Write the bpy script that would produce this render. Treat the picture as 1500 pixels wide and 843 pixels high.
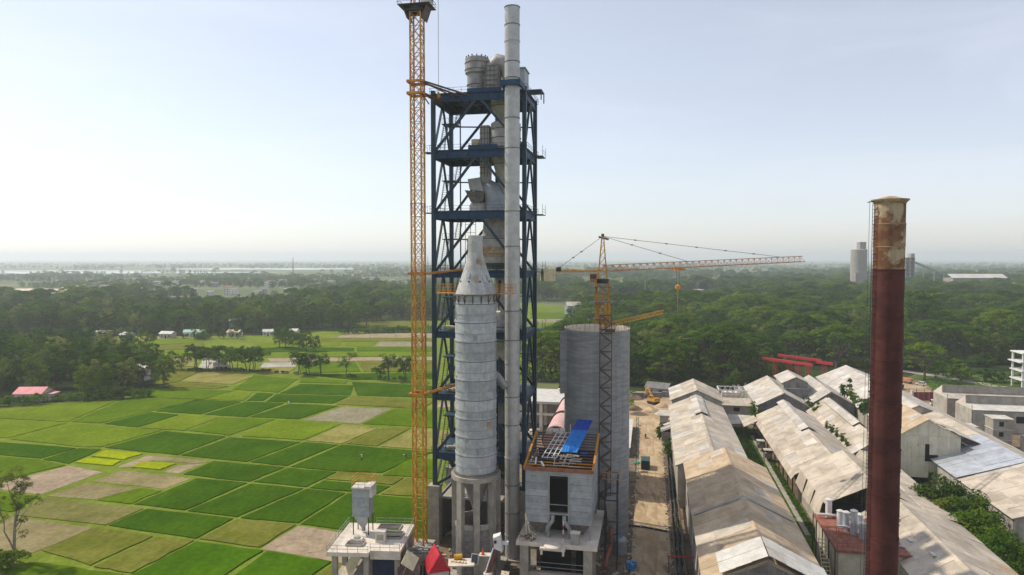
import bpy, math, random
import numpy as np
from mathutils import Vector, Matrix
R = math.radians
SC = bpy.context.scene
COL = SC.collection
for _o in list(bpy.data.objects):
    bpy.data.objects.remove(_o)

# ---------------------------------------------------------------- camera
CAMH = 58.0
cd = bpy.data.cameras.new('camera')
cam = bpy.data.objects.new('camera', cd)
COL.objects.link(cam)
cd.sensor_width = 36.0
cd.lens = 24.0
cd.clip_start = 0.5
cd.clip_end = 60000
cam.location = (0, 0, CAMH)
cam.rotation_euler = (R(90) - math.atan(43.5 / 1000), 0, 0)
SC.camera = cam

# ---------------------------------------------------------------- sky, sun, exposure
SUN_AZ = -65.0      # left of the viewing direction, beyond the plant
SUN_EL = 49.0
w = bpy.data.worlds.new('World')
SC.world = w
w.use_nodes = True
nt = w.node_tree
bg = nt.nodes['Background']
sky = nt.nodes.new('ShaderNodeTexSky')
sky.sky_type = 'NISHITA'
sky.sun_disc = False
sky.sun_elevation = R(SUN_EL)
sky.sun_rotation = R(SUN_AZ)
sky.altitude = 0
sky.air_density = 1.0
sky.dust_density = 0.7
sky.ozone_density = 1.0
# thin cirrus wisps: a white veil mixed over the sky by direction
tc = nt.nodes.new('ShaderNodeTexCoord')
mp = nt.nodes.new('ShaderNodeMapping')
mp.inputs['Scale'].default_value = (1.1, 1.6, 5.5)
mp.inputs['Rotation'].default_value = (0.25, 0.2, 0.5)
nz = nt.nodes.new('ShaderNodeTexNoise')
nz.inputs['Scale'].default_value = 2.1
nz.inputs['Detail'].default_value = 7
nz.inputs['Roughness'].default_value = 0.6
nz.inputs['Distortion'].default_value = 0.5
rp = nt.nodes.new('ShaderNodeValToRGB')
rp.color_ramp.elements[0].position = 0.42
rp.color_ramp.elements[0].color = (0.2, 0.2, 0.2, 1)
rp.color_ramp.elements[1].position = 0.85
rp.color_ramp.elements[1].color = (0.42, 0.42, 0.42, 1)
mx = nt.nodes.new('ShaderNodeMix')
mx.data_type = 'RGBA'
nt.links.new(tc.outputs['Generated'], mp.inputs['Vector'])
nt.links.new(mp.outputs['Vector'], nz.inputs['Vector'])
nt.links.new(nz.outputs['Fac'], rp.inputs['Fac'])
nt.links.new(rp.outputs['Color'], mx.inputs['Factor'])
hs = nt.nodes.new('ShaderNodeHueSaturation')
hs.inputs['Saturation'].default_value = 0.62      # thin high haze pales the blue
nt.links.new(sky.outputs['Color'], hs.inputs['Color'])
nt.links.new(hs.outputs['Color'], mx.inputs['A'])
mx.inputs['B'].default_value = (7.3, 7.35, 8.3, 1)
nt.links.new(mx.outputs['Result'], bg.inputs['Color'])
bg.inputs['Strength'].default_value = 0.117

sl = bpy.data.lights.new('sun', 'SUN')
sl.energy = 3.2
sl.angle = R(0.5)
sl.color = (1.0, 0.91, 0.77)
sun = bpy.data.objects.new('sun', sl)
COL.objects.link(sun)
_a, _e = R(SUN_AZ), R(SUN_EL)
SUND = Vector((math.sin(_a) * math.cos(_e), math.cos(_a) * math.cos(_e), math.sin(_e)))
sun.rotation_euler = SUND.to_track_quat('Z', 'Y').to_euler()
sun.location = (-200, 100, 250)

SC.view_settings.view_transform = 'Standard'
SC.view_settings.look = 'None'
SC.view_settings.exposure = 0.35
SC.view_settings.gamma = 1
SC.view_settings.use_curve_mapping = False
SC.render.engine = 'CYCLES'
cy = SC.cycles
cy.max_bounces = 6
cy.diffuse_bounces = 3
cy.glossy_bounces = 2
cy.transmission_bounces = 3
cy.transparent_max_bounces = 6
cy.volume_bounces = 1
cy.use_denoising = True
cy.use_adaptive_sampling = True
cy.adaptive_threshold = 0.015
cy.caustics_reflective = False
cy.caustics_refractive = False

# ---------------------------------------------------------------- helpers
PSI = R(11.5)                       # the plant's axis points 11.5 degrees right of the view
CS, SN = math.cos(PSI), math.sin(PSI)


def uv(u, v, z=0.0):
    """plant grid -> world: u runs along the plant, v to its right"""
    return Vector((u * SN + v * CS, u * CS - v * SN, z))


class MB:
    """collects shapes and links them as one mesh object"""

    def __init__(s):
        s.v, s.f, s.m = [], [], []

    def poly(s, pts, mi=0):
        n = len(s.v)
        s.v += [tuple(p) for p in pts]
        s.f.append(tuple(range(n, n + len(pts))))
        s.m.append(mi)
        return s

    def hexa(s, p, mi=0):
        n = len(s.v)
        s.v += [tuple(q) for q in p]
        for q in ((0, 3, 2, 1), (4, 5, 6, 7), (0, 1, 5, 4), (1, 2, 6, 5), (2, 3, 7, 6), (3, 0, 4, 7)):
            s.f.append(tuple(n + i for i in q))
            s.m.append(mi)
        return s

    def box(s, c, d, rz=0.0, mi=0):
        x, y, z = d[0] / 2, d[1] / 2, d[2] / 2
        ca, sa = math.cos(rz), math.sin(rz)
        P = []
        for k in (-z, z):
            for a, b in ((-x, -y), (x, -y), (x, y), (-x, y)):
                P.append((c[0] + a * ca - b * sa, c[1] + a * sa + b * ca, c[2] + k))
        return s.hexa(P, mi)

    def bx(s, x0, x1, y0, y1, z0, z1, mi=0):
        return s.box(((x0 + x1) / 2, (y0 + y1) / 2, (z0 + z1) / 2), (x1 - x0, y1 - y0, z1 - z0), 0, mi)

    def beam(s, p, q, wd, h=None, mi=0, up=(0, 0, 1)):
        p, q = Vector(p), Vector(q)
        h = wd if h is None else h
        d = (q - p)
        if d.length < 1e-6:
            return s
        d.normalize()
        up = Vector(up)
        if abs(d.dot(up)) > 0.98:
            up = Vector((0, 1, 0))
        a = d.cross(up).normalized() * (wd / 2)
        b = a.cross(d).normalized() * (h / 2)
        return s.hexa([p - a - b, p + a - b, p + a + b, p - a + b, q - a - b, q + a - b, q + a + b, q - a + b], mi)

    def tube(s, p, q, r, r2=None, n=8, cap=True, mi=0):
        p, q = Vector(p), Vector(q)
        r2 = r if r2 is None else r2
        d = (q - p).normalized()
        a = d.orthogonal().normalized()
        b = d.cross(a)
        k = len(s.v)
        for c, rr in ((p, r), (q, r2)):
            for i in range(n):
                t = 2 * math.pi * i / n
                s.v.append(tuple(c + a * (rr * math.cos(t)) + b * (rr * math.sin(t))))
        for i in range(n):
            j = (i + 1) % n
            s.f.append((k + i, k + j, k + n + j, k + n + i))
            s.m.append(mi)
        if cap:
            s.f.append(tuple(k + i for i in reversed(range(n))))
            s.f.append(tuple(k + n + i for i in range(n)))
            s.m += [mi, mi]
        return s

    def path(s, pts, r, n=8, mi=0):
        """a bent pipe through the points"""
        P = [Vector(p) for p in pts]
        k = len(s.v)
        ref = None
        for i, p in enumerate(P):
            d = (P[min(i + 1, len(P) - 1)] - P[max(i - 1, 0)]).normalized()
            if ref is None:
                ref = d.orthogonal().normalized()
            a = (ref - d * ref.dot(d)).normalized()
            ref = a
            b = d.cross(a)
            rr = r[i] if isinstance(r, (list, tuple)) else r
            for j in range(n):
                t = 2 * math.pi * j / n
                s.v.append(tuple(p + a * (rr * math.cos(t)) + b * (rr * math.sin(t))))
        for i in range(len(P) - 1):
            for j in range(n):
                jj = (j + 1) % n
                s.f.append((k + i * n + j, k + i * n + jj, k + (i + 1) * n + jj, k + (i + 1) * n + j))
                s.m.append(mi)
        s.f.append(tuple(k + j for j in reversed(range(n))))
        s.f.append(tuple(k + (len(P) - 1) * n + j for j in range(n)))
        s.m += [mi, mi]
        return s

    def lathe(s, prof, n=24, c=(0, 0), cap0=True, cap1=True, mi=0):
        k = len(s.v)
        for r, z in prof:
            for j in range(n):
                t = 2 * math.pi * j / n
                s.v.append((c[0] + r * math.cos(t), c[1] + r * math.sin(t), z))
        for i in range(len(prof) - 1):
            for j in range(n):
                jj = (j + 1) % n
                s.f.append((k + i * n + j, k + i * n + jj, k + (i + 1) * n + jj, k + (i + 1) * n + j))
                s.m.append(mi)
        if cap0:
            s.f.append(tuple(k + j for j in reversed(range(n))))
            s.m.append(mi)
        if cap1:
            s.f.append(tuple(k + (len(prof) - 1) * n + j for j in range(n)))
            s.m.append(mi)
        return s

    def mesh(s, name, mats, smooth=None):
        me = bpy.data.meshes.new(name)
        me.from_pydata(s.v, [], s.f)
        for m_ in (mats if isinstance(mats, (list, tuple)) else [mats]):
            me.materials.append(m_)
        if any(s.m):
            me.polygons.foreach_set('material_index', s.m)
        if smooth:
            me.polygons.foreach_set('use_smooth', [True] * len(me.polygons))
            me.set_sharp_from_angle(angle=R(smooth))
        me.update()
        return me

    def build(s, name, mats, parent=None, loc=(0, 0, 0), rz=0.0, smooth=None):
        return put(name, s.mesh(name, mats, smooth), parent, loc, rz)


def put(name, me, parent=None, loc=(0, 0, 0), rz=0.0, scale=1.0, rot=None):
    o = bpy.data.objects.new(name, me)
    COL.objects.link(o)
    if parent is not None:
        o.parent = parent
    o.location = loc
    o.rotation_euler = rot if rot is not None else (0, 0, rz)
    o.scale = (scale, scale, scale) if not isinstance(scale, tuple) else scale
    return o


def tag(o, label=None, cat=None, group=None, kind=None):
    if label:
        o['label'] = label
    if cat:
        o['category'] = cat
    if group:
        o['group'] = group
    if kind:
        o['kind'] = kind
    return o


def thing(name, label, cat, u, v, z=0.0, rz=0.0, group=None):
    """an Empty at the base of a thing of the plant, turned to the plant's axis"""
    o = put(name, None, None, uv(u, v, z), -PSI + rz)
    o.empty_display_size = 0.5
    return tag(o, label, cat, group)


def thingw(name, label, cat, loc, rz=0.0, group=None):
    o = put(name, None, None, loc, rz)
    o.empty_display_size = 0.5
    return tag(o, label, cat, group)


def copytree(o, parent=None):
    c = o.copy()
    COL.objects.link(c)
    if parent is not None:
        c.parent = parent
    for ch in list(o.children):
        copytree(ch, c)
    return c


# ---------------------------------------------------------------- materials
def pm(name, c1, c2=None, c3=None, scale=1.0, rough=0.8, metal=0.0, bump=0.0, bscale=8.0, rand=0.0,
       streak=0.0, stretch=(1, 1, 1), corr=None, thr=(0.4, 0.6), thr3=(0.62, 0.72), scale3=None, fine=0.25, spec=0.3, stdist=0.03, mid=None):
    """procedural paint / concrete / metal: two colours mixed by noise, a third in patches, runs, relief"""
    m = bpy.data.materials.new(name)
    m.use_nodes = True
    t = m.node_tree
    L = t.links.new
    b = t.nodes['Principled BSDF']
    b.inputs['Roughness'].default_value = rough
    b.inputs['Metallic'].default_value = metal
    b.inputs['Specular IOR Level'].default_value = spec
    geo = t.nodes.new('ShaderNodeNewGeometry')
    P = geo.outputs['Position']

    def noise(sc, st=(1, 1, 1), det=5):
        mpn = t.nodes.new('ShaderNodeMapping')
        mpn.inputs['Scale'].default_value = st
        L(P, mpn.inputs['Vector'])
        n = t.nodes.new('ShaderNodeTexNoise')
        n.inputs['Scale'].default_value = sc
        n.inputs['Detail'].default_value = det
        n.inputs['Roughness'].default_value = 0.62
        L(mpn.outputs['Vector'], n.inputs['Vector'])
        return n.outputs['Fac']

    def ramp(src, a, bb):
        mr = t.nodes.new('ShaderNodeMapRange')
        mr.interpolation_type = 'SMOOTHSTEP'
        mr.inputs['From Min'].default_value = a
        mr.inputs['From Max'].default_value = bb
        L(src, mr.inputs['Value'])
        return mr.outputs['Result']

    def mix(fac, A, B, mode='MIX'):
        n = t.nodes.new('ShaderNodeMix')
        n.data_type = 'RGBA'
        n.blend_type = mode
        if isinstance(fac, float):
            n.inputs['Factor'].default_value = fac
        else:
            L(fac, n.inputs['Factor'])
        for k, x in (('A', A), ('B', B)):
            if isinstance(x, tuple):
                n.inputs[k].default_value = (*x, 1)
            else:
                L(x, n.inputs[k])
        return n.outputs['Result']

    def mul(src, k, off=0.0):
        n = t.nodes.new('ShaderNodeMath')
        n.operation = 'MULTIPLY_ADD'
        L(src, n.inputs[0])
        n.inputs[1].default_value = k
        n.inputs[2].default_value = off
        return n.outputs[0]
    col = c1
    if c2:
        col = mix(ramp(noise(scale, stretch), *thr), c1, c2)
    if c3:
        col = mix(ramp(noise(scale3 or scale * 2.3, stretch), *thr3), col, c3)
    if streak:
        s_ = ramp(noise(1.6, (1, 1, stdist)), 0.5, 0.75)
        dark = tuple(x * 0.45 for x in (c2 or c1))
        col = mix(mul(s_, streak), col, dark)
    if fine:
        f_ = mul(noise(6.0, (1, 1, 1), 3), fine * 2, 1 - fine)
        cmb = t.nodes.new('ShaderNodeCombineColor')
        for k in range(3):
            L(f_, cmb.inputs[k])
        col = mix(1.0, col, cmb.outputs[0], 'MULTIPLY')
    if mid:
        for sc_, am_, st_ in mid:
            f_ = mul(ramp(noise(sc_, st_, 4), .28, .72), am_ * 2, 1 - am_)
            cmb = t.nodes.new('ShaderNodeCombineColor')
            for k in range(3):
                L(f_, cmb.inputs[k])
            col = mix(1.0, col, cmb.outputs[0], 'MULTIPLY')
    if rand:
        oi = t.nodes.new('ShaderNodeObjectInfo')
        v_ = mul(oi.outputs['Random'], rand * 2, 1 - rand)
        cmb = t.nodes.new('ShaderNodeCombineColor')
        for k in range(3):
            L(v_, cmb.inputs[k])
        col = mix(1.0, col, cmb.outputs[0], 'MULTIPLY')
    if isinstance(col, tuple):
        b.inputs['Base Color'].default_value = (*col, 1)
    else:
        L(col, b.inputs['Base Color'])
    if bump or corr:
        bp = t.nodes.new('ShaderNodeBump')
        bp.inputs['Distance'].default_value = 0.1
        bp.inputs['Strength'].default_value = bump or 0.5
        if corr:
            # corrugation: ribs across the sheet, in the sheet's own frame
            oc = t.nodes.new('ShaderNodeTexCoord')
            wv = t.nodes.new('ShaderNodeTexWave')
            wv.bands_direction = corr[0]
            wv.inputs['Scale'].default_value = corr[1]
            wv.inputs['Distortion'].default_value = 0
            L(oc.outputs['Object'], wv.inputs['Vector'])
            L(wv.outputs['Fac'], bp.inputs['Height'])
        else:
            L(noise(bscale), bp.inputs['Height'])
        L(bp.outputs['Normal'], b.inputs['Normal'])
    return m


def leafmat(name, ca, cb, cc=None, trans=0.42, hue=0.0):
    """foliage: tone varies over the crown and from tree to tree; some light comes through"""
    m = bpy.data.materials.new(name)
    m.use_nodes = True
    t = m.node_tree
    L = t.links.new
    t.nodes.clear()
    out = t.nodes.new('ShaderNodeOutputMaterial')
    geo = t.nodes.new('ShaderNodeNewGeometry')
    oi = t.nodes.new('ShaderNodeObjectInfo')
    n = t.nodes.new('ShaderNodeTexNoise')
    n.inputs['Scale'].default_value = 0.22
    n.inputs['Detail'].default_value = 4
    L(geo.outputs['Position'], n.inputs['Vector'])
    rr = t.nodes.new('ShaderNodeMapRange')
    rr.inputs['From Min'].default_value = 0.35
    rr.inputs['From Max'].default_value = 0.68
    L(n.outputs['Fac'], rr.inputs['Value'])
    m1 = t.nodes.new('ShaderNodeMix')
    m1.data_type = 'RGBA'
    m1.inputs['A'].default_value = (*ca, 1)
    m1.inputs['B'].default_value = (*cb, 1)
    L(rr.outputs['Result'], m1.inputs['Factor'])
    m2 = t.nodes.new('ShaderNodeMix')
    m2.data_type = 'RGBA'
    cr = t.nodes.new('ShaderNodeValToRGB')
    cr.color_ramp.elements[0].position = 0.0
    cr.color_ramp.elements[0].color = (0.5, 0.58, 0.58, 1)
    cr.color_ramp.elements[1].position = 1.0
    cr.color_ramp.elements[1].color = (1.6, 1.35, 1.0, 1)
    e = cr.color_ramp.elements.new(0.5)
    e.color = (0.9, 0.95, 0.95, 1)
    L(oi.outputs['Random'], cr.inputs['Fac'])
    m2.blend_type = 'MULTIPLY'
    m2.inputs['Factor'].default_value = 1.0
    L(m1.outputs['Result'], m2.inputs['A'])
    L(cr.outputs['Color'], m2.inputs['B'])
    col = m2.outputs['Result']
    d = t.nodes.new('ShaderNodeBsdfDiffuse')
    tr = t.nodes.new('ShaderNodeBsdfTranslucent')
    ms = t.nodes.new('ShaderNodeMixShader')
    ms.inputs['Fac'].default_value = trans
    L(col, d.inputs['Color'])
    L(col, tr.inputs['Color'])
    L(d.outputs['BSDF'], ms.inputs[1])
    L(tr.outputs['BSDF'], ms.inputs[2])
    L(ms.outputs['Shader'], out.inputs['Surface'])
    return m


M = {}
M['conc'] = pm('concrete', (.29, .265, .225), (.38, .345, .29), (.2, .18, .155), scale=.5, bump=.25, bscale=5, streak=.45)
M['conc_white'] = pm('pale_concrete', (.58, .51, .42), (.68, .61, .52), (.42, .36, .29), scale=.6, bump=.2, streak=.2)
M['conc_slip'] = pm('slipform_concrete', (.235, .24, .245), (.315, .318, .318), (.185, .188, .19), scale=.7, stretch=(.45, .45, 2.2), bump=.15, streak=.45, fine=.14)
M['block'] = pm('block_infill', (.19, .18, .17), (.26, .245, .23), scale=1.5, bump=.3, fine=.3)
M['teal'] = pm('dark_blue_steel', (.009, .033, .055), (.014, .046, .074), scale=.8, rough=.5, fine=.2, spec=.4)
M['teal2'] = pm('blue_deck_steel', (.012, .042, .10), (.02, .06, .13), scale=.8, rough=.55, fine=.2)
M['clad'] = pm('grey_cladding', (.29, .315, .345), (.37, .39, .415), (.235, .24, .245), scale=.8, rough=.5, metal=.2, rand=.12, streak=.3, fine=.15, stdist=.08)
M['gct'] = pm('conditioning_shell', (.36, .38, .405), (.46, .475, .49), (.28, .28, .275), scale=.8, rough=.5, metal=.2, rand=.14, streak=.4, fine=.15, stdist=.08)
M['clad2'] = pm('aged_cladding', (.32, .31, .295), (.43, .41, .385), (.22, .19, .16), scale=.7, rough=.55, metal=.15, rand=.16, streak=.45, fine=.2, stdist=.06)
M['cone'] = pm('cone_cladding', (.38, .375, .36), (.47, .455, .425), (.32, .27, .21), scale=.9, rough=.5, metal=.2, rand=.14, streak=.4, fine=.2)
M['stack'] = pm('stack_steel', (.42, .415, .405), (.5, .49, .475), (.34, .32, .30), scale=.6, rough=.42, metal=.3, rand=.08, streak=.25, fine=.12, stdist=.05)
M['band'] = pm('dark_band', (.12, .11, .10), (.2, .17, .14), scale=2, rough=.7)
M['rust'] = pm('rusty_shell', (.066, .016, .014), (.098, .026, .021), (.036, .011, .012), scale=.5, rough=.7, rand=.12, streak=.5, fine=.2, stdist=.05, spec=.3)
M['rust_peel'] = pm('peeling_shell', (.15, .06, .032), (.22, .11, .055), (.44, .34, .22), scale=.6, scale3=.4, thr3=(.5, .62), rough=.75, streak=.45)
M['crown'] = pm('crown_shell', (.3, .18, .10), (.42, .33, .2), scale=1, rough=.8)
M['yellow'] = pm('crane_yellow', (.50, .24, .025), (.62, .33, .04), (.28, .12, .025), scale=.8, rough=.5, rand=.12, fine=.2)
M['orange'] = pm('crane_orange', (.45, .17, .02), (.58, .27, .035), (.25, .1, .02), scale=.8, rough=.5, rand=.12)
M['redlead'] = pm('red_jib', (.42, .16, .075), (.55, .27, .12), scale=1, rough=.55, rand=.1)
M['steel'] = pm('grey_steel', (.28, .28, .28), (.36, .36, .35), scale=1, rough=.5, metal=.3)
M['dark'] = pm('dark_steel', (.03, .03, .033), (.05, .048, .045), scale=1, rough=.6)
M['hoist'] = pm('hoist_steel', (.09, .055, .045), (.13, .09, .075), scale=1, rough=.6)
M['cable'] = pm('cable', (.06, .06, .065), rough=.6)
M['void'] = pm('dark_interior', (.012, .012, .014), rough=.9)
M['white'] = pm('white_paint', (.62, .61, .585), (.7, .69, .67), scale=1, rough=.5)
M['cream'] = pm('cream_board', (.72, .62, .40), (.6, .5, .33), scale=1.2, rough=.7)
M['red'] = pm('red_paint', (.42, .018, .03), (.5, .03, .045), scale=1, rough=.5)
M['gantry'] = pm('gantry_red', (.47, .03, .035), (.38, .03, .03), scale=1, rough=.5)
M['blue'] = pm('blue_sheet', (.012, .16, .52), (.018, .2, .6), scale=.7, rough=.4, corr=('X', 1.6), rand=.05)
M['bluedark'] = pm('deep_blue_sheet', (.008, .045, .30), (.012, .06, .36), scale=.7, rough=.4, corr=('X', 1.6))
M['bluebox'] = pm('blue_container', (.03, .22, .5), (.04, .27, .58), scale=.7, rough=.5)
M['asb'] = pm('asbestos_sheet', (.39, .335, .265), (.50, .435, .35), (.28, .225, .17), scale=.28, rough=.85, rand=.14, corr=('X', 3.2), streak=.25, fine=.22, spec=.1)
M['asbtan'] = pm('tan_sheet', (.42, .315, .205), (.52, .405, .28), (.34, .25, .165), scale=.3, rough=.85, rand=.12, corr=('X', 3.2), streak=.2, fine=.2, spec=.1)
M['asbgrey'] = pm('grey_sheet', (.41, .375, .325), (.52, .48, .425), (.30, .27, .23), scale=.3, rough=.85, rand=.13, corr=('X', 3.2), streak=.25, fine=.22, spec=.1)
M['silver'] = pm('silver_sheet', (.40, .425, .455), (.5, .525, .55), scale=.5, rough=.45, metal=.35, rand=.1, corr=('X', 1.2))
M['newsheet'] = pm('new_sheet', (.50, .475, .425), (.6, .575, .525), (.4, .375, .33), scale=.5, rough=.6, rand=.06, corr=('X', 3.2))
M['wall'] = pm('shed_wall', (.34, .31, .26), (.44, .41, .35), (.24, .22, .19), scale=.4, rough=.9, streak=.5, bump=.2)
M['wallcream'] = pm('cream_wall', (.58, .53, .40), (.66, .61, .48), (.38, .36, .24), scale=.4, rough=.85, streak=.4, rand=.08, corr=('X', 3.0))
M['walldark'] = pm('gable_boarding', (.16, .15, .145), (.22, .21, .20), scale=.6, rough=.85, rand=.15, streak=.3, corr=('X', 3.0))
M['brickwall'] = pm('stained_wall', (.46, .42, .31), (.55, .5, .38), (.3, .28, .18), scale=.5, rough=.9, streak=.6, bump=.2)
M['rustdeck'] = pm('rusty_deck', (.22, .075, .05), (.3, .12, .08), (.13, .05, .035), scale=1.2, rough=.85, bump=.2)
M['earth'] = pm('bare_earth', (.33, .235, .14), (.43, .32, .2), (.24, .165, .1), scale=.12, rough=.95, bump=.5, bscale=1.5, fine=.3, spec=.1)
M['road'] = pm('dirt_road', (.36, .26, .155), (.47, .36, .23), (.22, .16, .10), scale=.3, stretch=(1, .35, 1), thr3=(.54, .66), scale3=.22, rough=.95, bump=.5, bscale=2, fine=.25, spec=.1, mid=((.8, .14, (1, .5, 1)),))
M['mud'] = pm('muddy_yard', (.13, .10, .07), (.21, .155, .105), (.085, .065, .048), scale=.25, rough=.95, bump=.6, bscale=1.2, fine=.35, spec=.1)
M['gravel'] = pm('gravel_heap', (.42, .36, .29), (.55, .48, .4), scale=1, rough=.95, rand=.2)
M['pink'] = pm('pink_kiln', (.52, .30, .28), (.6, .38, .35), scale=.8, rough=.6)
M['bark'] = pm('bark', (.085, .065, .05), (.13, .105, .08), scale=2, rough=.95, bump=.4)
M['barkpale'] = pm('pale_bark', (.26, .21, .16), (.36, .3, .24), scale=1.5, rough=.95)
M['tin'] = pm('tin_roof', (.55, .57, .58), (.66, .68, .69), scale=.4, rough=.5, rand=.2)
M['redtin'] = pm('red_tin_roof', (.48, .07, .10), (.56, .11, .14), scale=.4, rough=.5, corr=('X', 3))
M['plaster'] = pm('plaster', (.5, .47, .43), (.6, .57, .52), scale=.3, rough=.9, rand=.3)
M['green_paint'] = pm('green_paint', (.01, .18, .12), (.02, .24, .16), scale=1, rough=.5)
M['glass'] = pm('dark_glass', (.02, .025, .03), rough=.15, spec=.6, fine=0)
M['skin'] = pm('skin', (.16, .085, .055), rough=.6)
M['cloth_w'] = pm('white_cloth', (.7, .69, .66), rough=.9)
M['cloth_b'] = pm('blue_cloth', (.04, .06, .13), rough=.9)
M['rubber'] = pm('rubber', (.018, .018, .018), rough=.8)
M['river'] = pm('river_water', (.42, .45, .45), (.5, .52, .5), scale=.02, rough=.25, spec=.5, fine=.05)
M['sand'] = pm('sand', (.62, .48, .34), (.7, .56, .42), scale=.06, rough=.95, fine=.15)
M['navy'] = pm('navy_panel', (.012, .02, .05), (.02, .03, .07), scale=.8, rough=.6)
# leaves
M['lf_rain'] = leafmat('rain_tree_leaves', (.060, .130, .009), (.135, .21, .022))
M['lf_broad'] = leafmat('broad_leaves', (.062, .130, .012), (.135, .205, .024))
M['lf_pale'] = leafmat('pale_leaves', (.14, .19, .045), (.22, .26, .075))
M['lf_dark'] = leafmat('dark_leaves', (.046, .100, .014), (.098, .16, .024))
M['lf_palm'] = leafmat('palm_fronds', (.04, .085, .025), (.07, .12, .035), trans=.2)
M['lf_euc'] = leafmat('eucalyptus_leaves', (.14, .16, .035), (.24, .23, .06))
M['lf_weed'] = leafmat('weeds', (.06, .14, .02), (.13, .2, .035))
M['lf_bush'] = leafmat('bush_leaves', (.075, .13, .022), (.13, .18, .035))
M['lf_far'] = leafmat('far_leaves', (.04, .085, .02), (.085, .13, .03))
# ---------------------------------------------------------------- ground, fields, roads, water
def fieldmat(name, c1, c2, c3, sc=.06, row=True, bump=.6, mott=.6):
    m = pm(name, c1, c2, c3, scale=sc, scale3=sc * 3.1, thr=(.38, .62), thr3=(.58, .74), rough=.95, bump=bump, bscale=3.0, fine=.2, spec=0, mid=((.9, .16, (1, 1, 1)), (.05, .10, (1, 1, 1)), (.35, .09, (1.6, .35, 1))))
    return m


FM = {
    'G': fieldmat('dark_rice', (.036, .083, .003), (.048, .100, .004), (.043, .095, .004)),
    'G2': fieldmat('fresh_rice', (.044, .105, .003), (.057, .125, .004), (.05, .112, .004)),
    'M': fieldmat('mid_rice', (.072, .128, .005), (.096, .15, .007), (.105, .148, .012)),
    'L': fieldmat('light_rice', (.11, .165, .008), (.135, .187, .012), (.142, .178, .02)),
    'Y': fieldmat('yellow_seedlings', (.24, .28, .004), (.28, .32, .006), (.25, .28, .01)),
    'O': fieldmat('olive_stubble', (.115, .128, .018), (.148, .152, .028), (.16, .15, .042), sc=.12),
    'O2': fieldmat('dry_stubble', (.14, .14, .04), (.175, .165, .056), (.205, .178, .076), sc=.15),
    'T': fieldmat('cut_field', (.205, .175, .08), (.25, .21, .11), (.165, .158, .05), sc=.12),
    'TY': fieldmat('straw_field', (.2, .187, .052), (.245, .222, .07), (.165, .17, .038), sc=.1),
    'P': fieldmat('bare_plot', (.27, .21, .14), (.34, .265, .185), (.2, .165, .085), sc=.16, bump=.9),
    'P2': fieldmat('greyish_plot', (.215, .198, .118), (.26, .232, .15), (.175, .18, .08), sc=.14),
    'W': fieldmat('wet_plot', (.33, .305, .25), (.4, .37, .31), (.29, .285, .18), sc=.05, bump=.1),
}
HGT = {'G': .2, 'G2': .24, 'M': .2, 'L': .2, 'Y': .3, 'O': .22, 'O2': .15, 'T': .08, 'TY': .2, 'P': .05, 'P2': .08, 'W': .05}
M['plain'] = pm('plain', (.075, .105, .035), (.15, .165, .065), (.24, .21, .12), scale=.006, scale3=.011, thr=(.35, .65), thr3=(.57, .68), stretch=(.45, 1, 1), rough=.95, fine=.2, spec=.1)
M['bund'] = fieldmat('bund_grass', (.13, .182, .018), (.165, .205, .03), (.18, .19, .05), sc=.2)
M['floor'] = fieldmat('woodland_floor', (.022, .035, .012), (.04, .055, .02), (.05, .05, .025), sc=.05)
M['grass'] = fieldmat('rough_grass', (.055, .10, .018), (.085, .135, .026), (.15, .145, .06), sc=.12)

# the plain: one sheet out to the horizon
g = MB()
g.poly([(-11000, -300, 0), (11000, -300, 0), (11000, 14000, 0), (-11000, 14000, 0)])
tag(g.build('ground', M['plain']), kind='structure')


def sheet(name, mat, pts, z, kind='structure'):
    return tag(MB().poly([(p[0], p[1], z) for p in pts]).build(name, mat), kind=kind)


# grassy floor of the paddies (its strips between the plots are the bunds)
sheet('paddy_ground', M['bund'], [(-230, 60), (-10, 60), (-8, 200), (-14, 330), (12, 900), (-95, 900), (-110, 640), (-240, 530), (-420, 470), (-330, 330), (-240, 280), (-300, 180)], .004)
sheet('meadow', M['bund'], [(-8, 340), (24, 340), (40, 860), (12, 880)], .004)

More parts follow.
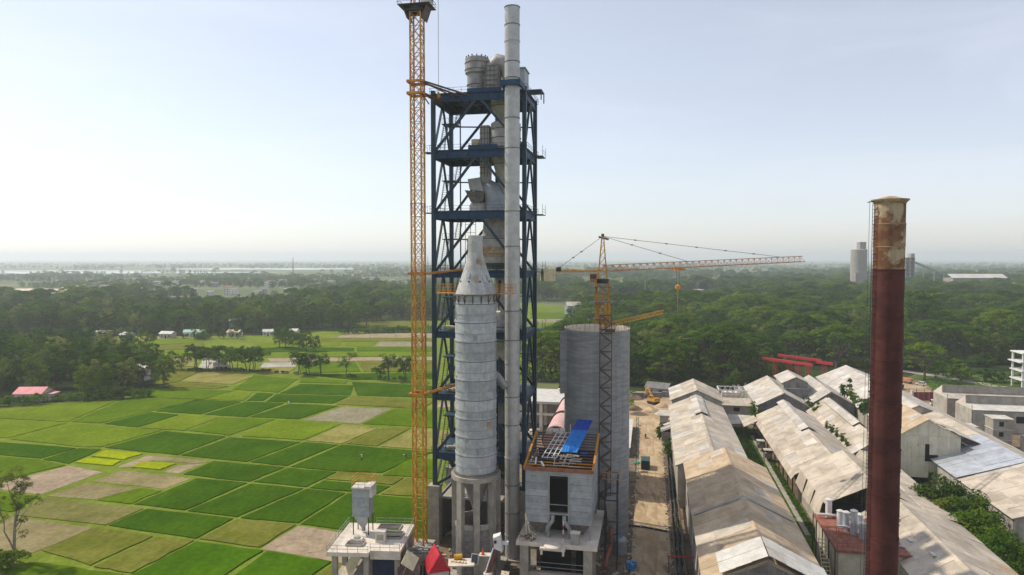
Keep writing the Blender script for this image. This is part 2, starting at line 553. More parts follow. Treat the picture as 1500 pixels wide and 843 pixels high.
FIELDS = [
('M',-95.3,124.6,-90.5,127.8,-70.7,122.7,-76.0,107.7),
('M',-107.0,120.6,-95.9,123.8,-77.1,107.7,-95.8,107.7),
('O',-93.4,132.6,-89.4,144.6,-74.4,139.9,-79.3,125.8),
('O',-78.8,125.5,-74.1,139.6,-64.9,137.8,-69.7,122.7),
('G2',-64.5,137.2,-48.9,132.9,-57.3,107.7,-74.9,107.7),
('G2',-48.5,132.6,-34.1,127.8,-41.1,108.8,-54.3,108.8),
('O',-33.8,127.5,-18.6,121.9,-20.9,107.7,-39.7,107.7),
('P',-46.4,145.7,-22.4,137.5,-22.7,123.8,-50.2,133.6),
('O',-60.9,149.2,-46.6,146.1,-50.4,133.9,-64.8,138.2),
('G',-84.4,155.4,-61.6,149.6,-65.1,138.2,-87.7,145.3),
('O2',-113.1,162.6,-84.8,155.8,-88.0,145.3,-113.0,151.6),
('T',-112.4,150.8,-89.5,144.6,-94.3,130.5,-114.2,136.8),
('P',-123.9,188.6,-110.0,182.5,-115.4,164.5,-134.4,169.9),
('M',-133.6,168.9,-115.1,164.0,-113.6,152.9,-128.1,155.8),
('T',-109.8,173.6,-93.6,169.4,-99.8,161.2,-113.6,163.5),
('M',-93.6,169.4,-86.8,167.9,-89.6,158.0,-99.5,160.7),
('T',-106.4,184.3,-83.9,177.4,-86.9,168.4,-109.6,174.6),
('G',-83.0,177.4,-67.7,173.6,-75.0,154.1,-89.3,158.0),
('G',-67.2,173.0,-52.0,169.4,-61.4,150.0,-74.6,153.7),
('G',-51.6,169.1,-40.7,165.9,-46.6,146.5,-60.9,149.6),
('G',-40.4,165.9,-18.0,161.2,-15.2,136.2,-46.3,146.1),
('G',-85.1,192.5,-62.6,186.8,-67.8,174.1,-88.4,180.2),
('G',-61.8,186.1,-47.0,182.5,-51.9,169.9,-67.2,174.1),
('O',-46.6,183.1,-28.1,177.9,-30.4,171.5,-49.3,176.3),
('G',-49.3,175.7,-30.5,170.9,-33.0,164.9,-51.2,169.4),
('O',-27.7,177.4,-19.6,175.7,-18.1,162.1,-32.5,164.9),
('G',-53.0,209.6,-22.4,201.4,-29.8,193.8,-34.9,181.4,-46.7,183.1,-61.8,186.8),
('M',-29.5,195.8,-21.6,193.8,-19.6,176.3,-34.9,179.6),
('G',-90.9,218.4,-66.0,212.7,-75.1,191.2,-97.7,197.9),
('G',-65.2,212.7,-53.4,209.6,-62.6,187.4,-74.7,191.2),
('G',-116.1,226.3,-92.4,219.3,-98.1,197.9,-124.8,205.8),
('Y',-122.7,203.5,-108.6,199.9,-111.2,193.1,-123.1,196.5),
('Y',-123.0,195.8,-111.0,192.5,-111.0,187.4,-124.0,190.5),
('P',-107.5,198.5,-101.7,197.2,-103.4,187.4,-109.9,186.1),
('Y',-105.2,191.8,-94.0,189.9,-96.0,183.7,-105.6,186.1),
('T',-106.3,198.5,-85.7,192.5,-88.4,189.9,-104.4,193.1),
('P',-93.2,188.6,-86.5,191.2,-89.4,180.8,-95.0,182.5),
('G',-177.5,216.8,-132.3,205.8,-135.8,194.5,-172.9,203.5),
('G',-131.9,205.8,-123.8,204.3,-124.3,189.3,-135.3,193.8),
('M',-171.7,202.1,-135.7,193.8,-124.1,188.6,-135.2,170.9,-161.9,183.7),
('L',-183.8,264.0,-160.8,282.3,-156.6,238.6,-196.0,245.8),
('M',-161.3,303.3,-120.6,295.5,-125.6,276.9,-159.9,282.3),
('L',-199.3,243.7,-155.9,237.6,-162.1,216.8,-185.3,221.0),
('G',-129.2,276.9,-108.4,272.9,-115.1,250.1,-135.2,255.7),
('G',-107.3,272.9,-90.2,270.3,-96.5,245.8,-114.3,250.1),
('G',-88.7,269.0,-67.2,265.3,-76.7,242.7,-95.8,245.8),
('L',-122.2,250.1,-106.2,245.8,-109.5,226.3,-127.0,229.9),
('M',-105.7,245.8,-84.5,242.7,-92.1,220.1,-108.8,226.3),
('L',-84.0,242.7,-59.5,235.6,-66.3,214.3,-88.2,219.3),
('G',-136.1,254.6,-122.7,250.1,-127.8,230.8,-142.8,235.6),
('M',-159.2,280.9,-126.2,276.9,-136.8,255.7,-143.8,236.6,-156.1,238.6),
('L',-155.5,237.6,-127.7,229.9,-117.0,227.2,-125.7,206.5,-132.4,206.5,-161.1,215.9),
('L',-122.1,297.0,-111.4,292.5,-108.4,274.2,-125.6,276.9),
('G',-110.0,291.0,-101.5,289.5,-100.4,274.2,-107.8,274.2),
('M',-127.6,335.3,-101.8,323.9,-100.3,291.0,-123.3,298.6),
('G',-97.3,311.6,-71.4,308.2,-67.8,285.1,-99.8,289.5),
('G',-100.4,288.0,-67.8,283.7,-70.8,269.0,-99.6,272.9),
('M',-102.8,329.5,-76.8,320.3,-75.9,311.6,-99.0,315.0),
('G',-75.3,316.8,-34.0,306.6,-31.0,279.6,-65.5,285.1),
('O',-66.3,283.7,-30.6,275.5,-34.0,259.2,-70.2,267.8),
('P2',-66.0,264.0,-45.7,260.4,-53.1,235.6,-75.4,241.6),
('M',-45.2,260.4,-28.5,256.9,-25.5,229.9,-52.6,235.6),
('P',-30.3,272.9,-13.7,271.6,-15.8,261.6,-29.2,262.8),
('TY',-58.5,235.6,-45.1,229.9,-52.7,210.3,-65.4,213.5),
('O',-44.8,229.9,-34.0,230.8,-41.3,207.3,-52.3,210.3),
('TY',-33.2,229.9,-15.9,224.5,-14.2,200.7,-40.9,207.3),
('O',-185.0,360.7,-160.3,354.0,-155.7,316.8,-163.0,308.2),
('TY',-158.8,354.0,-126.1,331.4,-128.0,309.9,-155.7,316.8),
('O',-154.8,315.0,-127.8,306.6,-129.9,298.6,-160.3,304.9),
('W',-181.4,401.0,-162.8,390.1,-155.8,358.4,-163.3,349.7),
('TY',-200.1,390.1,-182.9,395.5,-169.1,360.7,-187.4,365.3),
('L',-221.2,421.6,-195.0,431.1,-183.0,401.0,-206.2,392.8),
('O',-234.9,447.9,-209.0,462.4,-196.4,434.4,-222.8,424.8),
('L',-304.3,466.1,-221.4,489.9,-210.7,466.1,-237.7,451.5,-283.6,441.1),
('P',-307.3,485.8,-262.5,502.8,-225.2,498.4,-306.8,469.9),
('L',-172.8,455.0,-151.2,485.8,-119.9,477.7,-112.5,447.9,-160.3,431.1),
('G',-164.0,429.5,-146.8,442.8,-101.2,437.7,-97.5,421.6,-156.6,415.5),
('L',-154.3,412.5,-96.8,418.6,-45.9,415.5,-44.3,401.0,-145.1,395.5),
('P',-142.2,392.8,-44.0,398.2,-42.6,384.9,-134.7,377.3),
('W',-138.0,376.0,-121.1,378.5,-114.3,360.7,-133.4,358.4),
('M',-117.6,377.3,-88.4,382.3,-76.5,345.4,-105.9,339.3),
('O',-87.7,382.3,-42.6,384.9,-38.2,345.4,-75.8,345.4),
('TY',-133.0,357.3,-113.6,359.5,-112.7,339.3,-129.9,341.3),
('G',-105.2,337.3,-38.0,343.4,-35.9,323.9,-76.2,322.1),
('P',-127.6,521.0,-100.3,525.7,-57.5,521.0,-54.6,494.1,-129.0,494.1),
('G',-130.9,567.2,-63.2,572.8,-58.3,528.2,-113.5,525.7),
('O',-142.0,615.7,-69.4,629.1,-63.9,578.6,-129.3,572.8),
('O',-137.8,489.9,-54.1,489.9,-52.3,473.8,-132.2,469.9),
('P2',-91.9,471.8,-51.9,469.9,-49.1,444.5,-90.2,444.5),
('L',-114.7,468.0,-93.1,468.0,-91.5,444.5,-109.4,446.2),
('M',-101.2,441.7,-48.7,441.1,-46.4,420.1,-96.6,421.6),
('L',21.3,815.9,61.3,804.6,66.8,723.8,18.9,723.8),
('M',18.6,714.9,68.1,714.9,57.4,650.4,17.0,650.4),
('P2',16.8,643.1,56.8,643.1,46.4,609.2,15.9,609.2),
('L',15.7,602.8,46.0,602.8,37.6,550.9,14.4,550.9)]
rng = random.Random(5)
for fdef in FIELDS:
    k = fdef[0]
    P = [Vector((fdef[1 + 2 * i], fdef[2 + 2 * i])) for i in range((len(fdef) - 1) // 2)]
    nv = len(P)
    c = sum(P, Vector((0, 0))) / nv
    dist = c.length
    ins = min(.42, .0019 * dist)
    Qp = []
    for i in range(nv):
        a, b_, d_ = P[i - 1], P[i], P[(i + 1) % nv]
        e1 = (a - b_).normalized()
        e2 = (d_ - b_).normalized()
        sn = abs(e1.x * e2.y - e1.y * e2.x)
        Qp.append((b_ + (e1 + e2) * (ins / max(sn, .3)) if sn > .15 else b_))
    h = HGT[k]
    mb = MB()
    ring = []
    for i in range(nv):        # edges are not ruler straight
        a, d_ = Qp[i], Qp[(i + 1) % nv]
        n_ = Vector((-(d_ - a).y, (d_ - a).x)).normalized()
        for t in (0, .2, .4, .6, .8):
            j = 0 if t == 0 else rng.uniform(-.22, .22)
            q = a.lerp(d_, t) + n_ * j
            ring.append((q.x, q.y))
    nr = len(ring)
    area = sum(ring[i][0] * ring[(i + 1) % nr][1] - ring[(i + 1) % nr][0] * ring[i][1] for i in range(nr))
    if area < 0:
        ring.reverse()
    mb.poly([(x, y, h) for x, y in ring])
    for i in range(nr):
        j = (i + 1) % nr
        mb.poly([(*ring[i], 0.006), (*ring[j], 0.006), (*ring[j], h), (*ring[i], h)])
    nm = {'P': 'bare_plot', 'P2': 'bare_plot', 'W': 'flooded_plot', 'T': 'stubble_plot', 'TY': 'stubble_plot', 'O': 'stubble_plot', 'O2': 'stubble_plot'}.get(k, 'rice_paddy')
    tag(mb.build(nm, FM[k]), kind='structure')

# plant yard, road, strips
def usheet(name, mat, pts, z):
    return sheet(name, mat, [uv(a, b) for a, b in pts], z)


usheet('plant_yard', M['mud'], [(60, -52), (60, 140), (300, 140), (300, -30), (215, -52), (160, -50)], .008)
usheet('earth_yard', M['earth'], [(236, -30), (236, 8), (300, 10), (300, -26)], .012)
usheet('earth_yard', M['earth'], [(262, 100), (262, 150), (352, 150), (352, 100)], .012)
usheet('woodland_floor', M['floor'], [(300, -40), (300, 30), (306, 60), (330, 100), (372, 130), (430, 300), (700, 420), (1400, 400), (1400, 60), (600, -60), (420, -50)], .006)
usheet('dirt_road', M['road'], [(60, -3), (60, 4.6), (250, 3.8), (250, -3.6)], .016)
usheet('grass_strip', M['grass'], [(100, 22), (100, 34.9), (243, 34.9), (243, 22)], .012)
usheet('footpath', M['conc'], [(150, 32.2), (150, 33.3), (232, 33.3), (232, 32.2)], .018)
usheet('grass_strip', M['grass'], [(134, 57.5), (134, 70), (215, 70), (215, 57.5)], .012)
usheet('grass_strip', M['grass'], [(300, 117), (300, 168), (372, 190), (372, 130)], .013)
usheet('estate_road', M['conc'], [(330, 160), (336, 163), (395, 122), (392, 117)], .02)
# wheel ruts pressed in the road
rrng = random.Random(14)
for s_ in (-1.3, .9):
    lft, rgt = [], []
    for k in range(24):
        u_ = 62 + k * 8
        c_ = .5 + s_ + .35 * math.sin(u_ * .045 + s_ * .3) + rrng.uniform(-.08, .08)
        h_ = rrng.uniform(.08, .36)
        lft.append((u_, c_ - h_))
        rgt.append((u_, c_ + h_))
    usheet('wheel_rut', M['earth'], lft + rgt[::-1], .02)

sheet('woodland_floor', M['floor'], [(-480, 498), (-330, 503), (-190, 508), (-150, 536), (-126, 536), (-116, 630), (-28, 636), (-30, 1000), (-850, 1000), (-560, 600)], .008)
sheet('woodland_floor', M['floor'], [(-420, 258), (-192, 268), (-168, 280), (-148, 293), (-162, 320), (-188, 362), (-236, 404), (-420, 424)], .009)
# far water, sand banks and pale flats beyond the left woods
def band(name, mat, x0, x1, y0, y1, z, seed):
    rr_ = random.Random(seed)
    n_ = 24
    top, bot = [], []
    for i in range(n_ + 1):
        x = x0 + (x1 - x0) * i / n_
        e_ = min(1, 4 * i / n_, 4 * (n_ - i) / n_)
        mid = (y0 + y1) / 2
        hw = (y1 - y0) / 2 * (e_ * .8 + .05)
        top.append((x, mid + hw * rr_.uniform(.65, 1.2)))
        bot.append((x, mid - hw * rr_.uniform(.65, 1.2)))
    return sheet(name, mat, bot + top[::-1], z)


band('river', M['river'], -1150, -640, 1000, 1190, .01, 1)
band('river', M['river'], -3600, -900, 2500, 2950, .01, 2)
band('river', M['river'], -1900, -600, 3300, 3900, .01, 3)
band('river', M['river'], 1400, 4200, 2700, 3300, .01, 4)
band('sand_bank', M['sand'], -900, -640, 975, 1010, .02, 5)
band('sand_bank', M['sand'], -1300, -700, 1200, 1300, .02, 6)
band('sand_flat', M['river'], -3400, -1300, 2960, 3180, .02, 7)
band('sand_flat', M['sand'], 380, 900, 2300, 2500, .02, 8)

# ---------------------------------------------------------------- haze: one closed box of thin pale air
hz = MB().bx(-10500, 10500, -250, 13500, -1, 122)
m = bpy.data.materials.new('haze_air')
m.use_nodes = True
t = m.node_tree
t.nodes.clear()
o_ = t.nodes.new('ShaderNodeOutputMaterial')
pv = t.nodes.new('ShaderNodeVolumePrincipled')
pv.inputs['Color'].default_value = (.88, .94, 1.0, 1)
pv.inputs['Density'].default_value = .00017
pv.inputs['Anisotropy'].default_value = .3
t.links.new(pv.outputs['Volume'], o_.inputs['Volume'])
hzo = hz.build('haze', m)
hzo.display_type = 'WIRE'
tag(hzo, kind='stuff')
# ---------------------------------------------------------------- preheater tower
def lattice_section(w_, h, c, b, cross=True):
    """one storey of a square lattice mast, standing on z = 0"""
    m = MB()
    k = w_ / 2
    cs = ((-k, -k), (k, -k), (k, k), (-k, k))
    for x, y in cs:
        m.beam((x, y, 0), (x, y, h), c)
    for i in range(4):
        a, d = cs[i], cs[(i + 1) % 4]
        m.beam((*a, h - b), (*d, h - b), b)
        m.beam((*a, 0), (*d, h), b)
        if cross:
            m.beam((*d, 0), (*a, h), b)
    return m


def lattice_jib(L, w_, h, c, b, bay):
    """triangular jib along +y: two bottom chords, one top chord"""
    m = MB()
    for x in (-w_ / 2, w_ / 2):
        m.beam((x, 0, 0), (x, L, 0), c)
    m.beam((0, 0, h), (0, L, h), c)
    n = int(L / bay)
    for i in range(n):
        y0, y1 = i * L / n, (i + 1) * L / n
        ym = (y0 + y1) / 2
        for x in (-w_ / 2, w_ / 2):
            m.beam((x, y0, 0), (0, ym, h), b)
            m.beam((x, y1, 0), (0, ym, h), b)
        m.beam((-w_ / 2, y0, 0), (w_ / 2, y0, 0), b)
        m.beam((-w_ / 2, y0, 0), (w_ / 2, y1, 0), b)
    return m


TU, TV, TW, TD = 131.0, -42.6, 18.4, 12.4
LEV = [90.3, 79.2, 67.2, 55.3, 43.2, 30.6, 18.6]
T = thing('preheater_tower', 'tall dark blue steel frame tower with braced open floors behind the pale stack', 'industrial tower', TU, TV)
for x in (0, TW):
    for y in (0, TD):
        MB().beam((x, y, 12), (x, y, 91), .78, .78).build('column', M['teal'], T)
        q = MB().bx(x - 1.1, x + 1.1, y - 1.1, y + 1.1, -.2, 12, 0)
        q.bx(x - 1.25, x + 1.25, y - 1.25, y + 1.25, 11.4, 12.02, 0)
        q.build('concrete_pedestal', M['conc'], T)
MB().beam((TW * .55, TD, 12), (TW * .55, TD, 90), .6).build('column', M['teal'], T)
rails = []
for i, z in enumerate(LEV):
    g1 = 1.5 if i < 3 else 1.25
    for y in (0, TD):
        q = MB()
        q.bx(.39, TW - .39, y - .28, y + .28, z - g1, z - g1 + .14).bx(.39, TW - .39, y - .28, y + .28, z - .14, z)
        q.bx(.39, TW - .39, y - .1, y + .1, z - g1 + .14, z - .14)
        n = 9
        for k in range(n):
            xx = .9 + (TW - 1.8) * k / (n - 1)
            q.bx(xx - .06, xx + .06, y - .24, y + .24, z - g1 + .14, z - .14)
        q.build('floor_girder', M['teal2'], T)
    for x in (0, TW):
        q = MB()
        q.bx(x - .28, x + .28, .39, TD - .39, z - g1, z - g1 + .14).bx(x - .28, x + .28, .39, TD - .39, z - .14, z)
        q.bx(x - .1, x + .1, .39, TD - .39, z - g1 + .14, z - .14)
        q.build('floor_girder', M['teal2'], T)
    # plate floor with an opening for the vessels, cut as four strips, on joists
    q = MB()
    q.bx(-.5, 4.4, -.5, TD + .5, z + .003, z + .1).bx(13.9, TW + .5, -.5, TD + .5, z + .003, z + .1)
    q.bx(4.4, 13.9, -.5, 2.8, z + .003, z + .1).bx(4.4, 13.9, 10.2, TD + .5, z + .003, z + .1)
    q.build('floor_plate', M['teal'], T)
    q = MB()
    for k in range(7):
        xx = 1.5 + k * 2.6
        q.bx(xx - .14, xx + .14, .3, TD - .3, z - .75, z - .02)
    q.bx(.4, TW - .4, TD * .5 - .2, TD * .5 + .2, z - .9, z - .05)
    tag(q.build('floor_joists', M['teal'], T), kind='stuff')
    # handrails all round, with a service balcony left and right
    q = MB()
    for a, b in (((-.6, -.6), (TW + .6, -.6)), ((TW + .6, -.6), (TW + .6, TD + .6)), ((TW + .6, TD + .6), (-.6, TD + .6)), ((-.6, TD + .6), (-.6, -.6))):
        for hh in (.55, 1.1):
            q.beam((*a, z + hh), (*b, z + hh), .05)
        Ln = math.dist(a, b)
        n = int(Ln / 1.6)
        for k in range(n + 1):
            xx, yy = a[0] + (b[0] - a[0]) * k / n, a[1] + (b[1] - a[1]) * k / n
            q.beam((xx, yy, z), (xx, yy, z + 1.1), .05)
    q.build('handrail', M['teal'], T)
    if 0 < i < 5:
        q = MB()
        q.bx(TW + .55, TW + 2.2, 8.6, TD + .4, z - .3, z - .18)
        for yy in (8.6, TD + .4):
            q.beam((TW + 2.2, yy, z - .2), (TW + 2.2, yy, z + 1.9), .06)
        q.beam((TW + 2.2, 8.6, z + .9), (TW + 2.2, TD + .4, z + .9), .05)
        q.beam((TW + 2.2, 8.6, z + .4), (TW + 2.2, TD + .4, z + .4), .05)
        q.build('balcony', M['teal'], T)
        q = MB()
        q.bx(-2.0, -.55, -.4, 2.2, z - .3, z - .18)
        for xx, yy in ((-2, -.4), (-2, 2.2)):
            q.beam((xx, yy, z - .2), (xx, yy, z + 1.1), .05)
        q.beam((-2, -.4, z + 1.05), (-2, 2.2, z + 1.05), .05)
        q.beam((-2, -.4, z + 1.05), (-.6, -.4, z + 1.05), .05)
        q.build('balcony', M['teal'], T)
# inverted V braces in every bay of every face
zb = LEV[1:] + [12.0]
for i, z in enumerate(LEV):
    lo, hi = zb[i] + .15, z - 1.3
    bw = .46 if i < 4 else .52
    for y in (0, TD):
        for x in (.45, TW - .45):
            MB().beam((x, y, lo), (TW / 2 + (-.5 if x < 5 else .5), y, hi), bw, bw, up=(0, 1, 0)).build('brace', M['teal'], T)
    for x in (0, TW):
        for y in (.45, TD - .45):
            MB().beam((x, y, lo), (x, TD / 2 + (-.3 if y < 5 else .3), hi), .38, .38, up=(1, 0, 0)).build('brace', M['teal'], T)
    # half-height landing, its post and two stair flights in the left bay
    zm = (lo + hi) / 2 + 1.2
    q = MB().bx(.4, 3.4, 4.2, 7.6, zm - .16, zm)
    q.beam((3.4, 7.6, zb[i]), (3.4, 7.6, z - .8), .22)
    q.beam((.4, 7.6, zm), (TW - .4, 11.9, zm), .25)
    for xx, yy in ((.5, 4.2), (3.4, 4.2)):
        q.beam((xx, yy, zm), (xx, yy, zm + 1.1), .05)
    q.beam((.5, 4.2, zm + 1.1), (3.4, 4.2, zm + 1.1), .05)
    q.build('landing', M['teal'], T)
    for sgn, z0, z1 in ((1, zb[i] + .1, zm), (-1, zm, z)):
        q = MB()
        y0, y1 = (.9, 4.2) if sgn > 0 else (7.6, 11.4)
        for xx in ((1.0, 1.9) if sgn > 0 else (2.1, 3.0)):
            q.beam((xx, y0, z0), (xx, y1, z1), .07, .25)
            q.beam((xx, y0, z0 + 1), (xx, y1, z1 + 1), .05)
        n = 14
        for k in range(n):
            f = (k + .5) / n
            xa = 1.0 if sgn > 0 else 2.1
            q.bx(xa, xa + .9, y0 + (y1 - y0) * f - .12, y0 + (y1 - y0) * f + .12, z0 + (z1 - z0) * f - .02, z0 + (z1 - z0) * f + .02)
        q.build('stair_flight', M['teal'], T)
# extra top beams carrying the vessels
for z, x0, x1 in ((90.4, 6.6, 13.4), (79.3, 6.8, 12.6)):
    MB().bx(x0, x1, 1.2, 2.0, z + .1, z + 1.1).build('saddle_beam', M['teal2'], T)
    MB().bx(x0, x1, 10.4, 11.2, z + .1, z + 1.1).build('saddle_beam', M['teal2'], T)
q = MB()
q.bx(15.6, TW + 2.0, TD - 4, TD - .2, 92.2, 92.45)
for xx, yy in ((TW + 1.9, TD - 3.9), (TW + 1.9, TD - .3), (15.8, TD - .3), (15.8, TD - 3.9)):
    q.beam((xx, yy, 90.3), (xx, yy, 92.2), .2)
q.build('roof_canopy', M['teal2'], T)
# masonry rooms between the pedestals
MB().bx(1.15, TW - 1.15, TD - .25, TD + .25, 0, 9.5).build('infill_wall', M['block'], T)
MB().bx(-.2, .2, 1.15, TD - 1.15, 0, 8.8).build('infill_wall', M['block'], T)
MB().bx(1.2, TW - 1.2, 1.0, TD - .6, 8.85, 9.3).build('ground_slab', M['conc'], T)

# ---- vessels and ducts standing in the tower (local x along the front, y to the rear)
def vessel(label, x, y, prof, mats=None, bands=(), cat='cyclone', top=True, extra=None, n=28, name='cyclone'):
    t_ = thing(name, label, cat, TU + y, TV + x, 0, 0)
    b = MB().lathe(prof, n)
    b.build('shell', mats or M['clad2'], t_, smooth=35)
    for r, z, h in bands:
        MB().lathe([(r - .1, z - h / 2), (r + .09, z - h / 2), (r + .09, z + h / 2), (r - .1, z + h / 2)], n, cap0=False, cap1=False).build('stiffener_ring', M['band'], t_, smooth=35)
    return t_


t_ = vessel('grey capped cyclone with a flared top ring, left on the tower roof', 7.4, 6.2,
            [(1.95, 90.4), (2.05, 95.2), (2.45, 95.6), (2.45, 98.6), (2.2, 98.75), (0.4, 98.95)], bands=[(2.06, 91.6, .14), (2.07, 93.2, .14), (2.46, 96.2, .14), (2.46, 97.6, .14)])
q = MB()
for k in range(14):
    a = 2 * math.pi * k / 14
    q.box((2.2 * math.cos(a), 2.2 * math.sin(a), 98.9), (.2, .2, .25), a)
q.build('lifting_lug', M['dark'], t_)

t_ = thing('gooseneck_duct', 'bent cylindrical gooseneck duct with ribbed front on the tower roof', 'duct', TU + 6.3, TV + 12.4)
pts = [(-1.9, 0, 91.0), (-1.9, 0, 94.6), (-1.5, 0, 96.6), (-.4, 0, 97.7), (.9, 0, 97.3), (1.7, 0, 96), (2.0, 0, 94), (2.0, 0, 90.4)]
MB().path(pts, [2.0, 2.0, 1.9, 1.8, 1.75, 1.7, 1.7, 1.7], 20).build('pipe_bend', M['clad2'], t_, smooth=40)
q = MB()
for k in range(5):
    q.bx(-3.6 + k * .85, -3.5 + k * .85, -2.12, -2.02, 91.5, 96.6)
for k in range(6):
    q.bx(-3.7, -.1, -2.16, -2.06, 91.8 + k * .95, 91.92 + k * .95)
q.build('rib_grid', M['band'], t_)
t_ = thing('filter_box', 'grey box housing right on the tower roof behind the stack', 'housing', TU + 5, TV + 16.6)
MB().bx(-1.3, 1.3, -2.2, 2.4, 90.42, 95.3).build('casing', M['clad'], t_)
MB().bx(-1.5, 1.5, -2.4, 2.6, 95.3, 95.5).build('roof', M['steel'], t_)

t_ = vessel('grey cyclone body hanging under the tower roof floor', 13.2, 6.4, [(.8, 84.8), (1.5, 86.2), (2.9, 88.6), (2.9, 90.2)], bands=[(2.9, 88.6, .15)])
t_ = vessel('large grey cyclone on the second highest floor half hidden by the stack', 13.4, 6.2,
            [(.9, 71.2), (1.2, 72.2), (3.0, 78.6), (3.05, 85.2), (2.6, 85.5), (.6, 85.7)], bands=[(3.06, 80.2, .15), (3.06, 82.2, .15), (3.06, 84.0, .15), (2.6, 77.0, .12)])
t_ = thing('riser_duct', 'ribbed brown rectangular riser duct beside the second floor cyclone', 'duct', TU + 6.2, TV + 9.2)
MB().bx(-.95, .95, -1.2, 1.2, 72.8, 84.9).build('casing', M['clad2'], t_)
q = MB()
for k in range(9):
    q.bx(-1.02, 1.02, -1.27, 1.27, 75.2 + k * 1.15, 75.34 + k * 1.15)
for k in range(3):
    q.bx(-.7 + k * .65, -.6 + k * .65, -1.29, -1.2, 74.5, 84.8)
q.build('stiffener', M['band'], t_)
t_ = thing('hopper', 'small cream hopper left of the ribbed riser duct', 'hopper', TU + 6, TV + 7.2)
MB().lathe([(.45, 79.3), (.45, 80), (1.0, 81.4), (1.0, 82.2)], 12).build('shell', M['cream'], t_, smooth=30)

t_ = thing('gooseneck_duct', 'big rounded elbow duct with a slanted hopper on the third floor', 'duct', TU + 6.2, TV + 10.2)
pts = [(-1.9, 0, 71.6), (-1.4, 0, 72.0), (-.4, 0, 71.9), (.5, 0, 71.3), (1.0, 0, 70.2), (1.05, 0, 68.8), (1.05, 0, 67.3)]
MB().path(pts, [1.0, 1.7, 2.1, 2.3, 2.25, 2.2, 2.2], 22).build('pipe_bend', M['clad'], t_, smooth=45)
MB().hexa([(-4.3, -2.1, 74.0), (-1.8, -2.1, 74.3), (-1.8, 2.1, 74.3), (-4.3, 2.1, 74.0), (-3.9, -2.1, 71.9), (-.9, -2.1, 71.4), (-.9, 2.1, 71.4), (-3.9, 2.1, 71.9)][::-1]).build('hopper_top', M['cone'], t_)
MB().hexa([(-3.6, -2.2, 69.3), (-1.2, -2.2, 69.3), (-1.2, 2.2, 69.3), (-3.6, 2.2, 69.3), (-4.9, -2.2, 71.8), (-.7, -2.2, 71.2), (-.7, 2.2, 71.2), (-4.9, 2.2, 71.8)]).build('hopper_body', M['band'], t_)
MB().lathe([(2.0, 67.6), (2.0, 68.7), (1.7, 69.3)], 22, c=(-2.4, 0)).build('base_ring', M['clad2'], t_, smooth=30)

t_ = vessel('grey cyclone below the third floor with a drum body on the fourth floor', 11.4, 6.2,
            [(2.2, 55.6), (4.9, 57.0), (4.9, 62.2), (4.6, 62.4), (2.9, 62.5), (2.6, 65.7), (2.6, 67.0)], bands=[(4.9, 58.8, .16), (4.9, 61.9, .2)])
q = MB()
q.lathe([(4.93, 58.2), (4.96, 58.2), (4.96, 60.2), (4.93, 60.2)], 28, cap0=False, cap1=False)
q.build('brown_strip', M['crown'], t_, smooth=30)
t_ = thing('riser_duct', 'yellow grey scaffolded riser on the fourth floor left of the cone', 'duct', TU + 7, TV + 6.0)
MB().bx(-.8, .8, -.8, .8, 55.5, 62.0).build('casing', M['crown'], t_)
q = MB()
for xx in (-1.1, 0, 1.1):
    q.beam((xx, -1.1, 55.4), (xx, -1.1, 65.8), .09)
for k in range(6):
    q.beam((-1.1, -1.1, 56.4 + k * 1.7), (1.1, -1.1, 56.4 + k * 1.7), .07)
q.build('scaffold', M['band'], t_)
t_ = vessel('dark cyclone on the fifth floor right of the ringed cylinder', 13.6, 6.4, [(1.0, 33), (3.0, 39), (3.0, 47), (2.6, 47.3), (2.4, 54)], bands=[(3, 41, .15), (3, 44, .15)])
t_ = vessel('dark cyclone on the sixth floor behind the ringed cylinder', 8.2, 7.0, [(.8, 20), (2.9, 27), (2.9, 40), (.8, 40.5)], bands=[(2.9, 32, .15), (2.9, 36, .15)])
t_ = thing('shade_infill', 'dark box put in for the shaded tower interior right of the ringed cylinder', 'shade infill', TU + 5.5, TV + 13.6)
for k in range(9):  # dark panels added to stand in for shade inside the tower
    MB().bx(-1.3, 1.5, -1.4 - .03 * (k % 2), 1.4, 9.4 + k * 4.9, 9.4 + (k + 1) * 4.9 - .05).build('shade_panel', M['dark'] if k % 3 else M['walldark'], t_)
# stores on the lower decks seen beside the cylinder
for k, (x, z, s_) in enumerate(((3.0, 43.3, .9), (3.6, 30.7, 1.1), (2.9, 18.7, 1.2))):
    t_ = thing('material_pile', ['pile of cream boards on a left corner floor of the steel tower', 'heap of pale sacks on the lower left floor of the steel tower', 'pale rubble heap on the lowest left floor of the steel tower'][k], 'material pile', TU + 1.8, TV + x, z)
    rr_ = random.Random(k)
    for j in range(6):
        MB().box((rr_.uniform(-1, 1), rr_.uniform(-.8, .8), .12 + s_ * .28 * (j % 3) + .1), (1.5, .9, .3), rr_.uniform(-.6, .6)).build('board' if k == 0 else 'sack' if k == 1 else 'slab', M['cream'] if k == 0 else M['gravel'], t_)

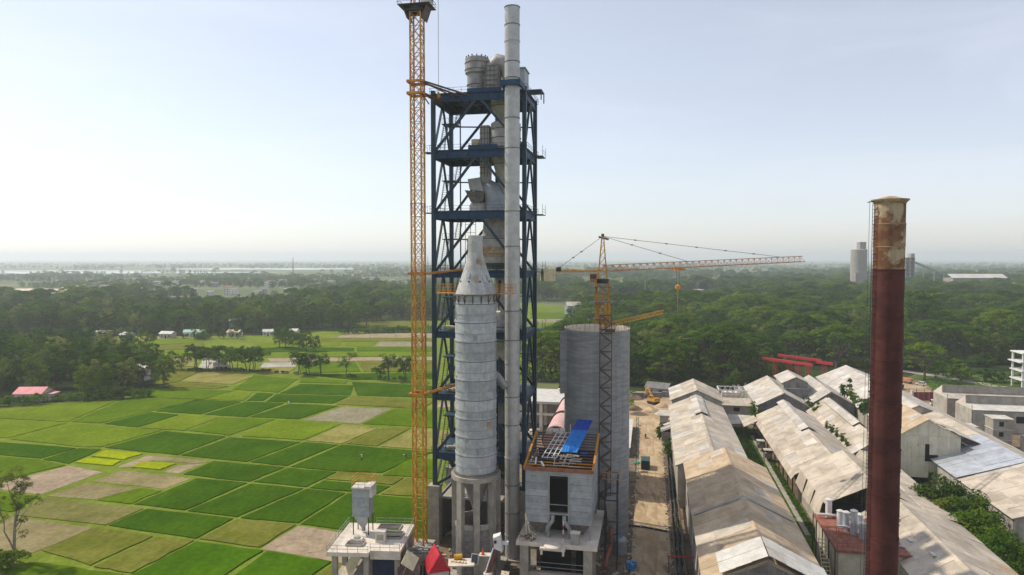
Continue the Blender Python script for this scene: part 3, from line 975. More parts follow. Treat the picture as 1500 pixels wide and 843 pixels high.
# ---------------------------------------------------------------- ringed conditioning tower with cone
GU, GV = 120.2, -31.2
t_ = thing('conditioning_tower', 'pale ringed steel cylinder with a conical top on concrete legs', 'cooling tower', GU, GV)
ZB, ZT, GR = 19.0, 51.4, 3.72
nco = 19
brs = random.Random(6)
zs_ = [ZB]
for k in range(nco):
    zs_.append(zs_[-1] + (1.35, 2.05)[k % 2] * brs.uniform(.9, 1.1))
zs_ = [ZB + (z_ - ZB) * (ZT - ZB) / (zs_[-1] - ZB) for z_ in zs_]
ring = MB()
for k in range(nco):
    z0, z1 = zs_[k], zs_[k + 1]
    rr_ = GR + (.04 if k % 2 else 0)
    MB().lathe([(rr_, z0), (rr_, z1)], 40, cap0=False, cap1=False).build('shell_course', M['gct'], t_, smooth=35)
    big = k % 2 == 0
    hh = .15 if big else .05
    rb = GR + (.12 if big else .07)
    MB().lathe([(GR - .05, z0 - hh), (rb, z0 - hh), (rb, z0 + hh), (GR - .05, z0 + hh)], 40, cap0=False, cap1=False).build('ring_flange', M['gct'] if big else M['steel'], t_, smooth=35)
    if big:
        MB().lathe([(GR - .05, z0 - hh - .12), (rb - .03, z0 - hh - .12), (rb - .03, z0 - hh)], 40, cap0=False, cap1=False).build('ring_flange', M['band'], t_, smooth=35)
    for a in range(3):                   # a few vertical plate joints
        an = brs.uniform(0, 6.28)
        ring.box(((GR + .035) * math.cos(an), (GR + .035) * math.sin(an), (z0 + z1) / 2), (.03, .05, z1 - z0 - .3), an)
tag(ring.build('plate_joints', M['steel'], t_), kind='stuff')
for k in range(9):                       # patches welded over the shell
    an = math.pi * 1.5 + brs.uniform(-1.3, 1.0)
    zz = brs.uniform(ZB + 3, ZT - 5)
    q = MB()
    q.box(((GR + .045) * math.cos(an), (GR + .045) * math.sin(an), zz), (.05, brs.uniform(.5, 1.0), brs.uniform(.6, 1.3)), an)
    q.build('patch_plate', M[('crown', 'cone', 'steel')[k % 3]] if k % 4 == 0 else M['clad2'], t_)
zc = [ZT, 53.6, 55.8, 57.6, 59.0]
rc = [3.74, 2.95, 2.2, 1.6, 1.32]
for k in range(4):
    for a in range(8):
        a0, a1 = 2 * math.pi * (a + .5 * (k % 2)) / 8, 2 * math.pi * (a + 1 + .5 * (k % 2)) / 8
        q = MB()
        rim = []
        for j in range(5):
            an = a0 + (a1 - a0) * j / 4
            rim.append((math.cos(an), math.sin(an)))
        of = .025 * ((a + k) % 2)
        for j in range(4):
            c0, c1 = rim[j], rim[j + 1]
            r0, r1 = rc[k] + of, rc[k + 1] + of
            q.poly([(c0[0] * r0, c0[1] * r0, zc[k]), (c1[0] * r0, c1[1] * r0, zc[k]), (c1[0] * r1, c1[1] * r1, zc[k + 1]), (c0[0] * r1, c0[1] * r1, zc[k + 1])])
        q.build('cone_panel', M['cone'], t_, smooth=30)
for k in range(9):
    a = 2 * math.pi * (k + .5) / 9
    MB().tube((2.86 * math.cos(a), 2.86 * math.sin(a), 53.75), (3.02 * math.cos(a), 3.02 * math.sin(a), 53.8), .16, n=8).build('inspection_port', M['dark'], t_)
for k in range(6):
    an = math.pi * 1.5 + brs.uniform(-1.4, 1.4)
    f_ = brs.uniform(.1, .75)
    r_ = 3.74 + (1.32 - 3.74) * f_ + .05
    z_ = ZT + 7.6 * f_
    MB().hexa([(math.cos(an + d_) * (r_ + o_ - dz * .32), math.sin(an + d_) * (r_ + o_ - dz * .32), z_ + dz) for o_, dz in ((0, 0), (0, .9)) for d_ in (-.12, .12, .121, -.119)]).build('patch_plate', M['crown' if k % 2 else 'silver'], t_)
MB().lathe([(1.34, 59), (1.34, 60.4), (1.42, 60.4), (1.42, 60.6), (1.34, 60.6), (1.34, 62.0), (1.2, 62.05)], 24).build('neck', M['stack'], t_, smooth=30)
MB().lathe([(3.6, ZT - .12), (4.15, ZT - .12), (4.15, ZT + .12), (3.6, ZT + .12)], 40, cap0=False, cap1=False).build('cornice_ring', M['band'], t_, smooth=30)
q = MB()
for k in range(16):
    a = 2 * math.pi * (k + .3) / 16
    ca, sa = math.cos(a), math.sin(a)
    q.beam((ca * 3.8, sa * 3.8, ZT - .2), (ca * 3.8, sa * 3.8, ZT - 1.6), .14)
    q.beam((ca * 3.8, sa * 3.8, ZT - 1.5), (ca * 4.5, sa * 4.5, ZT - .25), .1)
tag(q.build('bracket', M['hoist'], t_), kind='stuff')
q = MB()                                   # orange side platforms left and right of the cornice
for sx in (-1, 1):
    q.bx(sx * 4.1, sx * 7.2, -1.4, 1.4, ZT + .1, ZT + .22) if sx > 0 else q.bx(-7.2, -4.1, -1.4, 1.4, ZT + .1, ZT + .22)
    for yy in (-1.4, 1.4):
        for hh in (.6, 1.2, 1.8):
            q.beam((sx * 4.1, yy, ZT + hh), (sx * 7.2, yy, ZT + hh), .06)
        for xx in (4.2, 5.2, 6.2, 7.1):
            q.beam((sx * xx, yy, ZT + .1), (sx * xx, yy, ZT + 1.9), .06)
q.build('side_platform', M['orange'], t_)
MB().lathe([(4.55, 17.9), (4.55, 18.7), (4.0, 18.75), (4.0, 19.05), (3.2, 19.1)], 40, cap0=True).build('ring_beam', M['conc'], t_, smooth=25)
MB().lathe([(4.2, 19.06), (4.2, 19.25), (3.7, 19.25)], 40, cap0=False, cap1=False).build('base_flange', M['band'], t_, smooth=25)
for k in range(8):
    a = 2 * math.pi * (k + .35) / 8
    MB().box((4.0 * math.cos(a), 4.0 * math.sin(a), 9.4), (.95, 1.15, 17.0), a).build('concrete_column', M['conc'], t_)
for k in range(8):
    a0, a1 = 2 * math.pi * (k + .35) / 8, 2 * math.pi * (k + 1.35) / 8
    p, q_ = Vector((4.0 * math.cos(a0), 4.0 * math.sin(a0), 0)), Vector((4.0 * math.cos(a1), 4.0 * math.sin(a1), 0))
    d = (q_ - p).normalized() * .62
    p, q_ = p + d, q_ - d
    if k not in (1,):
        MB().beam(p + Vector((0, 0, 9.6)), q_ + Vector((0, 0, 9.6)), .5, .9).build('tie_beam', M['conc'], t_)
        for j in range(4):
            z0 = .9 + j * 2.06
            MB().beam(p + Vector((0, 0, z0 + 1.0)), q_ + Vector((0, 0, z0 + 1.0)), .3 + .03 * (j % 2), 1.98).build('block_panel', M['block'], t_)
MB().lathe([(.5, 10.8), (.8, 12.5), (1.9, 15.5), (2.9, 17.9)], 20).build('discharge_cone', M['steel'], t_, smooth=30)
MB().bx(-4.9, 4.9, -4.9, 4.9, -.1, .9).build('foundation', M['conc'], t_)

# ---------------------------------------------------------------- slim pale stack
SU, SV, SR = 127.0, -25.8, 1.40
t_ = thing('exhaust_stack', 'slim pale steel stack in flanged lengths rising above the blue tower', 'chimney', SU, SV)
zs = [0.3, 4.8, 9.2, 14.6, 19.8, 26.2, 31.6, 38.0, 42.4, 48.0, 54.6, 60.2, 66.8, 72.2, 78.6, 84.2, 88.6, 91.6, 94.6, 98.4, 101.4, 104.7]
for k in range(len(zs) - 1):
    rr_ = SR + (.02 if k % 2 else 0)
    pr = [(rr_, zs[k]), (rr_, zs[k + 1])]
    q = MB().lathe(pr, 32, cap0=False, cap1=False)
    q.build('stack_section', M['stack'], t_, smooth=35)
    MB().lathe([(SR - .05, zs[k + 1] - .09), (SR + .09, zs[k + 1] - .09), (SR + .09, zs[k + 1] + .05), (SR - .05, zs[k + 1] + .05)], 32, cap0=False, cap1=False).build('flange', M['band'] if k % 3 else M['stack'], t_, smooth=35)
MB().lathe([(SR - .08, 96), (SR - .08, 104.5)], 32, cap1=False).build('flue', M['void'], t_)
q = MB()
q.bx(-1.9, 1.9, -1.9, -1.5, 90.0, 91.0).bx(-1.9, -1.5, -1.5, 4.0, 90.0, 91.0).bx(1.5, 1.9, -1.5, 4.0, 90.0, 91.0)
q.build('support_collar', M['teal2'], t_)
MB().path([(-1.0, -1.2, 33.5), (-2.6, -1.6, 35.6), (-4.0, -1.4, 36.6)], .75, 12).build('branch_duct', M['steel'], t_, smooth=40)
MB().bx(-2, 2, -2, 2, -.1, .35).build('footing', M['conc'], t_)

# ---------------------------------------------------------------- tower cranes
def vsub(a, b):
    return Vector(a) - Vector(b)


CU = 131.0
cx = -17.95
# tall crane left of the tower; its head and jib rise above the picture
cu, cv = 131 * CS + cx * SN, cx * CS - 131 * SN
C1 = thing('tower_crane', 'tall yellow lattice tower crane tied to the left side of the blue tower', 'tower crane', cu, cv)
sec = lattice_section(2.05, 2.55, .24, .10).mesh('mast_section', M['yellow'])
sec2 = lattice_section(2.05, 2.55, .26, .10).mesh('mast_section_orange', M['orange'])
z = 2.2
i = 0
while z < 103:
    put('mast_section', sec2 if z > 78 and i % 2 == 0 or i % 5 == 0 else sec, C1, (0, 0, z))
    z += 2.55
    i += 1
MB().bx(-2.4, 2.4, -2.4, 2.4, -.1, 2.2).build('foundation_block', M['conc'], C1)
q = MB().bx(-1.7, 1.7, -1.7, 1.7, z, z + .3)
q.lathe([(1.5, z + .3), (1.5, z + 1.1)], 20)
q.build('slewing_ring', M['dark'], C1)
q = MB()
for sx in (-1, 1):
    q.hexa([(sx * 1.3, -1.6, z - 1.4), (sx * 1.5, -1.6, z - 1.4), (sx * 1.5, 1.6, z - 1.4), (sx * 1.3, 1.6, z - 1.4),
            (sx * 2.3, -1.4, z + 1.0), (sx * 2.45, -1.4, z + 1.0), (sx * 2.45, 1.4, z + 1.0), (sx * 2.3, 1.4, z + 1.0)])
q.bx(-3.1, 3.1, -2.2, 2.2, z + 1.0, z + 1.12)
for a, b in (((-3.1, -2.2), (3.1, -2.2)), ((-3.1, 2.2), (3.1, 2.2)), ((-3.1, -2.2), (-3.1, 2.2)), ((3.1, -2.2), (3.1, 2.2))):
    q.beam((*a, z + 2.1), (*b, z + 2.1), .06)
    q.beam((*a, z + 1.6), (*b, z + 1.6), .05)
    q.beam((*a, z + 1.1), (*a, z + 2.1), .06)
q.build('service_platform', M['hoist'], C1)
for sx in (-.55, .55):
    MB().lathe([(.3, z - .5), (.3, z + 1.6)], 10, c=(sx, 0)).build('slewing_motor', M['cloth_b'], C1)
q = lattice_section(1.7, 9.0, .2, .1)
head = q.build('tower_head', M['orange'], C1, (0, 0, z + 1.15))
q = MB().bx(1.3, 2.9, -1.0, 1.0, z + 1.3, z + 3.6)
cab = q.build('cab', M['white'], C1)
MB().bx(2.91, 2.96, -.9, .9, z + 2.2, z + 3.4).build('cab_window', M['glass'], cab)
jb = lattice_jib(52, 1.5, 1.6, .16, .08, 2.0).mesh('jib', M['yellow'])
put('jib', jb, C1, (0, 0, z + 8.5), 0, 1.0, (0, 0, R(-72)))
jb = lattice_jib(14, 1.5, .8, .16, .08, 2.0).mesh('counter_jib', M['yellow'])
put('counter_jib', jb, C1, (0, 0, z + 8.5), 0, 1.0, (0, 0, R(108)))
# hoist rope on its trolley: it hangs in front of the sky right of the mast
jd = Vector((math.sin(R(72)), math.cos(R(72)), 0))
rp_ = jd * 4.0
MB().bx(-.8, .8, -.5, .5, -.2, .2).build('trolley', M['orange'], C1, (rp_.x, rp_.y, z + 8.3))
MB().tube((rp_.x, rp_.y, z + 8.2), (rp_.x, rp_.y, 89.5), .045, n=6).build('hoist_rope', M['cable'], C1)
MB().lathe([(.05, 88.2), (.35, 88.5), (.35, 89.2), (.05, 89.6)], 10, c=(rp_.x, rp_.y)).build('hook_block', M['orange'], C1)
# collars and tie bars to the tower
for zt, tgt in ((91.2, (8.6, 1.4)), (89.0, (2.0, .2)), (55.0, (6.0, .2)), (31.8, (4.6, .8))):
    q = MB()
    for a, b in (((-1.5, -1.5), (1.5, -1.5)), ((1.5, -1.5), (1.5, 1.5)), ((1.5, 1.5), (-1.5, 1.5)), ((-1.5, 1.5), (-1.5, -1.5))):
        q.beam((*a, zt), (*b, zt), .32, .45)
    mt = M['hoist'] if zt > 80 else M['orange']
    q.build('collar', M['orange'], C1)
    dx, dy = TV - cv, TU - cu
    e1 = Vector((dx + tgt[0], dy + tgt[1], zt - (1.6 if zt > 90 else 0) + (.6 if zt < 60 else 0)))
    MB().beam((1.3, -1.3, zt), e1, .22, .3).build('tie_bar', mt, C1)
    MB().beam((1.3, 1.3, zt), e1 + Vector((-.4, .7, -.5 if zt > 80 else .1)), .22, .3).build('tie_bar', mt, C1)
    MB().beam((1.3, -1.3, zt - .2), e1 + Vector((-3.0, .2, -.4)), .16, .2).build('tie_bar', mt, C1)

# hammerhead crane behind the silo
c2u, c2v = 150.8, -10.4
C2 = thing('tower_crane', 'yellow hammerhead tower crane with long jib standing behind the silo', 'tower crane', c2u, c2v)
sec = lattice_section(2.1, 2.5, .22, .10).mesh('mast_section', M['yellow'])
for i in range(19):
    put('mast_section', sec, C2, (0, 0, .5 + i * 2.5))
sec = lattice_section(2.7, 2.4, .3, .13).mesh('climbing_frame_section', M['orange'])
for i in range(4):
    put('climbing_frame', sec, C2, (0, 0, 42.9 + i * 2.4))
q = MB()
for zz in (44.5, 48.2, 51.6):
    q.bx(-1.9, 1.9, -1.9, 1.9, zz, zz + .1)
q.build('work_platform', M['hoist'], C2)
MB().bx(-2.2, 2.2, -2.2, 2.2, -.1, .5).build('foundation_block', M['conc'], C2)
MB().lathe([(1.4, 52.5), (1.4, 53.4)], 20).build('slewing_ring', M['dark'], C2)
q = MB()
hb, ht = .95, 62.9
for sx in (-1, 1):
    for sy in (-1, 1):
        q.beam((sx * hb, sy * hb, 53.4), (sx * .18, sy * .18, ht), .18)
for k in range(6):
    f0, f1 = k / 6, (k + 1) / 6
    w0, w1 = hb + (.18 - hb) * f0, hb + (.18 - hb) * f1
    z0, z1 = 53.4 + 9.5 * f0, 53.4 + 9.5 * f1
    for s_ in (-1, 1):
        q.beam((-w0, s_ * w0, z0), (w1, s_ * w1, z1), .08)
        q.beam((s_ * w0, -w0, z0), (s_ * w1, w1, z1), .08)
        q.beam((-w1, s_ * w1, z1), (w1, s_ * w1, z1), .08)
        q.beam((s_ * w1, -w1, z1), (s_ * w1, w1, z1), .08)
q.build('tower_head', M['yellow'], C2)
q = MB().beam((-.9, 0, ht - .3), (1.3, 0, ht - .9), .22, .4)
q.bx(-.3, .3, -.3, .3, ht - .2, ht + .35)
q.build('head_sheave', M['hoist'], C2)
# jib: world direction from the photo, in the crane's own frame
jdir = Vector((52.8, 20.0))
jang = math.atan2(-jdir.x, jdir.y) + PSI      # rotation about z that carries +y onto it
jr = put('jib', lattice_jib(56, 1.5, 1.35, .17, .08, 1.7).mesh('jib', M['redlead']), C2, (0, 0, 55.0), 0, 1.0, Matrix.Rotation(jang, 4, 'Z').to_euler())
jr.rotation_euler = (Matrix.Rotation(jang, 3, 'Z') @ Matrix.Rotation(R(2.1), 3, 'X')).to_euler()
cj = put('counter_jib', lattice_jib(13.6, 1.4, .25, .2, .08, 1.7).mesh('counter_jib', M['yellow']), C2, (0, 0, 55.0), jang + math.pi)
uj = Matrix.Rotation(jang, 3, 'Z') @ Vector((0, 1, 0))


def jp(s_, dz=0.0):
    e = uj * s_
    return Vector((e.x, e.y, 55.0 + dz + max(s_, 0) * math.tan(R(2.1))))


for k in range(5):
    e = jp(-12.0 - .55 * k)
    MB().box((e.x, e.y, 54.4), (1.9, .5, 2.6 + .1 * (k % 2)), jang).build('counterweight_block', M['cream'], C2)
e = jp(-10.6)
MB().lathe([(.55, 54.9), (.55, 56.0)], 12, c=(e.x, e.y)).build('hoist_winch', M['dark'], C2)
top = Vector((0, 0, ht - .2))
for s_ in (49.0, 22.0):
    q = MB().tube(top, jp(s_, 1.4), .05, n=5)
    for k in range(1, 6 if s_ > 30 else 3):
        p_ = top.lerp(jp(s_, 1.4), k / (6 if s_ > 30 else 3))
        q.box(p_, (.5, .3, .25), jang)
    q.build('pendant_bar', M['cable'], C2)
q = MB().tube(top, jp(-11.5, .2), .05, n=5)
q.box(top.lerp(jp(-11.5, .2), .45), (.5, .3, .25), jang)
q.box(top.lerp(jp(-11.5, .2), .62), (.5, .3, .25), jang)
q.build('pendant_bar', M['cable'], C2)
e = jp(1.0) + Matrix.Rotation(jang, 3, 'Z') @ Vector((1.6, 0, 0))
e2 = jp(.2) + Matrix.Rotation(jang, 3, 'Z') @ Vector((-1.6, 0, 0))
cab = MB().box((-1.9, -.6, 53.6), (1.5, 1.7, 2.0)).build('cab', M['redlead'], C2)
MB().box((-1.9, -1.48, 53.9), (1.3, .06, 1.0)).build('cab_window', M['glass'], cab)
e = jp(19.5, -.35)
MB().box(e, (1.9, 2.6, .5), jang).build('trolley', M['orange'], C2)
q = MB()
for d_ in (-.35, .35):
    q.tube(e + uj * d_, e + uj * d_ + Vector((0, 0, -3.6)), .04, n=5)
q.build('hoist_rope', M['cable'], C2)
MB().lathe([(.1, e.z - 5.0), (.55, e.z - 4.4), (.55, e.z - 3.8), (.15, e.z - 3.4)], 10, c=(e.x, e.y)).build('hook_block', M['yellow'], C2)
MB().beam((e.x, e.y, e.z - 5), (e.x, e.y, e.z - 9.6), .13).build('sling', M['yellow'], C2)

# ---------------------------------------------------------------- silo
LU, LV, LR = 142.7, -10.9, 6.75
t_ = thing('concrete_silo', 'grey slip formed concrete silo, open topped and unfinished', 'silo', LU, LV)
ZS = 43.3
nl = 18
for k in range(nl):
    z0, z1 = ZS * k / nl, ZS * (k + 1) / nl
    rr_ = LR + .008 * (k % 2)
    MB().lathe([(rr_, z0), (rr_, z1 - .02), (rr_ - .012, z1 - .02), (rr_ - .012, z1)], 48, cap0=False, cap1=False).build('concrete_lift', M['conc_slip'], t_, smooth=30)
MB().lathe([(LR - .04, ZS), (LR - .45, ZS), (LR - .45, ZS - 9)], 48, cap0=False, cap1=True).build('inner_wall', M['conc_white'], t_, smooth=30)
q = MB()
for k in range(22):
    a = 2 * math.pi * k / 22
    q.box(((LR - .1) * math.cos(a), (LR - .1) * math.sin(a), ZS + .1), (.22, 1.85 if k % 5 else .7, .3 if k % 4 else .18), a)
q.build('shutter_rim', M['conc_white'], t_)
q = MB()
for k in range(40):
    a = 2 * math.pi * k / 40
    q.beam(((LR - .25) * math.cos(a), (LR - .25) * math.sin(a), ZS), ((LR - .25) * math.cos(a), (LR - .25) * math.sin(a), ZS + .9 + .5 * (k % 3)), .05)
q.build('rebar', M['hoist'], t_)
MB().bx(-LR - .6, -LR + 1.4, -3.2, -2.5, 30, ZS - .4).build('corner_pilaster', M['conc_slip'], t_)

# builders' hoist up the front of the silo
hu, hv = 135.0, -8.6
t_ = thing('builders_hoist', 'brown lattice hoist mast with zigzag bracing up the front of the silo', 'hoist', hu, hv)
sec = MB()
for x, y in ((-1.15, -.5), (1.15, -.5), (1.15, .5), (-1.15, .5)):
    sec.beam((x, y, 0), (x, y, 3.6), .14)
for y in (-.5, .5):
    sec.beam((-1.15, y, 0), (1.15, y, 1.8), .15)
    sec.beam((1.15, y, 1.8), (-1.15, y, 3.6), .15)
sec.beam((-1.15, -.5, 3.5), (1.15, -.5, 3.5), .1).beam((-1.15, .5, 3.5), (1.15, .5, 3.5), .1)
sec.beam((-1.15, -.5, 3.5), (-1.15, .5, 3.5), .1).beam((1.15, -.5, 3.5), (1.15, .5, 3.5), .1)
sm = sec.mesh('mast_section', M['hoist'])
for i in range(13):
    put('mast_section', sm, t_, (0, 0, i * 3.6))
for zz in (10, 22, 34, 42):
    MB().beam((0, .5, zz), (-.2, 1.9, zz), .12).build('wall_tie', M['hoist'], t_)
MB().bx(-1.5, 1.5, -1, 1, -.1, .3).build('base_frame', M['conc'], t_)
# small derrick on the silo rim
du, dv = 137.2, -8.4
t_ = thing('rim_derrick', 'small yellow derrick with a lattice boom on the rim of the silo', 'derrick', du, dv, ZS + .05)
put('post', lattice_section(.8, 5.6, .16, .08).mesh('post', M['yellow']), t_, (0, 0, 0))
bdir = (12.3, 2.6, 2.9)
bm = MB()
bl = Vector(bdir)
nb = 16
for oy in (-.35, .35):
    for oz in (0, .7):
        bm.beam((-1.3, oy, .6 + oz), Vector((-1.3, oy, .6 + oz)) + bl, .12)
for k in range(nb):
    a, b = bl * (k / nb) + Vector((-1.3, 0, .6)), bl * ((k + 1) / nb) + Vector((-1.3, 0, .6))
    for oy in (-.35, .35):
        bm.beam(a + Vector((0, oy, 0)), b + Vector((0, oy, .7)), .08)
        bm.beam(a + Vector((0, oy, 0)), a + Vector((0, oy, .7)), .08)
bm.build('boom', M['yellow'], t_)
MB().tube((0, 0, 5.5), Vector((-1.3, 0, 1.3)) + bl, .04, n=5).build('topping_rope', M['cable'], t_)
MB().bx(-1.5, 1.5, -1, 1, -.1, .4).build('base_frame', M['hoist'], t_)
# ---------------------------------------------------------------- filter house on its concrete deck
FU, FV = 116.6, -21.3          # front left corner of the house
FWD, FDP = 11.6, 13.4
t_ = thing('filter_house', 'grey clad filter house with a dark doorway and an open purlin roof', 'industrial building', FU, FV)
z0, z1 = 11.6, 21.0
rise = 3.1
nrow = 8
hh = (z1 - z0) / nrow
for k in range(nrow):              # plank-like cladding sheets, left and right of the doorway
    za, zb_ = z0 + k * hh, z0 + (k + 1) * hh
    of = .03 * (k % 2)
    MB().bx(0, 4.15, -of, .1, za + .02, zb_ - .02).build('cladding_sheet', M['clad'], t_)
    MB().bx(7.65, FWD, -of, .1, za + .02, zb_ - .02).build('cladding_sheet', M['clad'], t_)
    for j in range(3):
        MB().bx(FWD - .1, FWD + of, .1 + j * FDP / 3, (j + 1) * FDP / 3 - .03, za + .02, zb_ - .02).build('cladding_sheet', M['clad'], t_)
    MB().bx(-of, .1, .1, FDP, za + .02, zb_ - .02).build('cladding_sheet', M['clad'], t_)
MB().bx(4.15, 7.65, -.02, .1, z1 - .75, z1 - .02).build('cladding_sheet', M['clad'], t_)
q = MB()
q.bx(4.05, 4.3, -.14, .12, 9.1, z1 - .6).bx(7.5, 7.75, -.14, .12, 9.1, z1 - .6).bx(4.05, 7.75, -.16, .12, z1 - .95, z1 - .7)
q.bx(4.05, 7.75, -.16, .5, 13.2, 13.5)
q.bx(4.3, 7.5, -.1, -.02, 14.9, 15.02)
q.build('door_frame', M['steel'], t_)
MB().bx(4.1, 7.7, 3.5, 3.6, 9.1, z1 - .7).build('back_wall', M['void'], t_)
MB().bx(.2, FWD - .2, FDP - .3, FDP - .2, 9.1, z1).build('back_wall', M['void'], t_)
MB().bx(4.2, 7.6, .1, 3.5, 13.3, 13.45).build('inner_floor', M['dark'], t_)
for sx in (4.9, 6.9):
    MB().path([(sx, -.1, 13.1), (sx, -.3, 12.2), (sx + (-.9 if sx < 6 else .9), -.3, 11.0), (sx + (-1.0 if sx < 6 else 1.0), .2, 10.0)], .36, 10).build('chute', M['steel'], t_, smooth=40)
for x in (.25, 3.9, 7.8, FWD - .25):
    MB().beam((x, .3, 9.05), (x, .3, z0), .28).build('leg', M['steel'], t_)
    MB().beam((x, FDP - .4, 9.05), (x, FDP - .4, z0), .28).build('leg', M['steel'], t_)
for x in (2.1, 9.7):
    MB().hexa([(x - 1.7, .25, z0), (x + 1.7, .25, z0), (x + 1.7, 3.6, z0), (x - 1.7, 3.6, z0)][::-1] + [(x - .4, 1.2, 9.5), (x + .4, 1.2, 9.5), (x + .4, 2.0, 9.5), (x - .4, 2.0, 9.5)][::-1]).build('dust_hopper', M['band'], t_)


def rz_(y):
    return z1 + rise * y / FDP


q = MB()
for x in (-.2, FWD + .2):
    q.beam((x, -.3, rz_(-.3) + .2), (x, FDP, rz_(FDP) + .2), .35, .45)
q.build('edge_beam', M['orange'], t_)
MB().beam((-.35, -.35, z1 + .12), (FWD + .35, -.35, z1 + .12), .25, .5).build('front_beam', M['rustdeck'], t_)
for k in range(14):
    y = .3 + k * (FDP - .6) / 13
    MB().beam((0, y, rz_(y) + .15), (FWD, y, rz_(y) + .15), .14, .18).build('purlin', M['hoist'] if k > 2 else M['orange'], t_)
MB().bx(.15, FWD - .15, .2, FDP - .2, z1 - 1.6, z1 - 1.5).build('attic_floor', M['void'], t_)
# lattice trestle and loose poles lying over the roof
tr = thing('scaffold', 'pale scaffold frame lying across the purlin roof beside the blue sheet', 'scaffold', FU, FV)
q = MB()
for x in (3.0, 3.9, 4.8, 5.6):
    q.beam((x - .6, 3.2, rz_(3.2) + .45), (x + 1.0, 11.8, rz_(11.8) + .9), .13)
for k in range(7):
    f = k / 6
    y = 3.2 + 8.6 * f
    q.beam((2.4 + 1.6 * f, y, rz_(y) + .5 + .4 * f), (5.0 + 1.6 * f, y, rz_(y) + .5 + .4 * f), .11)
q.build('ladder_frame', M['white'], tr)
q = MB()
rr_ = random.Random(3)
for k in range(26):
    x, y = rr_.uniform(3.6, 8.0), rr_.uniform(.2, 4.6)
    a = rr_.choice((0, 1.45, 1.6, .1))
    q.beam((x, y, rz_(y) + .45 + .03 * k % .5), (x + 2.0 * math.cos(a), min(y + 2.4 * math.sin(a), 7), rz_(y + 2.4 * math.sin(a)) + .55), .1)
q.build('loose_poles', M['gravel'], tr)
q = MB().beam((1.6, 1.0, rz_(1) + .4), (1.7, 1.4, rz_(1) + 1.5), .25, .12).beam((3.2, .4, rz_(.4) + .4), (2.5, 1.6, rz_(1.6) + .6), .35, .12)
q.build('offcut', M['white'], tr)
# blue profiled sheet lying on the roof frame, its upper end dark
sh = thing('roofing_sheet', 'bright blue profiled roofing sheet laid loose on the purlin roof', 'roof sheet', FU, FV)
P0, P1 = Vector((5.6, 4.4, rz_(4.4) + 1.0)), Vector((7.6, 14.6, rz_(13) + 2.6))
dv_ = (P1 - P0)
for a, b, mt in ((0, .66, 'blue'), (.66, 1.0, 'bluedark')):
    A, B = P0 + dv_ * a, P0 + dv_ * b
    for j in range(3):
        x0_, x1_ = j * 1.0, (j + 1) * 1.0 - .03
        lift = .04 * (j % 2)
        MB().hexa([A + Vector((x0_, 0, lift)), A + Vector((x1_, 0, lift)), B + Vector((x1_, 0, lift)), B + Vector((x0_, 0, lift)),
                   A + Vector((x0_, 0, lift + .06)), A + Vector((x1_, 0, lift + .06)), B + Vector((x1_, 0, lift + .06)), B + Vector((x0_, 0, lift + .06))]).build('sheet', M[mt], sh)
MB().box((9.8, 5.8, rz_(5.8) + .32), (1.2, 1.1, .08)).build('offcut', M['bluedark'], sh)
MB().beam((6.4, 13.0, rz_(13) + .2), (6.4, 13.0, rz_(13) + 2.0), .12).beam((9.2, 13.0, rz_(13) + .2), (9.2, 13.0, rz_(13) + 2.0), .12).build('prop', M['white'], sh)
sk = thing('sack_pile', 'pale bundle of sacks at the far edge of the purlin roof', 'sacks', FU + 12.6, FV + 4.0, rz_(12.6) + .3)
for k in range(6):
    MB().box((-1.6 + (k % 3) * 1.2, (k % 2) * .4, .3 + .35 * (k // 3)), (1.1, .8, .45), .2 * (k - 3)).build('sack', M['conc_white'], sk)
# the deck
t_ = thing('concrete_deck', 'concrete deck on square columns under the grey filter house', 'platform', FU - 2.6, FV - 1.2)
DW, DD = 14.0, 17.5
MB().bx(0, DW, 0, DD, 8.3, 9.0).build('slab', M['conc_white'], t_)
for x in (1.4, DW - 1.6):
    for y in (.9, 8, 16):
        MB().bx(x - .75, x + .75, y - .75, y + .75, -.1, 8.3).build('column', M['conc'], t_)
MB().bx(2.1, DW - 2.3, .7, 1.1, 0, 3.2).build('plinth_wall', M['brickwall'], t_)
MB().bx(1.6, DW - 1.8, .3, 1.3, 3.2, 3.7).build('tie_beam', M['conc'], t_)
q = MB()
for zz in (4.6, 5.4):
    q.beam((2.1, .6, zz), (DW - 2.3, .6, zz), .08)
q.build('handrail', M['steel'], t_)
q = MB().bx(4.4, 8.7, -1.7, .05, 8.5, 8.85)
for x in (4.7, 8.4):
    q.bx(x - .18, x + .18, -1.6, -1.2, 7.7, 8.5)
q.lathe([(1.5, 8.86), (1.5, 9.15), (1.2, 9.3), (.5, 9.35)], 20, c=(6.5, -.75))
q.build('valve_bracket', M['conc_white'], t_)
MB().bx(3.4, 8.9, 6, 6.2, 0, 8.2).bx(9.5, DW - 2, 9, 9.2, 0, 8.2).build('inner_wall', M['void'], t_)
MB().bx(2.5, 3.5, .5, .9, 4.8, 7.6).build('signboard', M['cream'], t_)
c_ = thing('control_box', 'grey electric box standing at the right front of the filter house deck', 'electric box', FU - 1.9, FV + 9.0, 9.0)
MB().bx(-.75, .75, -.5, .6, .15, 2.0).build('case', M['steel'], c_)
MB().bx(-.85, .85, -.6, .7, 2.0, 2.1).build('lid', M['conc_white'], c_)
MB().bx(-.7, .7, -.45, .55, 0, .15).build('plinth', M['conc'], c_)
b_ = thing('pole', 'red and white striped pole upright at the front of the filter house deck', 'pole', FU - 1.6, FV + 6.9, 9.0)
for k in range(5):
    MB().lathe([(.09, k * .75), (.09, k * .75 + .75)], 8).build('pole_band', M['red'] if k % 2 else M['white'], b_)
rr_ = random.Random(8)
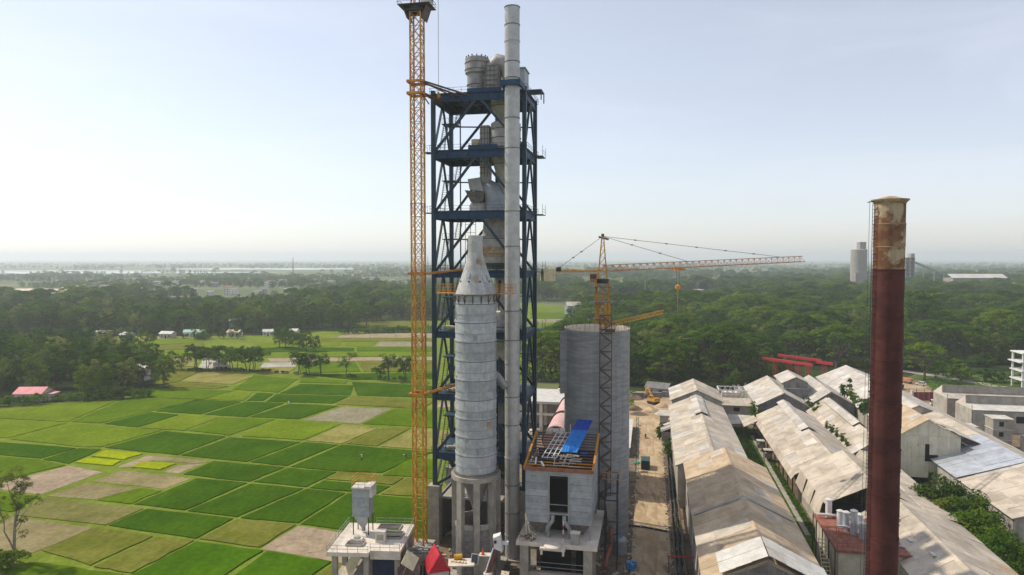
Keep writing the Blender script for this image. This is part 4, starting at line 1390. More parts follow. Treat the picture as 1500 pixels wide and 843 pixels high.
b_ = thing('debris_pile', 'heap of wood and pipe offcuts on the left front corner of the filter house deck', 'debris', FU - 1.2, FV + .6, 9.0)
for k in range(16):
    a = rr_.uniform(0, 3.1)
    c = Vector((rr_.uniform(-1.4, 1.2), rr_.uniform(-.9, 1.2), .15 + .05 * k))
    d = Vector((math.cos(a), math.sin(a), rr_.uniform(-.1, .35))) * rr_.uniform(.5, 1.1)
    MB().beam(c - d, c + d, .14, .1).build('plank', rr_.choice([M['cream'], M['hoist'], M['gravel'], M['rustdeck']]), b_)
MB().beam((-.2, .4, 0), (-.5, .6, 4.2), .14).beam((.6, .4, 0), (-.5, .6, 4.2), .14).beam((.3, 1.4, 0), (-.5, .6, 4.2), .14).build('tripod', M['cream'], b_)

# clutter between the filter house and the silo: hoppers, ducts
t_ = thing('intake_hopper', 'dark steel hopper frame between the filter house and the silo', 'hopper', 126, -8.0)
q = MB()
for x, y in ((0, 0), (2.2, 0), (2.2, 4), (0, 4)):
    q.beam((x, y, 0), (x, y, 17), .22)
for zz in (5, 9, 13, 17):
    q.beam((0, 0, zz), (2.2, 0, zz), .18).beam((2.2, 0, zz), (2.2, 4, zz), .18).beam((0, 4, zz), (2.2, 4, zz), .18)
q.build('frame', M['dark'], t_)
MB().hexa([(.7, 1.5, 7.5), (1.5, 1.5, 7.5), (1.5, 2.5, 7.5), (.7, 2.5, 7.5), (.1, .1, 12.5), (2.1, .1, 12.5), (2.1, 3.9, 12.5), (.1, 3.9, 12.5)]).build('hopper_body', M['steel'], t_)
MB().path([(1, 2, 7.5), (1, 2, 4), (.4, -.5, 2.2), (.2, -2, 1.2)], .4, 10).build('chute', M['rustdeck'], t_, smooth=40)
q = MB()
for zz in (17.1, 18.3):
    q.beam((-.4, -.4, zz), (3, -.4, zz), .1).beam((3, -.4, zz), (3, 4, zz), .1)
for x in (-.4, 1.2, 3):
    q.beam((x, -.4, 17), (x, -.4, 18.4), .1)
q.build('handrail', M['orange'], t_)

# ---------------------------------------------------------------- platform with the dust collector, lower left
PA = -3.5
t_ = thingw('concrete_platform', 'raised concrete platform with floor openings and handrails at the edge of the fields', 'platform', (-30.2, 109.9, 0), R(PA))
# slab built round its openings
sl_ = M['conc_white']
for a in ((0, 6.9, -.2, 2.0), (0, 2.4, 2.0, 3.6), (5.2, 6.9, 2.0, 3.6), (0, 11.9, 3.6, 5.4), (0, 7.2, 5.4, 8.0), (10.8, 11.9, 5.4, 8.0), (0, 6.0, 8.0, 11.2), (9.8, 11.9, 8.0, 11.2), (6.0, 9.8, 8.0, 8.5), (0, 11.9, 11.2, 12.0), (6.9, 11.9, .9, 3.6)):
    MB().bx(a[0] + .004, a[1] - .004, a[2] + .004, a[3] - .004, 9.45, 10.0).build('floor_panel', sl_, t_)
MB().bx(6.9, 11.9, .45, .9, 8.6, 10.02).build('edge_beam', M['conc_white'], t_)
MB().bx(-.1, 6.9, -.5, -.2, 9.35, 10.02).build('edge_beam', M['conc_white'], t_)
for (x0, x1, y0, y1) in ((2.4, 5.2, 2.0, 3.6), (7.2, 10.8, 5.4, 8.0), (6.0, 9.8, 8.5, 11.2)):
    for b in ((x0, x1, y0 - .15, y0), (x0, x1, y1, y1 + .15), (x0 - .15, x0, y0, y1), (x1, x1 + .15, y0, y1)):
        MB().bx(*b, 9.98, 10.3).build('opening_kerb', M['conc'], t_)
for x, y in ((1.0, .6), (6.3, .6), (11.2, 1.6), (1, 6), (6.3, 6.5), (11.2, 6.5), (1, 11.4), (6.3, 11.4), (11.2, 11.4)):
    MB().bx(x - .42, x + .42, y - .42, y + .42, -.1, 9.45).build('column', M['conc'], t_)
for (a, b) in (((1, .6), (6.3, .6)), ((6.3, .6), (11.2, 1.6)), ((11.2, 1.6), (11.2, 6.5)), ((1, .6), (1, 6)), ((1, 6), (6.3, 6.5)), ((6.3, 6.5), (11.2, 6.5)), ((1, 11.4), (6.3, 11.4)), ((6.3, 11.4), (11.2, 11.4))):
    MB().beam((*a, 4.7), (*b, 4.7), .4, .6).build('tie_beam', M['conc'], t_)
MB().bx(6.9, 11.6, 1.9, 2.1, 5, 9.4).build('infill_wall', M['navy'], t_)
MB().bx(1.2, 11.0, 9.0, 9.2, 0, 9.4).build('infill_wall', M['block'], t_)
MB().bx(.6, 11.4, .8, 8.8, 4.95, 5.1).build('lower_floor', M['conc'], t_)
MB().hexa([(1.4, .2, 5.1), (3.4, .2, 5.1), (3.4, .3, 5.1), (1.4, .3, 5.1), (3.6, 5.4, 9.2), (5.4, 5.4, 9.2), (5.4, 5.5, 9.2), (3.6, 5.5, 9.2)]).build('stair_sheet', M['cream'], t_)
rl = []
for a, b in (((0, -.4), (6.8, -.4)), ((0, -.4), (0, 11.8)), ((6.9, .6), (11.8, .6)), ((11.8, .6), (11.8, 11.8)), ((5, 11.8), (11.8, 11.8))):
    q = MB()
    for hh_ in (.55, 1.1):
        q.beam((*a, 10 + hh_), (*b, 10 + hh_), .055)
    n = int(math.dist(a, b) / 1.5)
    for k in range(n + 1):
        xx, yy = a[0] + (b[0] - a[0]) * k / n, a[1] + (b[1] - a[1]) * k / n
        q.beam((xx, yy, 10), (xx, yy, 11.1), .06)
    q.build('handrail', M['steel'], t_)
k_ = thingw('equipment_block', 'pale concrete block upright in the middle of the raised platform', 'block', (-22.2, 113.7, 10.0), R(PA))
MB().bx(-.8, .8, -.6, .6, 0, 1.75).bx(-.9, .9, -.7, .7, 1.75, 1.95).build('body', M['conc_white'], k_)
MB().bx(-.6, .6, -.62, -.58, .4, 1.4).build('hatch', M['conc'], k_)
k_ = thingw('low_plinth', 'low pale machine plinth in front of the dust collector legs', 'plinth', (-26.3, 113.9, 10.0), R(PA))
MB().hexa([(-1.2, -.7, 0), (1.2, -.7, 0), (1.2, .7, 0), (-1.2, .7, 0), (-1.0, -.5, .5), (1.0, -.5, .5), (1.0, .5, .5), (-1.0, .5, .5)]).build('body', M['conc_white'], k_)
MB().bx(-.5, .5, -.3, .3, .5, .7).build('base_plate', M['steel'], k_)
D_ = thingw('dust_collector', 'grey box dust collector with a hopper on four thin legs on the raised platform', 'dust collector', (-26.0, 117.6, 10.0), R(PA - 3))
MB().bx(-1.55, 1.45, -1.3, 1.3, 3.2, 8.1).build('casing', M['clad'], D_)
q = MB()
for k in range(4):
    q.bx(-1.6, 1.5, -1.35, 1.35, 3.3 + k * 1.55, 3.4 + k * 1.55)
q.build('casing_rib', M['steel'], D_)
MB().hexa([(-.35, -.3, 1.0), (.35, -.3, 1.0), (.35, .3, 1.0), (-.35, .3, 1.0), (-1.45, -1.2, 3.2), (1.35, -1.2, 3.2), (1.35, 1.2, 3.2), (-1.45, 1.2, 3.2)]).build('hopper', M['clad'], D_)
MB().lathe([(.35, .3), (.35, 1.0)], 12).build('rotary_valve', M['steel'], D_)
q = MB().bx(-1.65, .6, -1.45, 1.45, 8.1, 8.35).bx(.64, 1.9, -1.45, 1.45, 8.1, 8.6)
q.bx(1.46, 2.0, -1.2, 1.2, 6.6, 8.1)
q.build('lid', M['newsheet'], D_)
for x in (-1.4, 1.3):
    for y in (-1.2, 1.2):
        MB().beam((x, y, 0), (x, y, 3.3), .14).build('leg', M['dark'], D_)
q = MB()
for hh_ in (8.9, 9.5, 10.1):
    for a, b in (((-1.6, -1.4), (1.9, -1.4)), ((1.9, -1.4), (1.9, 1.4)), ((1.9, 1.4), (-1.6, 1.4)), ((-1.6, 1.4), (-1.6, -1.4))):
        q.beam((*a, hh_), (*b, hh_), .05)
for x in (-1.6, -.4, .8, 1.9):
    for y in (-1.4, 1.4):
        q.beam((x, y, 8.1), (x, y, 10.1), .05)
q.build('guard_rail', M['orange'], D_)

# ---------------------------------------------------------------- foreground clutter between the crane and the deck
h_ = thingw('site_hut', 'small hut under a bright red pitched sheet at the foot of the yellow crane', 'hut', (-12.6, 112.5, 0), R(18))
MB().bx(-1.5, 1.5, -2, 2, 0, 6.2).build('wall', M['plaster'], h_)
for sx in (-1, 1):
    MB().hexa([(0, -2.3, 9.2), (0, 2.3, 9.2), (sx * 1.9, 2.3, 6.1), (sx * 1.9, -2.3, 6.1), (0, -2.3, 9.28), (0, 2.3, 9.28), (sx * 1.95, 2.3, 6.18), (sx * 1.95, -2.3, 6.18)]).build('roof_sheet', M['red'], h_)
MB().poly([(-1.8, -2.25, 6.2), (1.8, -2.25, 6.2), (0, -2.25, 9.15)]).build('gable', M['red'], h_)
MB().bx(-.5, .5, -2.04, -2.0, .2, 2.4).build('door', M['bluebox'], h_)
p_ = thingw('steel_rack', 'grey steel frames stacked at the foot of the yellow crane', 'steel rack', (-15.6, 117.2, 0), R(6))
q = MB()
for x in (-2.6, 0, 2.6):
    q.beam((x, -1, 0), (x, -1, 7.2), .25).beam((x, 1, 0), (x, 1, 7.2), .25)
for zz in (5.0, 6.0, 7.0):
    for yy in (-1, 1):
        q.beam((-2.9, yy, zz), (2.9, yy, zz), .22)
q.build('frame', M['steel'], p_)
rr_ = random.Random(4)
for k in range(10):
    MB().box((rr_.uniform(-2.2, 2.2), rr_.uniform(-.6, .6), 7.2 + .13 * (k % 4)), (rr_.uniform(.8, 2), .25, .25), rr_.uniform(-.5, .5)).build('pipe_length', M['silver'] if k % 2 else M['steel'], p_)
MB().bx(-2.5, 2.4, -.9, .9, 0, 4.6).build('curtain', M['teal'], p_)
p_ = thingw('board', 'cream board propped up on end beside the raised platform', 'board', (-16.6, 109.2, 8.7), R(12))
MB().box((0, 0, 0), (2.4, .12, 2.4)).build('sheet', M['cream'], p_)
p_.rotation_euler = (R(-38), R(38), R(14))
MB().box((0, .3, -2.2), (.2, .2, 3.6)).build('prop', M['hoist'], p_)
p_ = thingw('material_hopper', 'dark sloping hopper sheet under the propped cream board', 'hopper', (-16.9, 110.8, 0), R(8))
MB().hexa([(-.9, -.9, 0), (.9, -.9, 0), (.9, .9, 0), (-.9, .9, 0), (-2.0, -1.8, 6.2), (1.6, -1.8, 5.4), (1.8, 1.8, 7.8), (-2.0, 1.8, 8.2)]).build('body', M['hoist'], p_)
p_ = thingw('solar_panel', 'dark panel in a white frame tilted at the foot of the ringed tower', 'panel', (-6.3, 113.6, 0), R(-4))
MB().box((0, 0, 0), (1.3, .1, 1.7)).build('frame', M['white'], p_, (0, 0, 7.0))
MB().box((0, -.03, 0), (1.05, .08, 1.45)).build('glass', M['glass'], p_, (0, -.02, 7.0))
MB().beam((0, .15, 0), (0, .15, 6.8), .12).build('post', M['steel'], p_)
for ch in p_.children:
    if ch.name.split('.')[0] in ('frame', 'glass'):
        ch.rotation_euler = (R(-14), R(5), 0)
p_ = thingw('junction_cabinet', 'pale cabinet behind the white framed panel', 'cabinet', (-4.6, 115.2, 0), R(-4))
MB().bx(-.9, .9, -.6, .6, 0, 7.0).build('case', M['conc'], p_)
MB().bx(-1.0, 1.0, -.7, .7, 7.0, 7.1).build('lid', M['conc_white'], p_)
p_ = thingw('traffic_cone', 'orange cone on the cabinet top at the foot of the ringed tower', 'cone', (-5.0, 115.1, 7.1), 0)
MB().bx(-.3, .3, -.3, .3, 0, .06).build('base', M['redlead'], p_)
MB().lathe([(.26, .06), (.06, .95), (.05, 1.0)], 12).build('body', pm('cone_orange', (.7, .13, .02), rough=.5), p_, smooth=30)
p_ = thingw('drum', 'yellow drum lying on its side by the ringed tower legs', 'drum', (-9.2, 114.4, 6.5), R(10))
MB().tube((-.65, 0, .5), (.65, 0, .5), .48, n=14).build('shell', M['yellow'], p_)
MB().tube((-.68, 0, .5), (-.6, 0, .5), .52, n=14).tube((.6, 0, .5), (.68, 0, .5), .52, n=14).build('rim', M['orange'], p_)
p_ = thingw('work_table', 'pale plank stage carrying the yellow drum', 'stage', (-8.6, 113.6, 0), R(4))
MB().bx(-2.2, 2.2, -1.4, 1.4, 6.25, 6.48).build('top', M['conc_white'], p_)
for x in (-2, 2):
    for y in (-1.2, 1.2):
        MB().beam((x, y, 0), (x, y, 6.25), .2).build('leg', M['hoist'], p_)
for k in range(5):
    MB().box((-1.4 + k * .5, .2 - .15 * k, 6.6), (.7, .35, .2), .5 * k).build('offcut', M['cream'], p_)
p_ = thingw('screw_conveyor', 'brown tube conveyor sloping up to a white hood beside the stack', 'conveyor', (-4.0, 110.6, 0), 0)
A, B = Vector((-1.9, -1.4, .3)), Vector((1.6, 2.8, 9.8))
MB().tube(A, B, .42, n=14).build('tube', pm('brown_tube', (.10, .035, .03), (.14, .05, .04), rough=.5), p_)
MB().beam(A + (B - A) * .3 + Vector((-.42, -.25, .2)), A + (B - A) * .92 + Vector((-.42, -.25, .2)), .1, .3).build('pipe_cover', M['white'], p_)
m_ = A + (B - A) * .55
MB().lathe([(.75, m_.z - .2), (.8, m_.z), (.6, m_.z + .2)], 14, c=(m_.x, m_.y)).build('collar', M['conc_white'], p_, smooth=30)
q = MB().hexa([(1.0, 2.0, 9.2), (2.4, 2.0, 8.6), (2.6, 3.6, 8.6), (1.0, 3.6, 9.2), (.8, 2.0, 11.0), (2.0, 2.2, 11.4), (2.1, 3.6, 11.4), (.8, 3.6, 11.0)])
q.bx(2.3, 3.4, 2.6, 3.1, 9.6, 10.1)
q.build('hood', M['white'], p_)
MB().bx(.98, 1.4, 1.92, 2.0, 10.1, 10.6).build('hatch', M['dark'], p_)
MB().beam((1.0, 2.2, 0), (1.2, 2.4, 8), .3).beam((-1, -.4, 0), (-1, -.4, 3), .3).build('support', M['hoist'], p_)
p_ = thingw('stair_ramp', 'pale sheet stair beside the brown tube conveyor', 'stair', (-1.8, 111.0, 0), R(-20))
MB().hexa([(-.7, -2, 0), (.7, -2, 0), (.7, -1.9, 0), (-.7, -1.9, 0), (-.7, 2, 5.2), (.7, 2, 5.2), (.7, 2.1, 5.2), (-.7, 2.1, 5.2)]).build('sheet', M['cream'], p_)
MB().beam((0, 1.9, 0), (0, 1.9, 5.0), .2).build('prop', M['hoist'], p_)
rr_ = random.Random(12)
q = MB()
for k in range(420):          # rubble, planks and pipe ends lying about the site
    u_, v_ = rr_.uniform(100, 160), rr_.uniform(-46, -3.8)
    p0 = uv(u_, v_, .12)
    q.box(p0, (rr_.uniform(.2, 1.6), rr_.uniform(.15, .5), rr_.uniform(.1, .5)), rr_.uniform(0, 3.1), rr_.randrange(4))
for k in range(260):          # spoil and stones along the road edges
    u_ = rr_.uniform(105, 240)
    v_ = rr_.choice((rr_.gauss(-3.5, .5), rr_.gauss(4.2, .4)))
    p0 = uv(u_, v_, .1)
    q.box(p0, (rr_.uniform(.15, .7), rr_.uniform(.15, .6), rr_.uniform(.1, .4)), rr_.uniform(0, 3.1), rr_.choice((0, 0, 1, 2)))
tag(q.build('site_rubble', [M['gravel'], M['conc'], M['hoist'], M['cream']]), kind='stuff')
for k, (u_, v_) in enumerate(((127.0, -3.6), (126.2, -2.9), (127.6, -2.6))):
    d = thing('drum', ['blue drum at the road edge beside the silo foot', 'blue drum nearest the camera at the silo foot', 'blue drum on the road side of its group by the silo'][k], 'drum', u_, v_, .02, 0, 'blue drums at the silo foot')
    MB().lathe([(.42, 0), (.42, 1.25)], 14).build('shell', M['bluebox'], d, smooth=30)
    MB().lathe([(.45, .4), (.45, .46)], 14, cap0=False, cap1=False).lathe([(.45, .8), (.45, .86)], 14, cap0=False, cap1=False).build('hoop', M['bluedark'], d)
wt = thing('water_tank', 'pale blue tank standing in shade at the foot of the silo', 'tank', 133.6, -5.4)
MB().lathe([(1.3, 0), (1.3, 2.6), (1.0, 3.0), (.3, 3.1)], 18).build('shell', M['clad'], wt, smooth=30)
MB().lathe([(.3, 3.1), (.3, 3.3)], 10).build('lid', M['bluebox'], wt)

# ---------------------------------------------------------------- kiln and pale roofed slab building behind
t_ = thing('rotary_kiln', 'pink kiln drum with a dark tyre on concrete piers behind the blue tower', 'kiln', 152, -21.0)
for k in range(5):
    MB().tube((0, k * 7.5, 16.6 + k * .3), (0, k * 7.5 + 7.46, 16.9 + k * .3), 2.75, n=30).build('shell_course', M['pink'], t_, smooth=30)
for k in (0.4, 14, 30):
    MB().tube((0, k, 16.6 + k * .04), (0, k + 1.0, 16.64 + k * .04), 3.05, n=30).build('tyre', M['dark'], t_, smooth=30)
    MB().bx(-3.2, 3.2, k - 1.5, k + 2.5, 0, 13.4 + k * .04).build('pier', M['conc_white'], t_)
t_ = thing('cooler_building', 'long white roofed concrete frame building behind the blue tower', 'industrial building', 222, -44)
MB().bx(0, 17.5, 0, 22, 9.6, 10.4).build('roof_slab', M['newsheet'], t_)
MB().bx(-10, 0, 1, 20, 8.4, 8.9).build('roof_slab', M['conc_white'], t_)
for x in (-8.5, 1.0, 8.5, 16.5):
    for y in (1, 11, 21):
        MB().bx(x - .5, x + .5, y - .5, y + .5, 0, 9.6 if x > 0 else 8.4).build('column', M['conc_white'], t_)
MB().bx(.5, 17, .6, .8, 5.6, 6.4).build('beam', M['conc_white'], t_)
MB().bx(1.5, 16, 12, 12.3, 0, 9.5).build('back_wall', M['wall'], t_)
rr_ = random.Random(9)
for k in range(4):
    q = thing('material_pile', ['pale heap of sheeting at the right end of the white roof', 'white sacks left beside the silo behind the kiln', 'heap of pale rubble near the kiln pier', 'pale board stack under the white roofed frame building'][k], 'material pile', (238, 205, 178, 219)[k], (-29.5, -25, -24, -38)[k], (10.4, 0, 0, 0)[k])
    for j in range(7):
        MB().box((rr_.uniform(-1.5, 1.5), rr_.uniform(-1.5, 1.5), .4 + .4 * (j % 3)), (2.2, 1.6, .8), rr_.uniform(0, 3)).build('lump', M['conc_white'], q)
t_ = thing('boundary_wall', 'low dark red brick wall behind the white roofed frame building', 'wall', 262, -52)
for k in range(9):
    MB().bx(k * 4 + .03, k * 4 + 3.97, 0, .3, 0, 5.0 + .1 * (k % 2)).build('wall_panel', pm('maroon_wall' + str(k), (.10, .05, .045), (.15, .075, .06), scale=.8, rough=.9) if k == 0 else bpy.data.materials['maroon_wall0'], t_)

t_ = thing('shade_block', 'plain grey block added unseen behind the concrete silo to shade the road', 'industrial building', 167, -16.2)  # added block, out of view, that throws a shadow band over the road
MB().bx(0, 8.2, 0, 18, 0, 18.4).build('wall', M['clad2'], t_)
MB().bx(-.2, 8.4, -.2, 18.2, 18.4, 18.8).build('roof', M['steel'], t_)
MB().bx(3, 5, -.05, 0, 0, 3).build('door', M['dark'], t_)
# ---------------------------------------------------------------- things along the road
t_ = thing('site_cabin', 'long low cabin with a white roof left of the dirt road', 'cabin', 199, -7.6)
MB().bx(0, 1.9, 0, 36, 0, 2.7).build('wall', M['plaster'], t_)
for k in range(9):
    MB().bx(-.25, 2.2, k * 4.05 - .2, k * 4.05 + 3.8, 2.7 + .02 * (k % 2), 2.85 + .02 * (k % 2)).build('roof_sheet', M['newsheet'], t_)
for k in range(5):
    MB().bx(1.9, 1.96, 3 + k * 7, 4.2 + k * 7, .2, 2.2).build('door', M['bluebox'], t_)
t_ = thing('scaffold_mast', 'tall thin green scaffold mast beside the dirt road', 'mast', 186.5, -3.2)
q = MB()
for x, y in ((-.3, -.3), (.3, -.3), (.3, .3), (-.3, .3)):
    q.beam((x, y, 0), (x, y, 15), .09)
for k in range(12):
    q.beam((-.3, -.3, k * 1.25), (.3, -.3, k * 1.25 + 1.2), .06).beam((.3, .3, k * 1.25), (-.3, .3, k * 1.25 + 1.2), .06)
q.build('lattice', M['green_paint'], t_)
MB().bx(-.9, .9, -.9, .9, 2.2, 2.4).build('platform', M['green_paint'], t_)
t_ = thing('tool_container', 'dark green container beside the green mast', 'container', 188, -2.2)
MB().bx(0, 2.4, 0, 4.5, .15, 2.5).build('body', pm('dark_green_paint', (.015, .05, .045), (.02, .07, .06), rough=.5), t_)
for k in range(2):
    MB().bx(.1 + k * 1.13, 1.17 + k * 1.13, -.05, 0, .25, 2.4).build('door', M['teal'], t_)
for x in (.2, 2.2):
    MB().bx(x - .15, x + .15, 0, 4.5, 0, .15).build('skid', M['dark'], t_)
# pipes along the shed side of the road
for k, (v_, z_, mt) in enumerate(((4.9, .7, 'hoist'), (5.7, 1.0, 'dark'), (6.6, 1.5, 'hoist'))):
    t_ = thing('pipeline', ['brown pipe nearest the dirt road on low cradles', 'dark middle pipe on low cradles beside the road', 'brown pipe closest to the long shed on cradles'][k], 'pipe', 96, v_)
    for j in range(12):
        MB().tube((.12 * (j % 2), j * 9, z_), (.12 * ((j + 1) % 2), j * 9 + 9, z_ + .05 * (j % 3)), .24, n=10).build('pipe_length', M[mt], t_)
        MB().bx(-.3, .3, j * 9 + 4, j * 9 + 4.4, 0, z_ - .2).build('cradle', M['conc'], t_)
t_ = thing('pipe_goalpost', 'red pipe crossing the cradled pipes in the shade of the silo', 'pipe', 126.6, 3.4)
MB().tube((0, 0, 3.2), (5.2, 0, 3.3), .13, n=8).build('crossbar', M['gantry'], t_)
for x in (.3, 5.0):
    MB().tube((x, 0, 0), (x, 0, 3.2), .1, n=8).build('post', M['hoist'], t_)
t_ = thing('pipeline', 'black hose line lying across the dirt road in the sun', 'pipe', 148.5, -4.5)
pts = []
for k in range(13):
    pts.append((k * .95, -1.2 + 1.0 * math.sin(k * .5) * .35 - k * .14, .22 + .03 * math.sin(k * 2.1)))
MB().path(pts, .2, 8).build('hose', M['dark'], t_, smooth=40)
for k in range(4):
    MB().tube((pts[k * 3][0] - .15, pts[k * 3][1], pts[k * 3][2]), (pts[k * 3][0] + .15, pts[k * 3][1], pts[k * 3][2]), .29, n=8).build('coupling', M['steel'], t_)
# lean-to shacks against the first shed
t_ = thing('lean_to', 'grey lean-to shack with a patched roof between the road and the first shed', 'shack', 219, 3.9)
MB().bx(0, 2.7, 0, 9, 0, 3.0).build('wall', M['walldark'], t_)
for k in range(4):
    MB().hexa([(-.4, k * 2.3 - .2, 2.9), (3.0, k * 2.3 - .2, 4.3), (3.0, k * 2.3 + 2.1, 4.3), (-.4, k * 2.3 + 2.1, 2.9), (-.4, k * 2.3 - .2, 3.0), (3.0, k * 2.3 - .2, 4.4), (3.0, k * 2.3 + 2.1, 4.4), (-.4, k * 2.3 + 2.1, 3.0)]).build('roof_sheet', M['asbgrey'] if k % 2 else M['walldark'], t_)
t_ = thing('lean_to', 'pale block hut with a flat roof at the far left corner of the first shed', 'shack', 236, 3.4)
MB().bx(0, 3.6, 0, 8, 0, 4.2).build('wall', M['wall'], t_)
MB().bx(-.3, 3.9, -.3, 8.3, 4.2, 4.4).build('roof', M['asbgrey'], t_)
MB().bx(1.2, 2.2, -.05, 0, .1, 2.1).build('door', M['dark'], t_)
t_ = thing('water_tank', 'white tank on the roof edge of the patched lean-to', 'tank', 225.5, 6.6, 5.0)
MB().tube((-.6, 0, .5), (1.3, 0, .5), .45, n=12).build('shell', M['white'], t_, smooth=30)
MB().beam((0, 0, -2.0), (0, 0, .1), .15).beam((.9, 0, -2.0), (.9, 0, .1), .15).build('stand', M['steel'], t_)
# ---------------------------------------------------------------- long sheds right of the road
for k in ('asb', 'asbtan', 'asbgrey', 'newsheet', 'silver'):
    for n_ in M[k].node_tree.nodes:
        if n_.type == 'TEX_WAVE':
            n_.bands_direction = 'Y'
            n_.inputs['Scale'].default_value = .5 if k != 'silver' else .22
        if n_.type == 'BUMP':
            n_.inputs['Strength'].default_value = .35 if k != 'silver' else .8
for k in ('blue', 'bluedark'):
    for n_ in M[k].node_tree.nodes:
        if n_.type == 'TEX_WAVE':
            n_.inputs['Scale'].default_value = .6
for k in ('wallcream', 'walldark', 'redtin'):
    for n_ in M[k].node_tree.nodes:
        if n_.type == 'TEX_WAVE':
            n_.inputs['Scale'].default_value = .5
srng = random.Random(77)


def slope_sheets(t_, x_r, z_r, x_e, z_e, y0, y1, ns, nl, mats, name='roof_sheet', alt=None, missing=()):
    """lay ns x nl separate sheets from the ridge line down to the eave"""
    dx, dz = (x_e - x_r) / ns, (z_e - z_r) / ns
    dl = (y1 - y0) / nl
    s = math.hypot(dx, dz)
    nx, nz = -dz / s * (1 if dx > 0 else -1), abs(dx) / s
    th = .07
    lap = 1.035
    q = MB().hexa([(0, .03, 0), (dx * lap, .03, dz * lap), (dx * lap, dl - .03, dz * lap), (0, dl - .03, 0)][::(1 if dx < 0 else 1)] +
                  [(nx * th, .03, nz * th), (dx * lap + nx * th, .03, dz * lap + nz * th), (dx * lap + nx * th, dl - .03, dz * lap + nz * th), (nx * th, dl - .03, nz * th)])
    ms = [q.mesh(name, m_) for m_ in mats]
    for i in range(ns):
        for j in range(nl):
            if (i, j) in missing:
                continue
            me = ms[0] if len(ms) == 1 or srng.random() < .84 else srng.choice(ms[1:])
            o = put(name, me, t_, (x_r + dx * i + nx * (.05 * (ns - i) + .02 * (j % 2) + srng.uniform(0, .025)), y0 + dl * j, z_r + dz * i + nz * (.05 * (ns - i) + .02 * (j % 2) + srng.uniform(0, .025))))
            o.rotation_euler = (srng.uniform(-.004, .004), srng.uniform(-.006, .006), 0)


SF = .93          # the first row of sheds is the tallest


def raise_row(t_, u, v):
    t_.location = uv(u * SF, v * SF, CAMH * (1 - SF))
    t_.scale = (SF, SF, SF)


